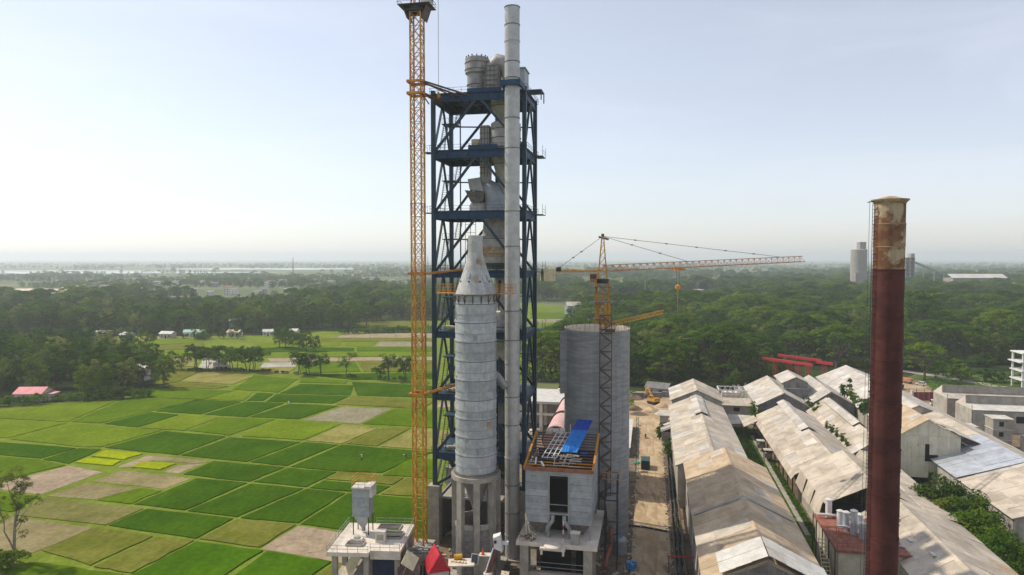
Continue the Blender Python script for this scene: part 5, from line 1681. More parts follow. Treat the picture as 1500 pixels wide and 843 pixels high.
def shed(label, u0, u1, v0, v1, ze, zr, ns=3, nl=10, mats=('asb',), wall='wall', vr=None, oh=.5, gable='wall', boards=8, left='wall', right='wall', zer=None, monitor=None, name='warehouse', cat='warehouse', cap=True, far=True, tall=False):
    vr = (v0 + v1) / 2 if vr is None else vr
    zer = ze if zer is None else zer
    t_ = thing(name, label, cat, u0, v0)
    zf = 0
    if tall:
        raise_row(t_, u0, v0)
        zf = -4.4
    W_, L_, xr = v1 - v0, u1 - u0, vr - v0
    mm = [M[k] for k in mats]
    sl, sr = (zr - ze) / xr, (zr - zer) / (W_ - xr)
    slope_sheets(t_, xr, zr, -oh, ze - oh * sl, -oh, L_ + .2, ns, nl, mm)
    slope_sheets(t_, xr, zr, W_ + oh, zer - oh * sr, -oh, L_ + .2, ns, nl, mm)
    if cap:
        n = max(2, nl // 2)
        for j in range(n):
            y0, y1 = -oh + (L_ + oh) * j / n, -oh + (L_ + oh) * (j + 1) / n - .04
            h0 = zr + .12 + .05 * ns + .02 * (j % 2)
            MB().hexa([(xr - .55, y0, h0 - .55 * sl - .02), (xr, y0, h0), (xr, y1, h0), (xr - .55, y1, h0 - .55 * sl - .02), (xr - .55, y0, h0 - .55 * sl + .03), (xr, y0, h0 + .06), (xr, y1, h0 + .06), (xr - .55, y1, h0 - .55 * sl + .03)]).hexa(
                [(xr, y0, h0), (xr + .55, y0, h0 - .55 * sr - .02), (xr + .55, y1, h0 - .55 * sr - .02), (xr, y1, h0), (xr, y0, h0 + .06), (xr + .55, y0, h0 - .55 * sr + .03), (xr + .55, y1, h0 - .55 * sr + .03), (xr, y1, h0 + .06)]).build('ridge_cap', mm[0], t_)

    def under(x):
        return ze + (zr - ze) * x / xr - .12 if x <= xr else zer + (zr - zer) * (W_ - x) / (W_ - xr) - .12
    if gable:
        for yy, on in ((0, True), (L_ - .35, far)):
            if not on:
                continue
            cuts = sorted(set([W_ * k / boards for k in range(boards + 1)] + [xr]))
            for a, b in zip(cuts, cuts[1:]):
                if b - a < .05:
                    continue
                MB().hexa([(a + .015, yy, zf), (b - .015, yy, zf), (b - .015, yy + .15, zf), (a + .015, yy + .15, zf), (a + .015, yy, under(a)), (b - .015, yy, under(b)), (b - .015, yy + .15, under(b)), (a + .015, yy + .15, under(a))]).build('gable_panel', M[gable], t_)
            q = MB()
            q.beam((-oh, yy - .2 if yy == 0 else yy + .4, ze - oh * sl - .12), (xr, yy - .2 if yy == 0 else yy + .4, zr - .12), .1, .3)
            q.beam((W_ + oh, yy - .2 if yy == 0 else yy + .4, zer - oh * sr - .12), (xr, yy - .2 if yy == 0 else yy + .4, zr - .12), .1, .3)
            q.build('barge_board', M['conc'], t_)
    nb = max(2, int(L_ / 6))
    for x, mode, zz in ((0, left, ze), (W_ - .3, right, zer)):
        if not mode:
            continue
        for k in range(nb):
            a, b = .4 + (L_ - .8) * k / nb, .4 + (L_ - .8) * (k + 1) / nb
            if mode == 'open':
                MB().bx(x, x + .3, a, a + .3, 0, zz - .15).build('post', M['hoist'], t_)
            else:
                MB().bx(x + .04 * (k % 2), x + .3, a + .02, b - .02, zf, zz - .15).build('wall_panel', M[mode], t_)
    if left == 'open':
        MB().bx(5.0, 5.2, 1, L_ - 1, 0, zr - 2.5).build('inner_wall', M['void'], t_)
        MB().beam((.15, 0, ze - .4), (.15, L_, ze - .4), .2, .4).build('eave_beam', M['hoist'], t_)
    if monitor:                      # a raised ridge ventilator roof
        y0, y1, hw, hz_, n = monitor
        for s_ in (-1, 1):
            slope_sheets(t_, xr, zr + hz_, xr + s_ * hw, zr + hz_ - hw * sl, y0, y1, 1, n, [M[mats[-1]]], 'vent_sheet')
        for s_ in (-1, 1):
            MB().bx(xr + s_ * (hw - .3) - .06, xr + s_ * (hw - .3) + .06, y0 + .3, y1 - .3, zr - hw * sl - .3, zr + hz_ - hw * sl - .0).build('vent_side', M['void'], t_)
        MB().poly([(xr - hw + .2, y0 + .3, zr - hw * sl), (xr + hw - .2, y0 + .3, zr - hw * sl), (xr, y0 + .3, zr + hz_ - .1)]).build('vent_gable', M['walldark'], t_)
    return t_


S1A = shed('tall far end block of the first shed with a blank grey gable', 245.5, 268, 7.7, 24.6, 8.0, 11.6, 2, 5, ('asb', 'asbgrey'), gable='wall', boards=5, tall=True)
MB().bx(14.2, 15.0, -.06, 0, 5.6, 7.0).build('window', M['void'], S1A)
S1B = shed('long middle length of the first shed with a bright ridge strip', 173, 243.5, 7.0, 24.2, 6.5, 10.0, 3, 15, ('asb', 'asbgrey'), monitor=(42, 69, 1.9, .75, 6), gable='wall', boards=4, far=False, tall=True)
S1C = shed('nearest length of the first shed with tan sheets and a dark boarded gable', 108.5, 171.5, 8.9, 27.0, 7.5, 11.6, 3, 14, ('asbtan', 'asb'), gable='walldark', boards=14, tall=True)
# repaired pale strip at its near end, laid proud of the old roof
for s_ in (-1, 1):
    slope_sheets(S1C, 9.05, 12.5, 9.05 + s_ * (7.0 if s_ < 0 else 9.4), 12.5 - .453 * (7.0 if s_ < 0 else 9.4), -.9, 6.6, 3 if s_ < 0 else 4, 2, [M['newsheet'], M['asbgrey']], 'roof_sheet')
for k in range(5):                    # ragged dark openings and torn wall sheets on the road side
    MB().hexa([(-.55, 6 + k * 11, 1.5), (-.5, 8.6 + k * 11, 1.0), (-.35, 8.6 + k * 11, 1.0), (-.4, 6 + k * 11, 1.5), (-.12, 6.2 + k * 11, 6.6), (-.1, 8.4 + k * 11, 6.9), (0, 8.4 + k * 11, 6.9), (0, 6.2 + k * 11, 6.6)]).build('torn_sheet', M['asbgrey'], S1C)
MB().bx(-.08, 0, 3, 5.4, 3.2, 6.0).build('window', M['void'], S1C)
for k in range(5):
    MB().bx(4.5 + .02, 9, 37 + k * 5, 41.9 + k * 5, 10.1, 10.14)
# thick dark strip laid across both slopes of the near roof
for s_ in (-1, 1):
    MB().beam((9.05, 28, 11.95), (9.05 + s_ * 9.3, 28, 11.95 - .453 * 9.3), 1.1, .06).build('roof_strip', M['conc'], S1C)

S2 = shed('second shed with a raised ridge vent and an open posted side facing the grass', 170.3, 232, 34.6, 51.6, 7.0, 11.0, 3, 13, ('asb', 'asbgrey'), vr=42.6, monitor=(27, 64, 1.9, .7, 7), left='open', gable='wall', boards=5, far=False)
for j in range(13):                   # steep skirt of old sheets below its left eave
    MB().hexa([(-.5, j * 4.7, 6.75), (-.5, j * 4.7 + 4.6, 6.75), (-1.5, j * 4.7 + 4.6, 5.3), (-1.5, j * 4.7, 5.3), (-.45, j * 4.7, 6.85), (-.45, j * 4.7 + 4.6, 6.85), (-1.5, j * 4.7 + 4.6, 5.4), (-1.5, j * 4.7, 5.4)]).build('skirt_sheet', M['asb'], S2)
S2B = shed('raised near part of the second shed', 146, 170, 35.4, 52.4, 8.6, 12.8, 3, 5, ('asb', 'asbtan'), vr=44.2, gable=None, left='wall', cap=True)
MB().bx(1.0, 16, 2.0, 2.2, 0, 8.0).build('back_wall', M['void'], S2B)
for k in range(3):
    MB().hexa([(-.7, 1 + k * 7.5, 8.2), (-.6, 7.6 + k * 7.5, 8.2), (-1.6, 7.8 + k * 7.5, 5.2 - .6 * (k % 2)), (-1.7, .6 + k * 7.5, 5.0), (-.6, 1 + k * 7.5, 8.3), (-.5, 7.6 + k * 7.5, 8.3), (-1.55, 7.8 + k * 7.5, 5.2 - .6 * (k % 2)), (-1.62, .6 + k * 7.5, 5.05)]).build('skirt_sheet', M['asb'], S2B)
S3 = shed('third shed with a long ridge vent, its valley full of weeds', 190, 243, 51.8, 63.6, 7.0, 11.0, 3, 12, ('asb', 'asbgrey'), vr=57.9, monitor=(16, 50, 1.7, .8, 7), gable='wall', boards=4, far=False)
S4 = shed('grey roofed block with a dark gable behind the second shed', 242.5, 277, 36.2, 52.6, 8.0, 12.2, 3, 8, ('asbgrey', 'asb'), gable='walldark', boards=6)
cup = thing('roof_lantern', 'tall dark fronted lantern house rising between the two grey roofed blocks', 'roof house', 257.5, 47.0)
for k in range(4):
    MB().bx(k * 2.05, k * 2.05 + 2.0, 0, .2, 5, 11.4).build('front_board', M['walldark'], cup)
    MB().bx(-.25 + k * 2.15, 1.85 + k * 2.15, -.5, -.1, 11.2, 11.5).build('drip_board', M['steel'], cup)
    MB().bx(k * 2.05, k * 2.05 + 2.0, .1, .3, 11.5, 13.3).build('front_board', M['walldark'], cup)
MB().bx(0, .2, .2, 15, 5, 13.3).bx(8.05, 8.25, .2, 15, 5, 13.3).build('side_wall', M['wall'], cup)
MB().poly([(0, .12, 13.3), (8.2, .12, 13.3), (4.1, .12, 15.2)]).build('gable', M['walldark'], cup)
for s_ in (-1, 1):
    slope_sheets(cup, 4.1, 15.4, 4.1 + s_ * 4.9, 13.1, -.6, 15.4, 2, 4, [M['asbgrey']])
S5 = shed('grey roofed block with a dark gable right of the lantern house', 248.3, 282, 54.4, 68.4, 8.0, 12.2, 2, 8, ('asbgrey', 'asb'), vr=60.6, gable='walldark', boards=6)
S7 = shed('wide far shed with the largest pale roof behind the weeds', 226, 305, 68.8, 93, 8.0, 13.0, 4, 16, ('asbgrey', 'newsheet'), vr=80, gable='wall', boards=6)
S8 = shed('far right shed with a band of silver sheeting along its roof', 149, 225.6, 70.4, 96, 7.0, 11.6, 4, 17, ('asb', 'asbgrey'), vr=84.5, gable='wall', boards=7)
slope_sheets(S8, 14.1, 11.95, -.6, 7.2, 24, 48, 2, 9, [M['silver']], 'silver_sheet')
S6 = shed('tall cream clad gabled house with a dark open corner behind the red chimney', 188, 212, 62.0, 76.4, 13.0, 17.2, 3, 6, ('asbtan', 'asb'), vr=69.0, gable=None, wall='wallcream', left='wallcream', right='wallcream')
for za, zb_ in ((7.6, 13.0), (2.4, 7.55)):
    for k in range(6):
        x0, x1 = k * 2.4, (k + 1) * 2.4 - .03
        if za < 7 and k >= 4:
            continue
        zl = za + (1.6 if za < 7 and k == 3 else 0)
        MB().bx(x0, x1, 0, .14, zl, zb_).build('gable_panel', M['wallcream'], S6)
for a, b in ((0, 2.4), (2.4, 4.8), (4.8, 7.0), (7.0, 9.6), (9.6, 12.0), (12.0, 14.4)):
    h = lambda x: 13.05 + (4.0 * x / 7 if x <= 7 else 4.0 * (14.4 - x) / 7.4)
    MB().hexa([(a, 0, 13.05), (b - .03, 0, 13.05), (b - .03, .14, 13.05), (a, .14, 13.05), (a, 0, h(a) + .02), (b - .03, 0, h(b) + .02), (b - .03, .14, h(b) + .02), (a, .14, h(a) + .02)]).build('gable_panel', M['wallcream'], S6)
MB().bx(6.3, 7.3, -.05, .02, 7.8, 11.0).bx(6.3, 9.3, -.05, .02, 6.6, 8.3).build('opening', M['void'], S6)
for k in range(3):
    MB().bx(-.06, -.01, 4 + k * 6, 5 + k * 6, 8, 11.4).build('window', M['void'], S6)
for x in (.2, 7, 14.2):
    MB().beam((x, .3, 0), (x, .3, 13), .3).build('post', M['dark'], S6)
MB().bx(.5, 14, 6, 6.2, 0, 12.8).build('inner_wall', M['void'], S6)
# open trussed bay beside it
t_ = thing('trussed_canopy', 'open steel trussed canopy leaning on the cream clad house', 'canopy', 190, 76.8)
for y in (0, 7, 14):
    q = MB()
    q.beam((0, y, 12.8), (8.0, y, 9.6), .16, .2).beam((0, y, 11), (8.0, y, 9.3), .14)
    for k in range(4):
        q.beam((k * 2, y, 12.8 - .8 * k), (k * 2 + 1, y, 10.8 - .21 * (2 * k + 1)), .09).beam((k * 2 + 1, y, 10.8 - .21 * (2 * k + 1)), (k * 2 + 2, y, 12.0 - .8 * k), .09)
    q.beam((8, y, 0), (8, y, 9.6), .25)
    q.beam((0, y, 4), (8, y, 9), .12).beam((0, y, 9), (8, y, 4), .12)
    q.build('truss', M['hoist'], t_)
slope_sheets(t_, 0, 13.1, 8.4, 9.7, -.4, 15, 2, 4, [M['asbgrey']])
S2C = shed('low lean-to roof strip between the second shed and the weeds', 144, 189, 52.8, 58.6, 7.2, 8.2, 1, 9, ('asb',), vr=53.4, gable=None, left=None)
S9 = shed('near right shed with a long tan roof running out of the picture', 92, 143, 41.2, 58.0, 8.0, 11.4, 3, 11, ('asb', 'asbtan'), vr=46.8, zer=7.0, gable='wall', boards=6)
for (x, y) in ((2.2, 33), (3.2, 26)):
    MB().bx(x, x + 1.3, y, y + 1.6, 8.0 + 3.4 * (x + .65) / 5.6 + .22, 8.0 + 3.4 * (x + .65) / 5.6 + .27).build('skylight', M['newsheet'], S9)
# small sheds and roofs joining the first shed to the blocks
t_ = thing('cross_shed', 'low cross building with a long pale roof beside the first shed end block', 'shed', 251, 25.4)
MB().bx(0, 10.2, 0, .2, 0, 5.6).build('wall', M['wall'], t_)
for k in range(3):
    MB().bx(1.2 + k * 2.6, 3.3 + k * 2.6, -.05, 0, 3.6, 5.0).build('shutter', M['conc'] if k != 1 else M['void'], t_)
for k in range(4):
    MB().hexa([(k * 2.6 - .1, -.7, 5.7), (k * 2.6 + 2.45, -.7, 5.7), (k * 2.6 + 2.45, 7.2, 6.9), (k * 2.6 - .1, 7.2, 6.9), (k * 2.6 - .1, -.7, 5.8), (k * 2.6 + 2.45, -.7, 5.8), (k * 2.6 + 2.45, 7.2, 7.0), (k * 2.6 - .1, 7.2, 7.0)]).build('roof_sheet', M['asb'], t_)
t_ = thing('cross_shed', 'lower flat roof in front of the cross building', 'shed', 233, 25.8)
for x, y in ((.4, .4), (9, .4), (.4, 8), (9, 8), (4.8, .4)):
    MB().bx(x - .15, x + .15, y - .15, y + .15, 0, 3.3).build('post', M['conc'], t_)
for k in range(4):
    for j in range(2):
        MB().hexa([(k * 2.4, j * 4.6, 3.3 + j * .5), (k * 2.4 + 2.35, j * 4.6, 3.3 + j * .5), (k * 2.4 + 2.35, j * 4.6 + 4.6, 3.8 + j * .5), (k * 2.4, j * 4.6 + 4.6, 3.8 + j * .5)] + [(k * 2.4, j * 4.6, 3.38 + j * .5), (k * 2.4 + 2.35, j * 4.6, 3.38 + j * .5), (k * 2.4 + 2.35, j * 4.6 + 4.6, 3.88 + j * .5), (k * 2.4, j * 4.6 + 4.6, 3.88 + j * .5)]).build('roof_sheet', M['asbgrey'], t_)
t_ = thing('truss_frame', 'white roof truss frame standing bare behind the cross building', 'truss', 266, 25.6)
q = MB()
for y in (0, 8):
    q.beam((0, y, 5), (10, y, 5), .3).beam((0, y, 8.2), (10, y, 8.2), .3)
    for k in range(5):
        q.beam((k * 2, y, 5), (k * 2 + 1, y, 8.2), .2).beam((k * 2 + 1, y, 8.2), (k * 2 + 2, y, 5), .2)
    q.beam((0, y, 0), (0, y, 8.2), .3).beam((10, y, 0), (10, y, 8.2), .3)
for x in (0, 10):
    q.beam((x, 0, 8.2), (x, 8, 8.2), .3)
q.build('truss', M['white'], t_)
MB().bx(2, 9, 10, 14, 0, 5.5).build('block', M['conc_white'], t_)
t_ = thing('side_porch', 'small sloping porch roof on struts at the far left corner of the second shed', 'porch', 226, 29.4)
for k in range(2):
    MB().hexa([(0, k * 4, 4.0), (4.2, k * 4, 6.2), (4.2, k * 4 + 3.9, 6.2), (0, k * 4 + 3.9, 4.0), (0, k * 4, 4.1), (4.2, k * 4, 6.3), (4.2, k * 4 + 3.9, 6.3), (0, k * 4 + 3.9, 4.1)]).build('roof_sheet', M['asb'], t_)
for y in (.2, 7.6):
    MB().beam((.3, y, 0), (.3, y, 4), .2).beam((.4, y, 0), (4.2, y, 6), .15).build('strut', M['hoist'], t_)
for k, (u_, v_) in enumerate(((214, 32.6), (204, 33.0))):
    t_ = thing('side_hutch', ['little pale box roof on posts beside the open side, farther one', 'little pale box roof on posts beside the open side, nearer one'][k], 'hutch', u_, v_)
    MB().bx(-.9, 1.3, -1.2, 1.2, 3.0, 3.2).build('roof', M['asbgrey'], t_)
    for x in (-.7, 1.1):
        for y in (-1, 1):
            MB().bx(x - .08, x + .08, y - .08, y + .08, 0, 3.0).build('post', M['hoist'], t_)
    MB().bx(-.6, 1.0, -.8, .8, .9, 2.2).build('bin', M['wall'], t_)

# ---------------------------------------------------------------- rusty roofed block with drums and pipes
BBU, BBV = 121.6, 31.4
t_ = thing('boiler_block', 'cream stained block with a rust red flat roof left of the red chimney', 'industrial building', BBU, BBV)
BW, BD, BZ = 12.2, 16.4, 8.7
for k in range(5):
    MB().bx(-.02 * (k % 2), .35, k * BD / 5, (k + 1) * BD / 5 - .02, 0, BZ).build('wall_panel', M['brickwall'], t_)
for k in range(3):
    MB().bx(.36 + k * 3.95, .36 + (k + 1) * 3.95 - .02, -.02 * (k % 2), .3, 0, BZ).build('wall_panel', M['brickwall'], t_)
MB().bx(BW - .3, BW, .3, BD, 0, BZ).bx(.36, BW - .3, BD - .3, BD, 0, BZ).build('wall_panel', M['brickwall'], t_)
for i in range(4):
    for j in range(5):
        MB().bx(-.3 + i * 3.2, -.3 + i * 3.2 + 3.17, -.3 + j * 3.4, -.3 + j * 3.4 + 3.37, BZ + .02 * ((i + j) % 2), BZ + .2 + .02 * ((i + j) % 2)).build('deck_plate', M['rustdeck'], t_)
q = MB()
for a, b in (((-.3, -.35), (BW + .5, -.35)), ((-.35, -.35), (-.35, BD + .4))):
    q.beam((*a, BZ + .12), (*b, BZ + .12), .2, .45)
q.build('deck_edge', M['rustdeck'], t_)
for y in (.2, 4.5, 9, 13.5, 16.2):
    MB().beam((-.5, y, 0), (-.5, y, BZ + .1), .16).build('downpipe', M['dark'], t_)
q = MB()
for a, b in (((-.2, 0), (-.2, 7)), ((-.2, 0), (3.0, 0)), ((1.6, 1.6), (1.6, 8))):
    for hh_ in (.6, 1.15):
        q.beam((*a, BZ + .2 + hh_), (*b, BZ + .2 + hh_), .06)
    n = 4
    for k in range(n + 1):
        xx, yy = a[0] + (b[0] - a[0]) * k / n, a[1] + (b[1] - a[1]) * k / n
        q.beam((xx, yy, BZ + .2), (xx, yy, BZ + 1.4), .06)
q.build('handrail', M['rustdeck'], t_)
stair = MB()
for k in range(14):
    stair.bx(-1.7, -.55, 6.6 - k * .42, 6.6 - k * .42 + .34, BZ - .9 - k * .52, BZ - .82 - k * .52)
stair.beam((-1.75, 6.8, BZ - .7), (-1.75, .6, BZ - 7.9), .1, .3).beam((-.5, 6.8, BZ - .7), (-.5, .6, BZ - 7.9), .1, .3)
stair.build('stair', M['cream'], t_)
MB().bx(-2.2, -.4, -1.6, .5, 1.0, 1.2).build('landing', M['rustdeck'], t_)
pos = [(2.8, 10.4, 2.4), (3.5, 9.2, 2.6), (4.3, 7.4, 3.4), (5.6, 8.6, 2.6), (5.2, 5.4, 2.3), (6.0, 2.4, 1.9), (2.0, 15.2, 2.7), (9.4, 11.6, 3.1), (10.3, 11.2, 2.7), (10.9, 12.6, 3.0)]
wh = ['left rear', 'middle rear', 'tallest white', 'rear right', 'short middle', 'near right', 'far left corner', 'tall one of the trio by the chimney', 'lower one of the trio by the chimney', 'rear one of the trio by the chimney']
for k, (x, y, h) in enumerate(pos):
    d = thing('vent_drum', 'pale upright drum on the rust red roof, ' + wh[k], 'drum', BBU + y, BBV + x, BZ + .24, 0, 'pale drums on the rust red roof')
    r_ = .58 if k != 9 else .64
    h *= 1.25
    MB().lathe([(r_, 0), (r_, h)], 16).build('shell', M['silver'] if k % 3 else M['white'], d, smooth=30)
    MB().lathe([(r_ + .05, h - .1), (r_ + .1, h), (r_ * .6, h + .18)], 16).build('cap', M['newsheet'], d, smooth=30)
t_ = thing('roof_piping', 'cream pipe loops running over the rust red roof', 'pipes', BBU, BBV, BZ + .24)
MB().path([(-.2, 14.6, .6), (3.8, 14.6, .6), (6.5, 13.4, .7), (8.5, 12.6, 1.2), (9.0, 11.6, .4)], .28, 8).build('pipe', M['conc_white'], t_, smooth=40)
MB().path([(5.0, 12.0, .4), (5.8, 9, .5), (7.2, 6.2, .5), (9.8, 6.6, .5), (10.4, 8.2, .5), (9.2, 8.6, .5)], .28, 8).build('pipe', M['conc_white'], t_, smooth=40)
MB().path([(2.2, 9.4, .6), (3.2, 8.6, .9), (4.4, 8.4, .6)], .15, 8).build('pipe', M['silver'], t_, smooth=40)
MB().path([(8.0, 5.6, .3), (9.6, 3.0, .4), (11.0, 2.6, .3)], .16, 8).build('pipe', M['silver'], t_, smooth=40)
q = MB()
for k in range(5):
    q.bx(7.0, 8.3, 3.0 + k * .3, 3.2 + k * .3, .1, .6)
q.bx(6.9, 8.4, 2.9, 4.5, 0, .15)
q.build('valve_stack', M['steel'], t_)

# ---------------------------------------------------------------- rusty red chimney
HU, HV = 85.0, 26.6
t_ = thing('brick_red_chimney', 'tall rust red riveted steel chimney with a peeling cream top and a flared rim', 'chimney', HU, HV)
HZ = 64.6
nz_ = 25
for k in range(nz_):
    z0, z1 = 64.4 * k / nz_, 64.4 * (k + 1) / nz_
    r0 = 1.72 - .12 * z0 / HZ + (.035 if k % 2 else 0)
    r1 = 1.72 - .12 * z1 / HZ + (.035 if k % 2 else 0)
    mt = M['rust'] if k < nz_ - 3 else M['rust_peel']
    MB().lathe([(r0, z0), (r1, z1)], 40, cap0=False, cap1=False).build('shell_course', mt, t_, smooth=35)
    MB().lathe([(r1 - .05, z1 - .05), (r1 + .045, z1 - .05), (r1 + .045, z1 + .05), (r1 - .05, z1 + .05)], 40, cap0=False, cap1=False).build('course_seam', M['rust'] if k < nz_ - 3 else M['crown'], t_, smooth=35)
MB().lathe([(1.62, 64.1), (1.72, 64.3), (1.95, 64.5), (1.97, 64.62), (1.5, 64.66), (.6, 64.95), (0.05, 65.0)], 40, cap0=False, cap1=False).build('flared_rim', M['crown'], t_, smooth=40)
la = R(193)
q = MB()
ld = Vector((math.cos(la), math.sin(la), 0))
tg = Vector((-math.sin(la), math.cos(la), 0))
for k in range(150):
    z = .6 + k * .425
    rr_ = 1.72 - .12 * z / HZ
    q.beam(ld * (rr_ - .02), ld * (rr_ + .30) + Vector((0, 0, 0)), .05) if False else None
    a = ld * (rr_ + .26) + Vector((0, 0, z))
    q.beam(a - tg * .2, a + tg * .2, .045)
    if k % 2 == 0:
        q.beam(ld * (rr_ - .02) + tg * .2 + Vector((0, 0, z)), ld * (rr_ + .34) + tg * .2 + Vector((0, 0, z)), .05)
tag(q.build('ladder_rungs', M['dark'], t_), kind='stuff')
q = MB()
for s_ in (-.2, .2):
    q.beam(ld * 2.0 + tg * s_ + Vector((0, 0, .3)), ld * 1.88 + tg * s_ + Vector((0, 0, 64.2)), .05)
q.build('ladder_stile', M['dark'], t_)
MB().beam(ld * 2.55 + Vector((0, 0, 0)), ld * 2.35 + Vector((0, 0, 64.5)), .035).build('lightning_cable', M['cable'], t_)
MB().beam(ld * 1.5 + Vector((0, 0, 64.45)), ld * 2.6 + Vector((0, 0, 64.3)), .1).build('cable_bracket', M['dark'], t_)
MB().lathe([(2.4, -.1), (2.4, .5), (1.9, .6)], 32).build('foundation', M['conc'], t_)

# ---------------------------------------------------------------- sawtooth halls and small structures far right
for k, (u_, v_, wd_) in enumerate(((271, 105.5, 52), (252, 105.6, 50))):
    t_ = thing('sawtooth_hall', ['pale sawtooth hall with a grey clerestory wall, rear one of the pair', 'pale sawtooth hall with a grey clerestory wall, front one of the pair'][k], 'industrial building', u_, v_)
    nS = 13
    zt = 11.2
    for j in range(nS):
        a, b = j * wd_ / nS, (j + 1) * wd_ / nS - .03
        o_ = .02 * (j % 2)
        MB().bx(a, b, 5.4 - o_, 5.6, 8.4, zt - .15).build('clerestory_panel', M['conc'], t_)
        MB().hexa([(a, 5.2, zt), (b, 5.2, zt), (b, 13, 7.4), (a, 13, 7.4), (a, 5.2, zt + .12), (b, 5.2, zt + .12), (b, 13, 7.52), (a, 13, 7.52)]).build('roof_sheet', M['asbgrey'], t_)
        MB().hexa([(a, -.4, 7.3 + o_), (b, -.4, 7.3 + o_), (b, 5.4, 8.4 + o_), (a, 5.4, 8.4 + o_), (a, -.4, 7.4 + o_), (b, -.4, 7.4 + o_), (b, 5.4, 8.5 + o_), (a, 5.4, 8.5 + o_)]).build('roof_sheet', M['newsheet'] if k else M['asbgrey'], t_)
        MB().bx(a, b, -.04 * (j % 2), .2, 0, 7.2).build('wall_panel', M['conc'] if j % 3 else M['wall'], t_)
    MB().hexa([(0, 0, 0), (.2, 0, 0), (.2, 13, 0), (0, 13, 0), (0, 0, 7.3), (.2, 0, 7.3), (.2, 13, 7.3), (0, 13, 7.3)]).build('end_wall', M['wall'], t_)
    MB().hexa([(0.0, .1, 7.3), (.18, .1, 7.3), (.18, 12.9, 7.3), (0, 12.9, 7.3), (0, 5.1, 8.3), (.18, 5.1, 8.3), (.18, 5.4, 11.1), (0, 5.4, 11.1)]).build('end_gable', M['conc_white'], t_)
    MB().tube((-.3, -.3, 0), (-.3, -.3, 9.0), .12, n=8).build('downpipe', M['conc'], t_)
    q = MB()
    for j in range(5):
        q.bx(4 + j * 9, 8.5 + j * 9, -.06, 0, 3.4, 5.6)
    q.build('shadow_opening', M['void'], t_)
t_ = thing('lift_house', 'small square pale tower block in front of the sawtooth halls', 'tower block', 232, 104.5)
for k in range(3):
    MB().bx(-2.6, 2.6, -2.6, 2.6, k * 3.1, k * 3.1 + 2.95).build('storey', M['conc'], t_)
    MB().bx(-2.75, 2.75, -2.75, 2.75, k * 3.1 + 2.95, k * 3.1 + 3.1).build('floor_band', M['conc_white'], t_)
    MB().bx(-1.0, .2, -2.64, -2.6, k * 3.1 + .9, k * 3.1 + 2.3).build('window', M['void'], t_)
MB().bx(-2.9, 2.9, -2.9, 2.9, 9.3, 9.5).build('roof_slab', M['asbgrey'], t_)
for k, (u_, v_, a, b, h) in enumerate(((236, 95.6, 5, 5, 5), (225, 110, 8, 6, 4.4), (243, 98.5, 4, 4, 3.4))):
    t_ = thing('outbuilding', ['low pale outbuilding left of the square tower block', 'low grey outbuilding right of the square tower block', 'tiny pale outbuilding under the front sawtooth hall'][k], 'outbuilding', u_, v_)
    MB().bx(0, a, 0, b, 0, h).build('wall', M['conc_white'], t_)
    MB().bx(-.3, a + .3, -.3, b + .3, h, h + .2).build('roof', M['asbgrey'], t_)
    MB().bx(a * .6, a * .6 + 1, -.05, 0, 0, 2.1).build('door', M['void'], t_)
t_ = thing('container', 'bright blue container at the right edge by the square tower block', 'container', 214, 107.5)
MB().bx(0, 9, 0, 2.6, .2, 2.9).build('body', M['bluebox'], t_)
for k in range(10):
    MB().bx(.2 + k * .88, .5 + k * .88, -.07, 0, .35, 2.8).build('rib', M['bluebox'], t_)
MB().bx(.1, 8.9, .1, 2.5, 2.9, 2.95).build('roof', M['newsheet'], t_)
t_ = thing('open_building', 'white slab and column frame building cut by the right edge', 'building', 338, 161.0)
for k in range(4):
    MB().bx(-1.4 if k == 2 else -.6, 16, -.8, 10, 4 * k + 3.6, 4 * k + 4.1).build('floor_slab', M['white'], t_)
for x in (.2, 5, 10, 15):
    for y in (.2, 9):
        MB().bx(x - .35, x + .35, y - .35, y + .35, 0, 15.6).build('column', M['white'], t_)
MB().bx(1.0, 15, 1.0, 1.2, 8.2, 11.5).build('wall_panel', M['conc_white'], t_)
t_ = thing('yard_wall', 'white low compound wall near the lower right bushes', 'wall', 128, 63.8)
for k in range(6):
    MB().bx(k * 3, k * 3 + 2.95, 0, .3, 0, 5.2).build('wall_panel', M['conc_white'] if k % 2 else M['wall'], t_)
    MB().bx(k * 3 - .1, k * 3 + 3.05, -.2, 2.2, 5.2, 5.35).build('coping', M['asbgrey'], t_)

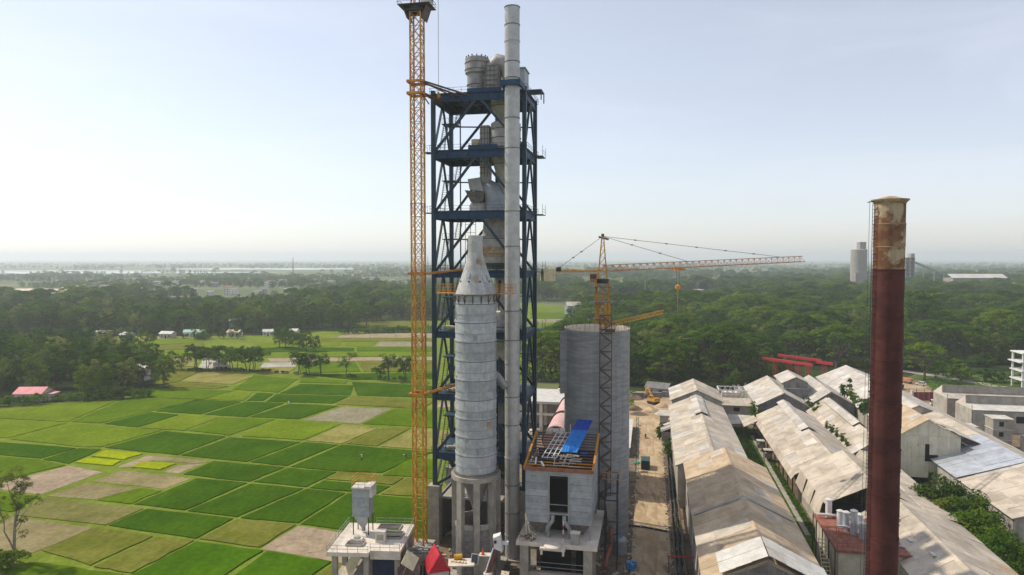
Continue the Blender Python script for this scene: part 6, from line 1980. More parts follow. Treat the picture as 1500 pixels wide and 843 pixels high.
# red gantry beams before the trees
t_ = None
for k, (u_, v_, L_, z_) in enumerate(((325, 50.0, 24.5, 13.2), (337, 58.8, 21.5, 13.2), (318, 71.5, 7.5, 13.2))):
    t_ = thing('gantry_beam', ['long red girder on trestles, front one before the dark trees', 'long red girder on trestles, rear one before the dark trees', 'short red girder right of the long red pair'][k], 'gantry', u_, v_, 0, R(-44))
    MB().bx(0, L_, -.4, .4, z_ - 1.3, z_ - .2).build('girder', M['gantry'], t_)
    q = MB()
    for j in range(int(L_ / 2)):
        q.bx(j * 2 + .5, j * 2 + .6, -.45, .45, z_ - 1.25, z_ - .25)
    q.build('web_stiffener', M['red'], t_)
    for x in (L_ * .28, L_ * .72) if k < 2 else (L_ * .5,):
        q = MB()
        for sx in (-.7, .7):
            for sy in (-1, 1):
                q.beam((x + sx, sy * 1.3, 0), (x + sx, sy * .5, z_ - 1.3), .16)
        for zz in (3, 6, 9):
            q.beam((x - .7, -1, zz), (x + .7, -1, zz + 2), .09).beam((x - .7, 1, zz), (x + .7, 1, zz + 2), .09)
        q.build('trestle', M['gantry'], t_)
    if k == 0:
        q = MB()
        for j in range(4):
            q.beam((-2.6, -1, z_ - 2.4 - j * 1.5), (.2, -1, z_ - 2.4 - j * 1.5), .1).beam((-2.6, 1, z_ - 2.4 - j * 1.5), (.2, 1, z_ - 2.4 - j * 1.5), .1)
        for x in (-2.6, -1.2, .2):
            q.beam((x, -1, 4), (x, -1, z_), .12).beam((x, 1, 4), (x, 1, z_), .12)
        q.build('end_cage', M['hoist'], t_)
rr_ = random.Random(21)
q = MB()
for k in range(150):
    p0 = uv(rr_.uniform(296, 316), rr_.uniform(36, 62), rr_.uniform(.3, 2.2))
    q.box(p0, (rr_.uniform(1, 4), rr_.uniform(.3, .8), rr_.uniform(.2, .8)), rr_.uniform(0, 3.1), rr_.randrange(2))
tag(q.build('stacked_rubble', [M['conc_white'], M['gravel']]), kind='stuff')
for k in range(7):
    u_, v_ = rr_.uniform(298, 312), 40 + k * 3.2
    t_ = thing('timber_post', 'short pale post sticking up from the rubble before the red girders', 'post', u_, v_, 0, 0, 'pale posts in the rubble')
    MB().beam((0, 0, 0), (.1, 0, 4.4), .25).build('shaft', M['conc_white'], t_)
# ---------------------------------------------------------------- trees
def leaf_mesh(name, cen, nrm, size, mat, seed, aspect=1.6):
    """one small leaf-spray face per centre, facing roughly along nrm"""
    r_ = np.random.default_rng(seed)
    n = len(cen)
    nrm = nrm / np.maximum(np.linalg.norm(nrm, axis=1, keepdims=True), 1e-6)
    ref = r_.normal(size=(n, 3))
    a = np.cross(nrm, ref)
    a /= np.maximum(np.linalg.norm(a, axis=1, keepdims=True), 1e-6)
    b = np.cross(nrm, a)
    s = size * r_.uniform(.6, 1.35, size=(n, 1))
    a = a * s * .5
    b = b * s * .5 / aspect
    V = np.empty((n, 4, 3))
    V[:, 0] = cen - a
    V[:, 1] = cen - b * r_.uniform(.6, 1.2, (n, 1))
    V[:, 2] = cen + a
    V[:, 3] = cen + b * r_.uniform(.6, 1.2, (n, 1))
    V = V.reshape(-1, 3)
    me = bpy.data.meshes.new(name)
    me.vertices.add(n * 4)
    me.vertices.foreach_set('co', V.ravel())
    me.loops.add(n * 4)
    me.loops.foreach_set('vertex_index', np.arange(n * 4, dtype=np.int32))
    me.polygons.add(n)
    me.polygons.foreach_set('loop_start', np.arange(0, n * 4, 4, dtype=np.int32))
    me.materials.append(mat)
    me.update(calc_edges=True)
    return me


def clumps_to_leaves(cl, per, seed, up=.5, flat=.6):
    """cl: list of (centre, radius); leaves sit on the shell of each flattened clump, facing out and up"""
    r_ = np.random.default_rng(seed)
    C, N = [], []
    for c, rad in cl:
        d = r_.normal(size=(per, 3))
        d /= np.linalg.norm(d, axis=1, keepdims=True)
        d[:, 2] = np.where(d[:, 2] < -.35, -d[:, 2], d[:, 2])
        rr_ = rad * r_.uniform(.7, 1.05, (per, 1))
        p = d * rr_
        p[:, 2] *= flat
        C.append(np.array(c) + p)
        N.append(d + np.array([0, 0, up]) + r_.normal(size=(per, 3)) * .35)
    return np.concatenate(C), np.concatenate(N)


def limb(mb, a, b, r0, r1, rs, n=6, wob=.12):
    a, b = Vector(a), Vector(b)
    L_ = (b - a).length
    pts, rad = [], []
    for k in range(5):
        f = k / 4
        p = a.lerp(b, f)
        if 0 < k < 4:
            p += Vector((rs.uniform(-1, 1), rs.uniform(-1, 1), rs.uniform(-.4, .6))) * L_ * wob * .5
        pts.append(p)
        rad.append(r0 + (r1 - r0) * f)
    mb.path(pts, rad, n)


def tree_proto(kind, seed):
    """-> (trunk mesh, crown mesh) for a tree about 20 m tall (palm and shrub smaller)"""
    rs = random.Random(seed * 17 + 3)
    t_ = MB()
    cl = []
    if kind == 'rain':         # wide umbrella
        H, Rc = 19.0, 11.5
        fork = 5.0
        limb(t_, (0, 0, -.5), (.2, .1, fork), .75, .55, rs, 8, .03)
        nl = 8
        for k in range(nl):
            a = 2 * math.pi * (k + rs.uniform(-.3, .3)) / nl
            rr_ = Rc * rs.uniform(.55, .85)
            e = (rr_ * math.cos(a), rr_ * math.sin(a), H - 2.2 - 3.2 * (rr_ / Rc) ** 2)
            limb(t_, (.2, .1, fork - .4), e, .38, .1, rs, 6, .16)
            for j in range(8):
                b_ = a + rs.uniform(-.55, .55)
                r2 = rr_ * rs.uniform(.45, 1.32)
                r2 = min(r2, Rc * 1.08)
                z = H - 4.6 * (r2 / Rc) ** 2.2 + rs.uniform(-1.1, .7)
                cl.append(((r2 * math.cos(b_), r2 * math.sin(b_), z), rs.uniform(1.3, 2.5)))
        for k in range(12):
            a, r2 = rs.uniform(0, 6.28), Rc * rs.uniform(0, .45)
            cl.append(((r2 * math.cos(a), r2 * math.sin(a), H + rs.uniform(-.6, .7)), rs.uniform(1.5, 2.5)))
        for k in range(12):
            a, r2 = rs.uniform(0, 6.28), Rc * rs.uniform(.5, .95)
            cl.append(((r2 * math.cos(a), r2 * math.sin(a), H - 5.5 - 2.5 * rs.random()), rs.uniform(1.0, 1.7)))
        for k in range(16):
            a, r2 = rs.uniform(0, 6.28), Rc * rs.uniform(.6, .98)
            cl.append(((r2 * math.cos(a), r2 * math.sin(a), H - 8.0 - 4.0 * rs.random()), rs.uniform(1.2, 2.0)))
        C, N = clumps_to_leaves(cl, 52, seed, up=.9, flat=.5)
        return t_.mesh('trunk', M['bark'], 60), leaf_mesh('crown', C, N, .82, M['lf_rain'], seed)
    if kind in ('broad', 'pale', 'dark'):
        H, Rc = 17.0, 6.0
        fork = 4.0
        limb(t_, (0, 0, -.5), (rs.uniform(-.4, .4), .1, fork + 5), .42, .2, rs, 7, .05)
        nlob = rs.randint(7, 10)
        for k in range(nlob):
            f = (k + .5) / nlob
            a = k * 2.4 + rs.uniform(-.4, .4)
            zz = 3.4 + (H - 5.6) * f
            rr_ = Rc * (.75 if f < .3 else 1 - .75 * (f - .3) ** 1.3) * rs.uniform(.5, .8)
            c = Vector((rr_ * math.cos(a), rr_ * math.sin(a), zz))
            limb(t_, (0, 0, max(fork, zz - 3.5)), c, .17, .05, rs, 5)
            R2 = rs.uniform(2.0, 3.1)
            for j in range(10):
                d = Vector((rs.gauss(0, 1), rs.gauss(0, 1), rs.gauss(.25, .8))).normalized()
                p = c + d * R2 * rs.uniform(.5, 1.0)
                cl.append((tuple(p), rs.uniform(.75, 1.45)))
        C, N = clumps_to_leaves(cl, 34 if kind != 'pale' else 42, seed, up=.55, flat=.8)
        mt = {'broad': 'lf_broad', 'pale': 'lf_pale', 'dark': 'lf_dark'}[kind]
        return t_.mesh('trunk', M['bark'], 60), leaf_mesh('crown', C, N, .72 if kind != 'pale' else .55, M[mt], seed)
    if kind == 'field':        # thin small trees standing in the fields: open crowns on bare stems
        H, Rc = 9.0, 3.6
        st = rs.randint(1, 2)
        for s_ in range(st):
            x0 = (s_ - (st - 1) / 2) * 1.2
            tx, ty = x0 * 1.6 + rs.uniform(-.6, .6), rs.uniform(-.5, .5)
            limb(t_, (x0, 0, -.3), (tx, ty, 5.4), .19, .11, rs, 6, .1)
            for k in range(6):
                a = k * 1.05 + rs.uniform(-.4, .4)
                rr_ = Rc * rs.uniform(.35, .95)
                e = Vector((tx + rr_ * math.cos(a), ty + rr_ * math.sin(a), rs.uniform(4.0, H - .4)))
                limb(t_, (tx * .8, ty, rs.uniform(3.6, 5.2)), e, .09, .03, rs, 5)
                for j in range(7):
                    p = e + Vector((rs.gauss(0, .8), rs.gauss(0, .7), rs.gauss(.1, .6)))
                    cl.append((tuple(p), rs.uniform(.6, 1.15)))
        C, N = clumps_to_leaves(cl, 38, seed, up=.5, flat=.7)
        return t_.mesh('trunk', M['bark'], 60), leaf_mesh('crown', C, N, .46, M['lf_broad'], seed)
    if kind == 'shrub':
        cl = []
        for k in range(26):
            a, r2 = rs.uniform(0, 6.28), 2.2 * math.sqrt(rs.random())
            z = .6 + (2.6 - r2 * .6) * rs.random() ** .6
            cl.append(((r2 * math.cos(a), r2 * math.sin(a), z), rs.uniform(.4, .9)))
            if k % 4 == 0:
                limb(t_, (0, 0, -.1), cl[-1][0], .06, .02, rs, 5)
        C, N = clumps_to_leaves(cl, 42, seed, up=.5, flat=.85)
        return t_.mesh('stem', M['bark'], 60), leaf_mesh('crown', C, N, .42, M['lf_broad'], seed)
    if kind == 'thicket':      # big rounded bush, small leaves
        for k in range(70):
            d = Vector((rs.gauss(0, 1), rs.gauss(0, 1), rs.gauss(.3, .8))).normalized()
            c = Vector((d.x * 3.4, d.y * 3.4, 2.6 + d.z * 2.9)) * rs.uniform(.75, 1.05)
            c.z = max(c.z, .5)
            cl.append((tuple(c), rs.uniform(.7, 1.25)))
            if k % 8 == 0:
                limb(t_, (0, 0, -.2), c, .12, .04, rs, 5)
        C, N = clumps_to_leaves(cl, 52, seed, up=.55, flat=.85)
        return t_.mesh('stem', M['bark'], 60), leaf_mesh('crown', C, N, .42, M['lf_bush' if seed % 2 else 'lf_broad'], seed)
    if kind == 'weed':
        for k in range(7):
            a = rs.uniform(0, 6.28)
            h = rs.uniform(1.6, 3.6)
            e = (.7 * math.cos(a), .7 * math.sin(a), h)
            limb(t_, (.1 * math.cos(a), .1 * math.sin(a), 0), e, .05, .015, rs, 5)
            for j in range(6):
                f = rs.uniform(.3, 1.05)
                cl.append(((e[0] * f + rs.gauss(0, .2), e[1] * f + rs.gauss(0, .2), h * f), rs.uniform(.25, .55) * (1.25 - .5 * f)))
        C, N = clumps_to_leaves(cl, 26, seed, up=.5, flat=.8)
        return t_.mesh('stem', M['bark'], 60), leaf_mesh('crown', C, N, .34, M['lf_weed'], seed)
    if kind == 'euc':          # tall open eucalyptus
        limb(t_, (0, 0, -.5), (.5, .2, 8.4), .30, .2, rs, 8, .04)
        for (b, e, r0) in (((.1, 0, 1.8), (-2.6, .3, 8.5), .18), ((.5, .2, 7), (1.6, .4, 13), .16), ((.5, .2, 8), (-1.0, .2, 14), .16), ((-2.4, .3, 8), (-3.6, .6, 11.5), .12), ((.4, .2, 6), (3.6, .2, 10.5), .11),
                           ((1.2, .3, 11), (3.2, -.4, 13.4), .09), ((.4, .1, 5), (1.8, .2, 7.2), .08), ((.4, .1, 3.6), (1.6, -.2, 4.6), .05)):
            limb(t_, b, e, r0, .05, rs, 6)
        for c, rad, n in (((-.6, 0, 14.6), 2.6, 26), ((1.6, .2, 13.4), 2.2, 18), ((-2.6, .5, 13), 2.0, 14), ((3.9, 0, 11.0), 1.3, 10), ((2.8, -.3, 13.6), 1.5, 10), ((-3.4, .5, 9.6), 1.6, 12), ((-2.6, .3, 7.8), 1.4, 9), ((.2, 0, 11.4), 1.6, 9), ((1.9, .2, 7.0), .8, 5), ((1.7, 0, 4.6), .7, 4), ((1.4, .2, 9.0), .9, 5), ((.8, .1, 10), 1.0, 6)):
            for j in range(n):
                d = Vector((rs.gauss(0, 1), rs.gauss(0, 1), rs.gauss(0, .8))).normalized()
                p = Vector(c) + d * rad * rs.random() ** .5
                cl.append((tuple(p), rs.uniform(.42, .8)))
        C, N = clumps_to_leaves(cl, 42, seed, up=.3, flat=.9)
        return t_.mesh('trunk', M['barkpale'], 60), leaf_mesh('crown', C, N, .32, M['lf_euc'], seed, 2.6)
    if kind == 'palm':
        limb(t_, (0, 0, -.3), (.6, .2, 11.5), .22, .15, rs, 7, .03)
        C, N = [], []
        for k in range(17):
            a = k * 2.4
            el = rs.uniform(-.4, 1.1)
            for j in range(13):
                f = (j + 1) / 13
                r2 = 3.6 * f * math.cos(el * .8)
                z = 11.5 + 3.0 * f * math.sin(el) - 2.6 * f * f
                for s_ in (-1, 1):
                    sd = .32 * (1 - abs(f - .45)) * s_
                    C.append((.6 + r2 * math.cos(a) - sd * math.sin(a), .2 + r2 * math.sin(a) + sd * math.cos(a), z - abs(sd) * .4))
                    N.append((math.cos(a) * .3 - s_ * .4 * math.sin(a), math.sin(a) * .3 + s_ * .4 * math.cos(a), 1))
        return t_.mesh('trunk', M['barkpale'], 60), leaf_mesh('crown', np.array(C), np.array(N), .75, M['lf_palm'], seed, 2.4)
    if kind == 'bamboo':
        C, N = [], []
        for k in range(26):
            a = rs.uniform(0, 6.28)
            sp = rs.uniform(.5, 4.2)
            h = rs.uniform(9, 14)
            limb(t_, (.6 * math.cos(a), .6 * math.sin(a), 0), (sp * .6 * math.cos(a), sp * .6 * math.sin(a), h * .8), .06, .03, rs, 4, .03)
            for j in range(9):
                f = .25 + .75 * (j / 8)
                x = sp * f * f
                z = h * f - sp * .45 * max(0, f - .7) * 3
                cl.append(((x * math.cos(a) + rs.gauss(0, .4), x * math.sin(a) + rs.gauss(0, .4), z), rs.uniform(.5, .95)))
        C, N = clumps_to_leaves(cl, 17, seed, up=.4, flat=.8)
        return t_.mesh('stem', M['bark'], 60), leaf_mesh('crown', C, N, .5, M['lf_pale'], seed, 2.2)


PROTO = {}
for kind, n in (('rain', 5), ('broad', 5), ('pale', 2), ('dark', 3), ('field', 4), ('shrub', 3), ('weed', 3), ('thicket', 2), ('palm', 2), ('bamboo', 2), ('euc', 1)):
    PROTO[kind] = [tree_proto(kind, 11 + 7 * i + len(kind) * 3) for i in range(n)]
NAME = {'rain': 'rain_tree', 'broad': 'broadleaf_tree', 'pale': 'pale_tree', 'dark': 'dark_tree', 'field': 'field_tree', 'shrub': 'shrub', 'weed': 'weed_plant', 'thicket': 'bush', 'palm': 'palm_tree', 'bamboo': 'bamboo_clump', 'euc': 'eucalyptus_tree'}
CATN = {'shrub': 'shrub', 'thicket': 'bush', 'weed': 'plant', 'palm': 'palm', 'bamboo': 'bamboo'}
trng = random.Random(99)
NTREE = {}


def plant(kind, x, y, sc, label, group=None, z=0.0, var=None, sz=None, rot=None):
    P = PROTO[kind]
    tr_, cr_ = P[trng.randrange(len(P)) if var is None else var]
    r_ = thingw(NAME[kind], label, CATN.get(kind, 'tree'), (x, y, z), trng.uniform(0, 6.28) if rot is None else rot, group)
    r_.scale = (sc, sc, sc * (sz or trng.uniform(.9, 1.1)))
    put('stem' if kind in ('shrub', 'thicket', 'weed', 'bamboo') else 'trunk', tr_, r_)
    put('crown', cr_, r_)
    NTREE[kind] = NTREE.get(kind, 0) + 1
    return r_


def inside(x, y, poly):
    c = False
    n = len(poly)
    for i in range(n):
        x1, y1 = poly[i]
        x2, y2 = poly[i - 1]
        if (y1 > y) != (y2 > y) and x < (x2 - x1) * (y - y1) / (y2 - y1) + x1:
            c = not c
    return c


def scatter(poly, gap, jit=.42):
    xs, ys = [p[0] for p in poly], [p[1] for p in poly]
    out = []
    row = 0
    y = min(ys)
    while y < max(ys):
        x = min(xs) + (gap * .5 if row % 2 else 0)
        while x < max(xs):
            a, b = x + trng.uniform(-jit, jit) * gap, y + trng.uniform(-jit, jit) * gap
            if inside(a, b, poly):
                out.append((a, b))
            x += gap
        y += gap * .9
        row += 1
    return out


# ---- dense woods to the right of the silo: individuals in front, one mass beyond
WR = [(6, 322), (44, 318), (58, 306), (112, 300), (122, 330), (150, 372), (205, 356), (215, 392), (262, 372), (300, 372), (330, 380), (420, 470), (400, 560), (250, 600), (120, 600), (40, 560), (60, 470), (34, 420), (10, 372)]
LB = {'rain': 'wide umbrella crowned tree', 'broad': 'rounded green tree', 'pale': 'pale feathery tree', 'dark': 'dark upright tree', 'palm': 'palm'}


def zone(x, y):
    k = x / y
    dep = 'front rows' if y < 390 else 'middle rows' if y < 490 else 'back rows'
    wh_ = 'beside the silo' if k < .18 else 'beyond the first shed' if k < .36 else 'behind the red girders' if k < .5 else 'right of the red chimney' if k > .58 else 'behind the red chimney'
    return ' in the ' + dep + ' of the woods ' + wh_
for x, y in scatter(WR, 15.5):
    k = trng.choices(('rain', 'broad', 'dark', 'pale', 'palm'), (5, 3.0, 1.5, 1.3, .5))[0]
    front = y < 350
    sc = {'rain': trng.uniform(.85, 1.15), 'broad': trng.uniform(.85, 1.25), 'dark': trng.uniform(.9, 1.3), 'pale': trng.uniform(.9, 1.2), 'palm': trng.uniform(.8, 1.1)}[k]
    plant(k, x, y, sc, LB[k] + zone(x, y), 'trees of the woods right of the silo, ' + NAME[k].replace('_', ' '))
# undergrowth along the near edge of the woods
edge = [(2, 320), (44, 312), (60, 303), (112, 296), (124, 326), (150, 366), (205, 350), (262, 368), (330, 376)]
for i in range(len(edge) - 1):
    a, b = Vector(edge[i]), Vector(edge[i + 1])
    n = int((b - a).length / 5)
    for k in range(n):
        p = a.lerp(b, (k + .5) / n)
        if trng.random() < .3:
            plant('broad', p.x + trng.uniform(-2, 2), p.y + trng.uniform(2, 7), trng.uniform(.45, .7), 'low young tree on the near edge of the woods right of the silo', 'young trees on the near edge of the woods')
        else:
            plant('shrub', p.x + trng.uniform(-2, 2), p.y + trng.uniform(-1, 5), trng.uniform(1.2, 2.2), 'bush on the near edge of the woods right of the silo', 'bushes on the near edge of the woods')
# trees one can pick out there
plant('pale', 68, 328, 1.55, 'big pale grey green feathery tree behind the silo crane boom', var=0)
plant('pale', 84, 334, 1.3, 'bright yellow green tree beside the big pale feathery tree', var=1)
plant('rain', 12, 330, 1.15, 'large rounded umbrella tree left of the silo', var=0)
plant('rain', 30, 334, 1.05, 'umbrella tree just behind the left edge of the silo', var=1)
plant('rain', 96, 318, 1.25, 'broad umbrella tree overhanging the end of the first shed', var=2)
plant('rain', 70, 308, 1.0, 'umbrella tree between the yellow excavator and the woods', var=3)
plant('rain', 165, 345, 1.2, 'flat topped umbrella tree above the pale gable of the far shed', var=4)
plant('rain', 196, 322, .85, 'lone umbrella tree on a forked trunk by the compound gate', var=1)
plant('rain', 285, 395, 1.3, 'large umbrella tree over the estate road at right', var=0)
plant('broad', 272, 455, 2.2, 'very tall tree mound standing out right of the red chimney', var=2)
plant('broad', 286, 470, 2.3, 'tall tree next to the tallest mound right of the red chimney', var=3)
for k, (x, y, s_) in enumerate(((206, 330, 1.9), (213, 322, 2.1), (222, 318, 2.0), (230, 316, 1.9), (236, 312, 1.7), (217, 330, 2.2))):
    plant('shrub', x, y, s_, 'dark rounded bush in the hedge behind the sawtooth halls', 'bushes behind the sawtooth halls')

# ---- village grove, left
GL = [(-330, 262), (-190, 272), (-168, 282), (-150, 294), (-164, 318), (-190, 360), (-236, 400), (-330, 420), (-400, 400)]
HOUSES = [(-195.5, 276, 9), (-150, 352, 5), (-186, 330, 7), (-176, 322, 6)]
for x, y in scatter(GL, 11.0):
    if any(math.hypot(x - a, y - b) < c for a, b, c in HOUSES) or (-205 < x < -186 and y < 290):
        continue
    k = trng.choices(('broad', 'dark', 'pale', 'palm', 'bamboo', 'rain'), (4.5, 3, .6, .7, 1.2, .5))[0]
    plant(k, x, y, {'rain': .7, 'palm': .9, 'bamboo': 1.0}.get(k, 1) * trng.uniform(.75, 1.1), {'broad': 'rounded tree of the village grove at the left edge of the fields', 'dark': 'dark tree of the village grove at the left edge of the fields', 'pale': 'pale tree of the village grove at left', 'palm': 'palm of the village grove at left', 'bamboo': 'bamboo clump in the village grove at left', 'rain': 'spreading tree of the village grove at left'}[k], 'trees of the village grove, ' + NAME[k].replace('_', ' '))
for k in range(13):
    plant('shrub', -205 + k * 4.4 + trng.uniform(-1, 1), 263 + k * 1.2 + (4 if k > 4 else 0) + trng.uniform(-1, 1), trng.uniform(1.1, 1.7), 'bush on the field edge before the village grove', 'bushes before the village grove')

# ---- big woodland beyond the fields, left
WL = [(-470, 500), (-330, 505), (-210, 512), (-186, 512), (-150, 540), (-128, 540), (-118, 632), (-70, 640), (-30, 640), (-30, 720), (-470, 720)]
LL = {'broad': 'rounded tree in the long woodland beyond the left fields', 'dark': 'dark tree in the long woodland beyond the left fields', 'pale': 'pale tree in the long woodland beyond the left fields', 'rain': 'spreading tree in the long woodland beyond the left fields', 'palm': 'palm in the long woodland beyond the left fields', 'bamboo': 'bamboo clump in the long woodland beyond the left fields'}
rowpts = scatter(WL, 13.5)
for x, y in rowpts:
    k = trng.choices(('broad', 'dark', 'pale', 'rain', 'palm', 'bamboo'), (3.4, 2.4, .9, 1.0, .4, .9))[0]
    if NTREE.get(k, 0) > 292:
        continue
    plant(k, x, y, {'rain': .8, 'palm': 1.1, 'bamboo': 1.1}.get(k, 1) * trng.uniform(.85, 1.25), LL[k], 'trees of the left woodland, ' + NAME[k].replace('_', ' '))
for k in range(14):
    plant('shrub', -128 + k * 3.6 + trng.uniform(-1, 1), 517 + k * 1.1 + trng.uniform(-2, 2), trng.uniform(1.3, 2.0), 'bush of the low hedge at the woodland corner beyond the fields', 'bushes at the woodland corner')
for k in range(5):
    plant('dark', -150 + k * 7 + trng.uniform(-2, 2), 430 + trng.uniform(-14, 14), trng.uniform(.6, .85), 'dark tree in the thicket standing forward of the woodland', 'trees of the forward thicket')

# ---- trees along the field bank
def lone(kind, x, y, sc, label, var=0):
    return plant(kind, x, y, sc, label, var=var)


for k, (x, y, s_) in enumerate(((-164, 352, 1.5), (-157, 350, 1.25), (-153, 356, 1.35), (-146, 351, 1.25), (-141, 346, 1.4), (-137, 352, 1.3), (-131, 345, 1.35), (-149, 345, 1.1))):
    plant('field', x, y, s_, 'thin stemmed tree in the left clump on the field bank', 'clump of trees on the field bank', var=k % 4)
lone('field', -106, 338, 1.35, 'first thin tree of the pair in the middle of the field bank', 0)
lone('field', -101.5, 337, 1.15, 'second thin tree close beside the first in the middle of the field bank', 2)
lone('field', -95, 336.5, 1.2, 'small tree standing alone right of the middle pair on the field bank', 1)
lone('field', -80.5, 330, 1.25, 'one sided tree on the field bank right of the middle trees', 3)
lone('field', -58.5, 321, 1.2, 'sparse tree on the field bank left of the yellow crane', 1)
lone('field', -50, 317, 1.2, 'sparse tree on the field bank touching the yellow crane mast', 2)
lone('field', -63.5, 322, .7, 'low sapling on the field bank left of the sparse trees', 0)
for k in range(46):
    x = -165 + k * 2.6 + trng.uniform(-.6, .6)
    y = 347 - max(0, (x + 140)) * .27 + trng.uniform(-1.2, 1.2)
    if trng.random() < (.95 if x < -122 else .62):
        plant('shrub', x, y, trng.uniform(.45, .8) * (1 if x < -122 else .75), 'low dark bush in the hedge along the field bank', 'hedge bushes along the field bank')
for k in range(16):
    plant('shrub', -205 + k * 4.4 + trng.uniform(-2, 2), trng.choice((382, 402, 424)) + trng.uniform(-2, 2), trng.uniform(.5, .9), 'small bush on a grassy bank among the far left fields', 'bushes among the far left fields')

for k in range(34):        # trees and bushes standing before and between the woodland edge houses
    x, y = trng.uniform(-310, -150), trng.uniform(476, 494)
    if trng.random() < .55:
        plant('broad', x, y, trng.uniform(.35, .6), 'small tree before the houses at the woodland edge', 'small trees before the woodland houses')
    else:
        plant('shrub', x, y, trng.uniform(1.0, 1.8), 'bush before the houses at the woodland edge', 'bushes before the woodland houses')
for k, (x, y, s_) in enumerate(((-176, 352, .62), (-170, 349, .5), (-182, 356, .45))):
    plant('broad', x, y, s_, ['dense dark crowned tree left in the clump on the field bank', 'lower dense tree in the clump on the field bank', 'leftmost dense tree of the clump on the field bank'][k], var=k)
# ---- eucalyptus at the lower left corner
plant('euc', -95.5, 128.5, 1.02, 'tall open eucalyptus with a pale forked trunk at the lower left', rot=0.0, sz=1.06)
plant('dark', -99.5, 124, .62, 'dark leafy tree at the foot of the eucalyptus, lower left corner', var=0)
plant('shrub', -94, 126, 1.2, 'dark bush under the eucalyptus at the lower left', var=1)
# ---- bushes between the right sheds
for k, (u_, v_, s_, h_, vr_) in enumerate(((158, 60.4, 1.45, 1.3, 1), (153.5, 62.2, 1.5, 1.3, 1), (150, 60.2, 1.35, 1.2, 1), (146.5, 62.6, 1.5, 1.2, 0), (142.5, 61.6, 1.4, 1.15, 0), (138.5, 62.6, 1.3, 1.1, 0), (135, 62.2, 1.2, 1.0, 0))):
    p = uv(u_, v_)
    plant('thicket', p.x, p.y, s_, ['dark green bush at the rear of the thicket by the right shed', 'big dark green bush in the thicket below the silver roofed shed', 'mid green bush in the middle of the thicket by the right shed', 'light green spreading bush before the silver roofed shed', 'light green bush above the white compound wall', 'light bush beside the white compound wall', 'nearest light bush in front of the white compound wall'][k], var=vr_, sz=h_)
# weeds growing on and between the roofs
for k, (u_, v_, z_, s_) in enumerate(((243, 53.3, 5.5, 1.6), (238, 53.5, 5.5, 1.3), (252, 66.3, 9.5, 1.9), (244, 66.8, 9.0, 1.7), (228, 67.2, 8.0, 2.4), (222, 67.0, 8.0, 1.6), (233, 66.6, 8.0, 1.6), (216, 51.7, 7.0, .7), (211, 51.8, 7.0, .8), (206, 51.9, 7.0, .7), (201, 52.0, 7.0, .8), (196, 52.1, 7.0, .7), (243, 34.6, 3.0, 1.6), (238, 34.8, 2.5, 1.5), (234, 34.4, 2.0, 1.2), (206, 5.0, 0, 1.0), (210, 5.6, 0, 1.1), (202, 5.4, 0, .9), (198, 5.6, 0, .9), (226, 3.2, 0, 1.2), (221, 3.0, 0, 1.0))):
    p = uv(u_, v_)
    plant('weed', p.x, p.y, s_, 'leafy weed sprouting in the roof valleys and shed corners' if k < 15 else 'weed growing beside the dirt road at the lean-to', 'weeds in the roof valleys' if k < 15 else 'weeds beside the dirt road', z=z_)

# ---- grass tufts of the strip between the sheds: nobody could count them
def tufts(name, regs, n, seed, mat, size=.55):
    r_ = np.random.default_rng(seed)
    C = []
    for (u0, u1, v0, v1, z_) in regs:
        u_, v_ = r_.uniform(u0, u1, n), r_.uniform(v0, v1, n)
        C.append(np.stack([u_ * SN + v_ * CS, u_ * CS - v_ * SN, z_ + r_.uniform(.05, .5, n) ** 1.5], 1))
    C = np.concatenate(C)
    N = r_.normal(size=C.shape) * .7 + np.array([0, 0, .8])
    o = put(name, leaf_mesh(name, C, N, size, mat, seed))
    tag(o, kind='stuff')


tufts('grass_tufts', [(112, 240, 24.5, 32.0, 0), (118, 236, 33.2, 34.8, 0), (140, 215, 59, 69, 0), (130, 250, 4.8, 6.6, 0)], 2600, 3, M['lf_weed'], .5)
tufts('meadow_growth', [(300, 350, 120, 160, 0), (262, 300, -24, -6, 0)], 2200, 4, M['lf_weed'], .9)

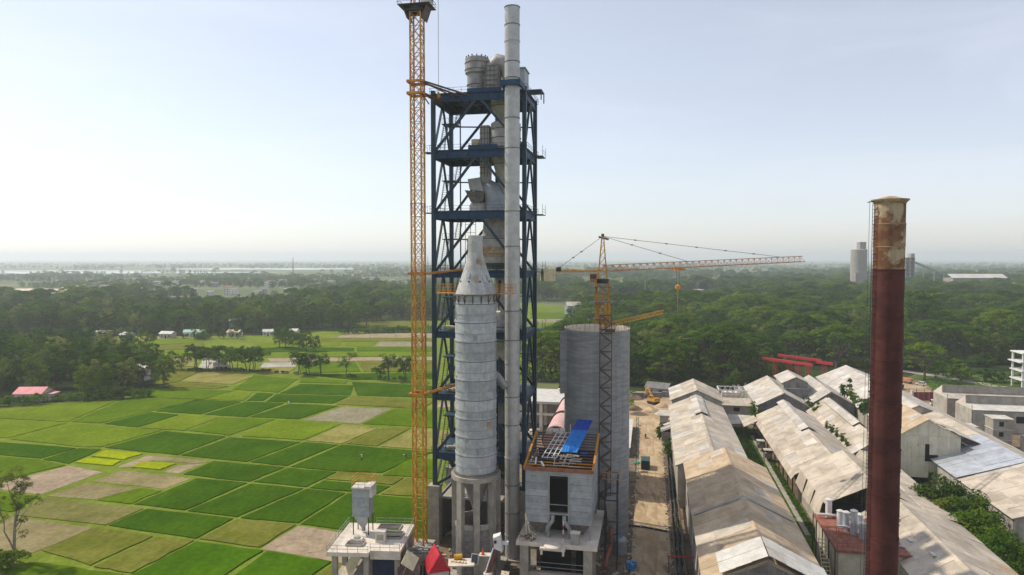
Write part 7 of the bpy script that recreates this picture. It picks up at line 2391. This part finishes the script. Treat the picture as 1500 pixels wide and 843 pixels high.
# ---- far woods: too many to count, one mass of instanced crowns
def far_wood(name, pts, kinds, seed, smin=.8, smax=1.3):
    me = bpy.data.meshes.new(name)
    me.from_pydata(pts, [], [])
    o = put(name, me)
    tag(o, kind='stuff')
    ng = bpy.data.node_groups.new(name, 'GeometryNodeTree')
    ng.interface.new_socket('Geometry', in_out='INPUT', socket_type='NodeSocketGeometry')
    ng.interface.new_socket('Geometry', in_out='OUTPUT', socket_type='NodeSocketGeometry')
    N = ng.nodes
    gi, go = N.new('NodeGroupInput'), N.new('NodeGroupOutput')
    join = N.new('GeometryNodeJoinGeometry')
    g2i = N.new('GeometryNodeGeometryToInstance')
    ng.links.new(join.outputs[0], gi.outputs[0] if False else go.inputs[0]) if False else None
    iop = N.new('GeometryNodeInstanceOnPoints')
    iop.inputs['Pick Instance'].default_value = True
    for src in kinds:
        oi = N.new('GeometryNodeObjectInfo')
        oi.inputs['Object'].default_value = src
        oi.inputs['As Instance'].default_value = True
        ng.links.new(oi.outputs['Geometry'], join.inputs[0])
    rv = N.new('FunctionNodeRandomValue')
    rv.data_type = 'FLOAT_VECTOR'
    rv.inputs[0].default_value = (0, 0, 0)
    rv.inputs[1].default_value = (0, 0, 6.28)
    rv.inputs['Seed'].default_value = seed
    rsn = N.new('FunctionNodeRandomValue')
    rsn.inputs[2].default_value = smin
    rsn.inputs[3].default_value = smax
    rsn.inputs['Seed'].default_value = seed + 1
    ng.links.new(gi.outputs[0], iop.inputs['Points'])
    ng.links.new(join.outputs[0], iop.inputs['Instance'])
    e2r = N.new('FunctionNodeEulerToRotation')
    ng.links.new(rv.outputs[0], e2r.inputs[0])
    ng.links.new(e2r.outputs[0], iop.inputs['Rotation'])
    ng.links.new(rsn.outputs[1], iop.inputs['Scale'])
    ng.links.new(iop.outputs[0], go.inputs[0])
    md = o.modifiers.new('crowns', 'NODES')
    md.node_group = ng
    return o


# source crowns for the masses: crowns of five trees already standing
def crown_of(kind, var):
    me = PROTO[kind][var][1]
    for o in bpy.data.objects:
        if o.type == 'MESH' and o.data == me:
            return o


src = [crown_of('rain', 0), crown_of('rain', 1), crown_of('broad', 0), crown_of('broad', 1), crown_of('broad', 2), crown_of('dark', 0), crown_of('pale', 0), crown_of('dark', 1)]
from mathutils import noise as mnoise


def mass(ax0, ax1, y0, y1, gap, keep, seed, skip=()):
    """points between two view slopes, thinned by a noise so that clearings open"""
    r_ = random.Random(seed)
    out = []
    y = y0
    while y < y1:
        g_ = gap * (1 + (y - y0) / 1800)
        x = ax0(y)
        while x < ax1(y):
            a, b = x + r_.uniform(-.45, .45) * g_, y + r_.uniform(-.45, .45) * g_
            if mnoise.noise(Vector((a * .0045, b * .0028, seed * 3.1))) < keep(b) and not any(inside(a, b, p) for p in skip):
                out.append((a, b, -.4))
            x += g_
        y += g_ * .9
    return out


meadow = [(-8, 540), (52, 560), (86, 900), (0, 900)]
pts = mass(lambda y: .02 * y, lambda y: .80 * y + 60, 585, 1150, 13, lambda y: .34, 1, [meadow])
pts += mass(lambda y: .0 * y, lambda y: .82 * y, 1150, 2400, 17, lambda y: .16 - (y - 1150) / 9000, 2)
far_wood('far_woods', pts, src, 5, .8, 1.35)
rv1 = [(-1300, 850), (-560, 850), (-600, 1220), (-1400, 1220)]
rv2 = rv1
clear = [(-330, 800), (-270, 800), (-270, 860), (-330, 860)]
pts = mass(lambda y: -.84 * y, lambda y: .0 * y - 20, 708, 1010, 13, lambda y: .30, 3, [rv1, clear])
far_wood('far_woods', pts, src, 9, .75, 1.25)
pts = mass(lambda y: -.86 * y, lambda y: .0 * y, 1010, 2400, 16, lambda y: .08 - (y - 1010) / 7000, 4, [rv2])
far_wood('far_woods', pts, src, 10, .45, .85)
pts = mass(lambda y: -.86 * y, lambda y: .86 * y, 2400, 6500, 30, lambda y: -.04, 6, [[(-3700, 2450), (-850, 2450), (-850, 3250), (-3700, 3250)]])
far_wood('far_tree_belts', pts, src, 12, .6, 1.1)
# ---------------------------------------------------------------- vehicles, people, far buildings
def wheel(par, x, y, r_, w_):
    o = MB().tube((x - w_ / 2, y, r_), (x + w_ / 2, y, r_), r_, n=16).build('wheel', M['rubber'], par)
    MB().tube((x - w_ / 2 - .02, y, r_), (x + w_ / 2 + .02, y, r_), r_ * .5, n=12).build('rim', M['steel'], o)


def person(label, x, y, z, shirt, legs, pose='stand', rz=0.0, hat=True, parent_cat='person'):
    root = thingw('person', label, parent_cat, (x, y, z), rz)
    V = [(0, 0, .95), (0, 0, 1.15), (0, 0, 1.42), (0, 0, 1.52), (0, .02, 1.66)]
    if pose == 'bend':
        V = [(0, 0, .92), (0, .18, 1.05), (0, .42, 1.08), (0, .52, 1.06), (0, .64, 1.02)]
    if pose == 'sit':
        V = [(0, 0, .55), (0, .04, .78), (0, .06, 1.02), (0, .07, 1.12), (0, .1, 1.25)]
    ed = [(0, 1), (1, 2), (2, 3), (3, 4)]
    rad = [.15, .14, .17, .06, .105]
    mats = []
    for s_ in (-1, 1):
        n = len(V)
        sh_ = Vector(V[2])
        if pose == 'stand':
            arm = [(s_ * .2, 0, 1.42), (s_ * .27, .02, 1.14), (s_ * .28, .1, .9), (s_ * .28, .13, .8)]
            leg = [(s_ * .09, 0, .88), (s_ * .1, .02, .48), (s_ * .11, 0, .08), (s_ * .12, .13, .03)]
        elif pose == 'bend':
            arm = [(s_ * .19, .42, 1.04), (s_ * .22, .55, .8), (s_ * .16, .62, .56), (s_ * .15, .64, .47)]
            leg = [(s_ * .1, -.02, .86), (s_ * .13, .08, .46), (s_ * .13, -.02, .08), (s_ * .14, .12, .03)]
        else:
            arm = [(s_ * .19, .06, 1.02), (s_ * .27, .18, .8), (s_ * .3, .42, .82), (s_ * .3, .5, .84)]
            leg = [(s_ * .12, .08, .54), (s_ * .18, .42, .5), (s_ * .18, .38, .12), (s_ * .18, .5, .06)]
        V += arm + leg
        ed += [(2, n), (n, n + 1), (n + 1, n + 2), (n + 2, n + 3), (0, n + 4), (n + 4, n + 5), (n + 5, n + 6), (n + 6, n + 7)]
        rad += [.065, .05, .04, .035, .095, .07, .045, .04]
    me = bpy.data.meshes.new('body')
    me.from_pydata(V, ed, [])
    o = put('body', me, root)
    me.materials.append(M['skin'])
    md = o.modifiers.new('skin', 'SKIN')
    for i, sv in enumerate(me.skin_vertices[0].data):
        sv.radius = (rad[i], rad[i])
        sv.use_root = i == 0
    sb = o.modifiers.new('sub', 'SUBSURF')
    sb.levels = sb.render_levels = 1
    t0, t2 = Vector(V[0]), Vector(V[2])
    MB().tube(t0 - (t2 - t0) * .05, t2 + (t2 - t0) * .12, .185, .2, n=10).build('shirt', shirt, root, smooth=50)
    q = MB()
    for s_ in (-1, 1):
        L_ = [Vector(p) for p in V[5 + (0 if s_ < 0 else 8) + 4: 5 + (0 if s_ < 0 else 8) + 7]]
        q.path([L_[0] + Vector((0, 0, .08)), L_[1], L_[2]], [.125, .1, .08], 8)
    q.build('trousers', legs, root, smooth=50)
    hd = Vector(V[4])
    if hat:
        MB().lathe([(.26, hd.z + .06), (.12, hd.z + .12), (.02, hd.z + .2)], 12, c=(hd.x, hd.y)).build('hat', M['cream'], root, smooth=40)
    return root


person('farmer in white standing at the plot corner in the far paddies', -88.3, 267.8, .05, M['cloth_w'], M['cloth_w'], 'bend', .6)
person('farmer in pale shirt standing alone in the paddy left of the yellow crane', -42.9, 192.5, .2, M['cloth_w'], M['cloth_b'], 'stand', 1.0)
person('farmer in dark clothes bending by the bund next to the yellow crane', -30.6, 195.4, .05, M['cloth_b'], M['cloth_b'], 'bend', 2.0)

p = uv(221.8, -1.2)
mb_ = thingw('motorbike', 'dark motorbike with a rider heading along the dirt road', 'motorbike', (p.x, p.y, .03), -PSI)
for y in (-.65, .65):
    wheel(mb_, 0, y, .3, .12)
MB().hexa([(-.14, -.7, .55), (.14, -.7, .55), (.14, .4, .5), (-.14, .4, .5), (-.12, -.75, .8), (.12, -.75, .8), (.1, .45, .92), (-.1, .45, .92)]).build('body', M['cloth_b'], mb_)
MB().bx(-.14, .14, -.75, .05, .8, .88).build('saddle', M['rubber'], mb_)
MB().beam((-.35, .5, 1.05), (.35, .5, 1.05), .05).beam((0, .65, .3), (0, .48, 1.05), .07).build('handlebar', M['steel'], mb_)
person('rider in dark shirt seated on the motorbike on the dirt road', p.x - .05, p.y - .2, .3, M['cloth_b'], M['rubber'], 'sit', -PSI, hat=False)

ex = thing('excavator', 'yellow crawler excavator with folded arm at the far end of the dirt road', 'excavator', 275, 1.4, 0, R(35))
for s_ in (-1, 1):
    tk = MB().hexa([(s_ * 1.3 - .3, -2.0, .25), (s_ * 1.3 + .3, -2.0, .25), (s_ * 1.3 + .3, 2.0, .25), (s_ * 1.3 - .3, 2.0, .25), (s_ * 1.3 - .3, -2.2, .95), (s_ * 1.3 + .3, -2.2, .95), (s_ * 1.3 + .3, 2.2, .95), (s_ * 1.3 - .3, 2.2, .95)]).bx(s_ * 1.3 - .28, s_ * 1.3 + .28, -1.6, 1.6, 0, .25)
    tk.build('track', M['rubber'], ex)
MB().bx(-1.4, 1.4, -2.6, 1.3, 1.2, 2.2).bx(-1.3, 1.3, -2.6, -1.2, 2.2, 2.7).build('upper_body', M['yellow'], ex)
MB().lathe([(.9, .8), (.9, 1.2)], 16).build('turntable', M['dark'], ex)
cb = MB().hexa([(-1.4, -.6, 2.2), (-.2, -.6, 2.2), (-.2, 1.3, 2.2), (-1.4, 1.3, 2.2), (-1.35, -.6, 3.4), (-.25, -.6, 3.4), (-.25, .9, 3.4), (-1.35, .9, 3.4)]).build('cab', M['yellow'], ex)
MB().bx(-1.42, -1.38, -.4, .7, 2.5, 3.3).build('window', M['glass'], cb)
MB().beam((.3, 1.0, 2.0), (.3, 3.4, 5.6), .5, .7).beam((.3, 3.4, 5.6), (.3, 5.2, 5.2), .5, .6).build('boom', M['yellow'], ex)
MB().beam((.3, 5.2, 5.3), (.3, 5.9, 2.6), .4, .5).build('arm', M['yellow'], ex)
MB().hexa([(-.3, 5.4, 1.4), (.9, 5.4, 1.4), (.9, 6.3, 1.3), (-.3, 6.3, 1.3), (-.3, 5.5, 2.6), (.9, 5.5, 2.6), (.9, 6.0, 2.7), (-.3, 6.0, 2.7)]).build('bucket', M['hoist'], ex)
rr_ = random.Random(31)
for k in range(6):
    t_ = thing('spoil_heap', ['dark earth heap left of the excavator', 'pale sand heap in front of the excavator', 'earth heap right of the excavator', 'long low spoil bank at the end of the road', 'small brown heap behind the excavator', 'pale gravel heap by the first shed end block'][k], 'earth heap', (263, 261, 270, 255, 283, 257)[k], (-6, .5, 5, -4, -6, 5.4)[k])
    n = 14
    prof = [(2.6, 0), (2.2, .5), (1.4, 1.1), (.5, 1.5), (.05, 1.6)]
    q = MB().lathe(prof, n, cap0=True, cap1=False)
    q.v = [(x * (1.4 + rr_.uniform(-.2, .2)), y * (1 + rr_.uniform(-.2, .2)), z * (1 + rr_.uniform(-.25, .25)) * (.6 if k == 3 else 1)) for x, y, z in q.v]
    q.build('heap', M[('mud', 'road', 'earth', 'mud', 'mud', 'gravel')[k]], t_, smooth=60)
hs = thing('hut', 'pale blue walled hut under the trees at the far end of the dirt road', 'hut', 293, -2.0, 0, R(-18))
MB().bx(0, 10, 0, 6, 0, 3.4).build('wall', M['clad'], hs)
for s_, a in ((-1, 0), (1, 6)):
    for k in range(4):
        MB().hexa([(k * 2.6 - .2, 3, 5.2), (k * 2.6 + 2.35, 3, 5.2), (k * 2.6 + 2.35, 3 + s_ * 3.8, 3.2), (k * 2.6 - .2, 3 + s_ * 3.8, 3.2), (k * 2.6 - .2, 3, 5.28), (k * 2.6 + 2.35, 3, 5.28), (k * 2.6 + 2.35, 3 + s_ * 3.8, 3.28), (k * 2.6 - .2, 3 + s_ * 3.8, 3.28)]).build('roof_sheet', M['walldark'], hs)
MB().bx(2, 3.2, -.05, 0, 0, 2.2).bx(6, 8, -.05, 0, 1.2, 2.4).build('door', M['void'], hs)
for k, (u_, v_) in enumerate(((285, -4), (287, 2), (289, 8))):
    w_ = thing('wall', ['dark compound wall length left of the hut', 'dark compound wall length before the hut', 'dark compound wall length at the first shed end block'][k], 'wall', u_, v_ - 3)
    MB().bx(0, 5.9, 0, .3, 0, 2.2).build('panel', M['walldark'], w_)
    MB().bx(-.1, 6, -.1, .4, 2.2, 2.35).build('coping', M['wall'], w_)


def truck(label, u_, v_, rz, cabm, bodm, L_=6.5):
    t_ = thing('truck', label, 'truck', u_, v_, 0, rz)
    for y in (-L_ * .34, -L_ * .16, L_ * .36):
        for x in (-.95, .95):
            wheel(t_, x, y, .5, .3)
    MB().bx(-.5, .5, -L_ / 2, L_ / 2, .6, .85).build('chassis', M['dark'], t_)
    c_ = MB().hexa([(-1.15, L_ / 2 - 1.9, .85), (1.15, L_ / 2 - 1.9, .85), (1.15, L_ / 2, .85), (-1.15, L_ / 2, .85), (-1.1, L_ / 2 - 1.9, 2.7), (1.1, L_ / 2 - 1.9, 2.7), (1.1, L_ / 2 - .35, 2.7), (-1.1, L_ / 2 - .35, 2.7)]).build('cab', cabm, t_)
    MB().hexa([(-1.0, L_ / 2 - .1, 1.75), (1.0, L_ / 2 - .1, 1.75), (1.0, L_ / 2, 1.75), (-1.0, L_ / 2, 1.75), (-.95, L_ / 2 - .4, 2.6), (.95, L_ / 2 - .4, 2.6), (.95, L_ / 2 - .28, 2.6), (-.95, L_ / 2 - .28, 2.6)]).build('windscreen', M['glass'], c_)
    MB().bx(-1.2, 1.2, -L_ / 2, L_ / 2 - 2.0, .9, 2.4).build('cargo_body', bodm, t_)
    q = MB()
    for k in range(5):
        y = -L_ / 2 + .2 + k * (L_ - 2.6) / 4
        q.bx(-1.26, 1.26, y, y + .12, .9, 2.45)
    q.build('body_rib', bodm, t_)
    return t_


truck('red truck parked beyond the maroon gate by the chimney', 345, 116.0, R(35), M['red'], M['redlead'], 7)
truck('dark truck parked at the foot of the compound behind the red chimney', 329, 107.5, R(10), M['cloth_b'], M['dark'], 7)
truck('white truck standing left of the sawtooth halls', 296, 113.2, R(80), M['white'], M['white'], 6)
truck('grey covered truck before the white one left of the sawtooth halls', 291, 110.5, R(80), M['white'], M['steel'], 6.5)
for k in range(4):
    c_ = thing('car', ['white car parked in the open yard under the lone umbrella tree', 'pale green car in the open yard behind the gate', 'white van at the rubble by the red girders', 'white car right of the short red girder'][k], 'car', (340, 350, 309, 318)[k], (121, 119, 71, 82)[k], 0, R((60, 20, 70, 30)[k]))
    for x in (-.75, .75):
        for y in (-1.25, 1.3):
            wheel(c_, x, y, .32, .2)
    mt = M['white'] if k != 1 else M['clad']
    MB().hexa([(-.85, -2.1, .3), (.85, -2.1, .3), (.85, 2.1, .3), (-.85, 2.1, .3), (-.85, -2.1, .95), (.85, -2.1, .95), (.85, 2.1, .8), (-.85, 2.1, .8)]).build('body', mt, c_)
    MB().hexa([(-.8, -1.8, .95), (.8, -1.8, .95), (.8, 1.0, .88), (-.8, 1.0, .88), (-.65, -1.4, 1.5), (.65, -1.4, 1.5), (.65, .3, 1.5), (-.65, .3, 1.5)]).build('windows', M['glass'], c_)
    MB().bx(-.66, .66, -1.4, .3, 1.5, 1.54).build('roof', mt, c_)
g_ = thing('compound_gate', 'maroon sheet gate between white posts behind the red chimney', 'gate', 301.5, 104.6, 0, R(12))
for k in range(4):
    MB().bx(k * 2.2 + .05, k * 2.2 + 2.15, -.03 * (k % 2), .1, .1, 3.6).build('gate_panel', bpy.data.materials.get('maroon_gate') or pm('maroon_gate', (.16, .03, .04), (.2, .04, .05), rough=.6), g_)
for x in (-.4, 9.0):
    MB().bx(x - .4, x + .4, -.3, .4, 0, 4.4).build('gate_post', M['white'], g_)
f_ = thing('fence', 'long dark rail fence across the open yard behind the maroon gate', 'fence', 322, 104)
for k in range(8):
    MB().bx(k * 3, k * 3 + .15, 0, .15, 0, 1.6).build('post', M['dark'], f_)
for zz in (.6, 1.1, 1.5):
    MB().bx(0, 21.2, .03, .1, zz, zz + .08).build('rail', M['dark'], f_)

# village houses among the left trees
def house(label, x, y, a, b, h, roofm, wallm, rz=0.0, rise=1.6, n=4):
    t_ = thingw('house', label, 'house', (x, y, 0), rz)
    MB().bx(-a / 2, a / 2, -b / 2, b / 2, 0, h).build('wall', wallm, t_)
    for s_ in (-1, 1):
        for k in range(n):
            x0, x1 = -a / 2 - .4 + k * (a + .8) / n, -a / 2 - .4 + (k + 1) * (a + .8) / n - .03
            MB().hexa([(x0, 0, h + rise), (x1, 0, h + rise), (x1, s_ * (b / 2 + .7), h - .3), (x0, s_ * (b / 2 + .7), h - .3), (x0, 0, h + rise + .08), (x1, 0, h + rise + .08), (x1, s_ * (b / 2 + .7), h - .22), (x0, s_ * (b / 2 + .7), h - .22)]).build('roof_sheet', roofm, t_)
    for s_ in (-1, 1):
        MB().hexa([(s_ * a / 2 - .06, -b / 2, h), (s_ * a / 2 + .06, -b / 2, h), (s_ * a / 2 + .06, b / 2, h), (s_ * a / 2 - .06, b / 2, h), (s_ * a / 2 - .06, -.05, h + rise - .1), (s_ * a / 2 + .06, -.05, h + rise - .1), (s_ * a / 2 + .06, .05, h + rise - .1), (s_ * a / 2 - .06, .05, h + rise - .1)]).build('gable', wallm, t_)
    MB().bx(-.5, .5, -b / 2 - .04, -b / 2, 0, 2.1).build('door', M['void'], t_)
    for x in (-a * .3, a * .3):
        MB().bx(x - .5, x + .5, -b / 2 - .04, -b / 2, 1.0, 2.1).build('window', M['void'], t_)
    return t_


h_ = house('house with a bright red tin roof at the edge of the village grove', -195.5, 277, 11, 7.5, 3.4, M['redtin'], M['plaster'], .03, 1.9, 4)
MB().bx(4.6, 8.8, -2.2, 2.4, 0, 2.9).build('side_room', M['plaster'], h_)
MB().hexa([(4.4, -2.6, 2.9), (9.2, -2.6, 2.7), (9.2, 2.8, 2.7), (4.4, 2.8, 3.3), (4.4, -2.6, 3.0), (9.2, -2.6, 2.8), (9.2, 2.8, 2.8), (4.4, 2.8, 3.4)]).build('side_roof', M['redtin'], h_)
house('white roofed house deep in the village grove', -186, 330, 9, 6, 5, M['tin'], M['plaster'], .3)
house('small pale roofed house in the village grove right of the white one', -176, 322, 6, 5, 5.5, M['newsheet'], M['plaster'], -.2)
house('white tin roofed hut beside the clump of trees on the field bank', -151, 352.5, 7, 5, 2.2, M['newsheet'], M['plaster'], .4)
vill = [(-236, 500, 'green roofed hall at the woodland edge', 'tinG', 18, 9), (-205, 497, 'tan roofed shed on the woodland edge', 'sand', 12, 7), (-182, 502, 'white roofed house on the woodland edge', 'newsheet', 9, 6), (-250, 488, 'white roofed house left of the green hall', 'newsheet', 12, 7), (-222, 540, 'tall pale blue house among the woodland trees', 'tin', 10, 9), (-276, 482, 'low tin roofed house among the left trees', 'tin', 11, 6), (-164, 506, 'small white house right of the tan roofed shed', 'newsheet', 8, 6), (-300, 492, 'long white roofed house far left by the woodland', 'newsheet', 14, 6)]
M['tinG'] = pm('green_tin', (.3, .48, .42), (.36, .55, .48), scale=.4, rough=.5)
for x, y, l_, mt, a, b in vill:
    house(l_, x, y + 6, a * .8, b * .8, 8 if 'tall' in l_ else 3.4, M[mt], M['clad'] if 'blue' in l_ else M['plaster'], trng.uniform(-.3, .3), 1.4, 3)
house('grey house with a pitched roof in the fields right of the blue tower', 62, 690, 15, 11, 10, M['gravel'], M['clad'], .2, 3.6, 3)
house('white house beside the grey pitched one right of the blue tower', 84, 668, 12, 8, 7, M['newsheet'], M['white'], -.1, 1.4, 3)
# far town: small pale blocks standing among the trees
rr_ = random.Random(404)
far = []
for k in range(74):
    y = rr_.uniform(1000, 1800)
    x = y * rr_.uniform(-.62, -.12)
    far.append((x, y))
for k in range(22):
    y = rr_.uniform(900, 1700)
    x = y * rr_.uniform(.04, .46)
    far.append((x, y))
for k, (x, y) in enumerate(far):
    t_ = thingw('far_house', 'pale block house of the far town among the trees' if x < 0 else 'pale block house in the far right woods', 'house', (x, y, 0), rr_.uniform(-.5, .5), 'far town houses' if x < 0 else 'far houses in the right woods')
    a, b, h = rr_.uniform(7, 17), rr_.uniform(7, 11), rr_.choice((4, 6, 7, 9, 12))
    MB().bx(-a / 2, a / 2, -b / 2, b / 2, 0, h).build('wall', rr_.choice([M['plaster'], M['white'], M['clad'], M['pink'], M['conc_white']]), t_)
    MB().bx(-a / 2 - .5, a / 2 + .5, -b / 2 - .5, b / 2 + .5, h, h + .6).build('roof', rr_.choice([M['newsheet'], M['tin'], M['asb'], M['redtin'], M['newsheet']]), t_)
    q = MB()
    for fl in range(int(h // 3.2)):
        for j in range(int(a // 4)):
            q.bx(-a / 2 + 1 + j * 4, -a / 2 + 2.8 + j * 4, -b / 2 - .06, -b / 2, 1 + fl * 3.2, 2.5 + fl * 3.2)
    if q.v:
        q.build('windows', M['glass'], t_)
t_ = thingw('sand_hill', 'large pink tan sand heap by the far river at left', 'sand heap', (-690, 1085, 0))
q = MB().lathe([(24, 0), (21, 7), (15, 11), (7, 12.5), (.5, 13)], 24, cap0=True, cap1=False)
q.v = [(x * 1.5, y * .8, z * (1 + rr_.uniform(-.12, .12))) for x, y, z in q.v]
q.build('heap', M['sand'], t_, smooth=60)
# distant cement works right
t_ = thingw('far_silo', 'distant pale grey silo with a square head house on the horizon', 'silo', (566, 1115, 0))
MB().lathe([(12.3, 0), (12.3, 71), (11, 72)], 28).build('drum', M['conc'], t_, smooth=30)
MB().bx(-1, 9, -5, 6, 71, 83).build('head_house', M['conc'], t_)
MB().bx(-1.4, 9.4, -5.4, 6.4, 83, 83.8).build('roof', M['conc_white'], t_)
MB().bx(-12, 12, -14, -10, 0, 34).build('annex', M['conc'], t_)
t_ = thingw('far_works', 'distant framed works block with a sloping conveyor on the horizon', 'industrial building', (655, 1130, 0))
for k in range(6):
    MB().bx(-8, 8, -6, 6, 26 + k * 6.4, 26.5 + k * 6.4).build('floor', M['conc'], t_)
for x in (-7.6, 0, 7.6):
    MB().bx(x - .5, x + .5, -6, 6, 0, 58).build('wall_pier', M['conc'], t_)
MB().bx(-8, 8, -6.5, -6, 0, 26).build('base_wall', M['green_paint'], t_)
MB().bx(2, 8, -5, 5, 58, 65).build('head_house', M['conc'], t_)
MB().beam((8, 0, 52), (62, 0, 30), 3, 3).build('conveyor', M['steel'], t_)
for x in (26, 44, 60):
    MB().beam((x, 0, 0), (x, 0, 51 - (x - 8) * .407), 1.2).build('trestle', M['steel'], t_)
t_ = thingw('far_hall', 'distant long low hall with a pale roof right of the works block', 'hall', (735, 1090, 0))
MB().bx(-38, 46, -12, 12, 0, 26).build('wall', M['conc'], t_)
for k in range(8):
    MB().hexa([(-40 + k * 11, -13, 26), (-40 + k * 11 + 10.9, -13, 26), (-40 + k * 11 + 10.9, 0, 32), (-40 + k * 11, 0, 32), (-40 + k * 11, -13, 26.4), (-40 + k * 11 + 10.9, -13, 26.4), (-40 + k * 11 + 10.9, 0, 32.4), (-40 + k * 11, 0, 32.4)]).build('roof_sheet', M['newsheet'], t_)
t_ = thingw('far_hall', 'distant pale shed at the right edge of the horizon', 'hall', (800, 1060, 0))
MB().bx(-20, 30, -8, 8, 0, 18).build('wall', M['conc_white'], t_)
MB().bx(-21, 31, -9, 9, 18, 19).build('roof', M['newsheet'], t_)
# thin masts on the horizon
for k, (x, y, h, l_) in enumerate(((-500, 1560, 58, 'thin lattice mast on the left horizon'), (-185, 1500, 60, 'thin lattice mast on the horizon left of the yellow crane'), (112, 880, 32, 'slim pole mast in the woods left of the hook block'), (168, 860, 30, 'slim pole mast in the woods right of the hook block'), (395, 730, 30, 'slim white mast in the woods left of the red chimney'), (34, 1300, 52, 'thin mast on the horizon right of the blue tower'))):
    t_ = thingw('mast', l_, 'mast', (x, y, 0))
    q = MB()
    w_ = 1.6 if k in (0, 1, 5) else .5
    for a, b in ((-1, -1), (1, -1), (1, 1), (-1, 1)):
        q.beam((a * w_, b * w_, 0), (a * .3, b * .3, h), .35)
    for j in range(int(h / 4)):
        f = 1 - j * 4 / h * .8
        q.beam((-w_ * f, -w_ * f, j * 4), (w_ * f, -w_ * f, j * 4 + 4), .22).beam((w_ * f, w_ * f, j * 4), (-w_ * f, w_ * f, j * 4 + 4), .22)
    q.build('lattice', M['steel'], t_)
    MB().beam((0, 0, h), (0, 0, h + 4), .2).build('antenna', M['steel'], t_)
for k in range(7):
    x, y = -98 + k * 16, 470 + 12 * math.sin(k * 2.2)
    t_ = thingw('power_pole', 'thin power pole standing in the far fields', 'pole', (x, y, 0), 0, 'power poles in the far fields')
    MB().tube((0, 0, 0), (0, 0, 11), .14, .1, n=6).build('shaft', M['conc'], t_)
    MB().beam((-1, 0, 10.2), (1, 0, 10.2), .12).build('crossarm', M['dark'], t_)
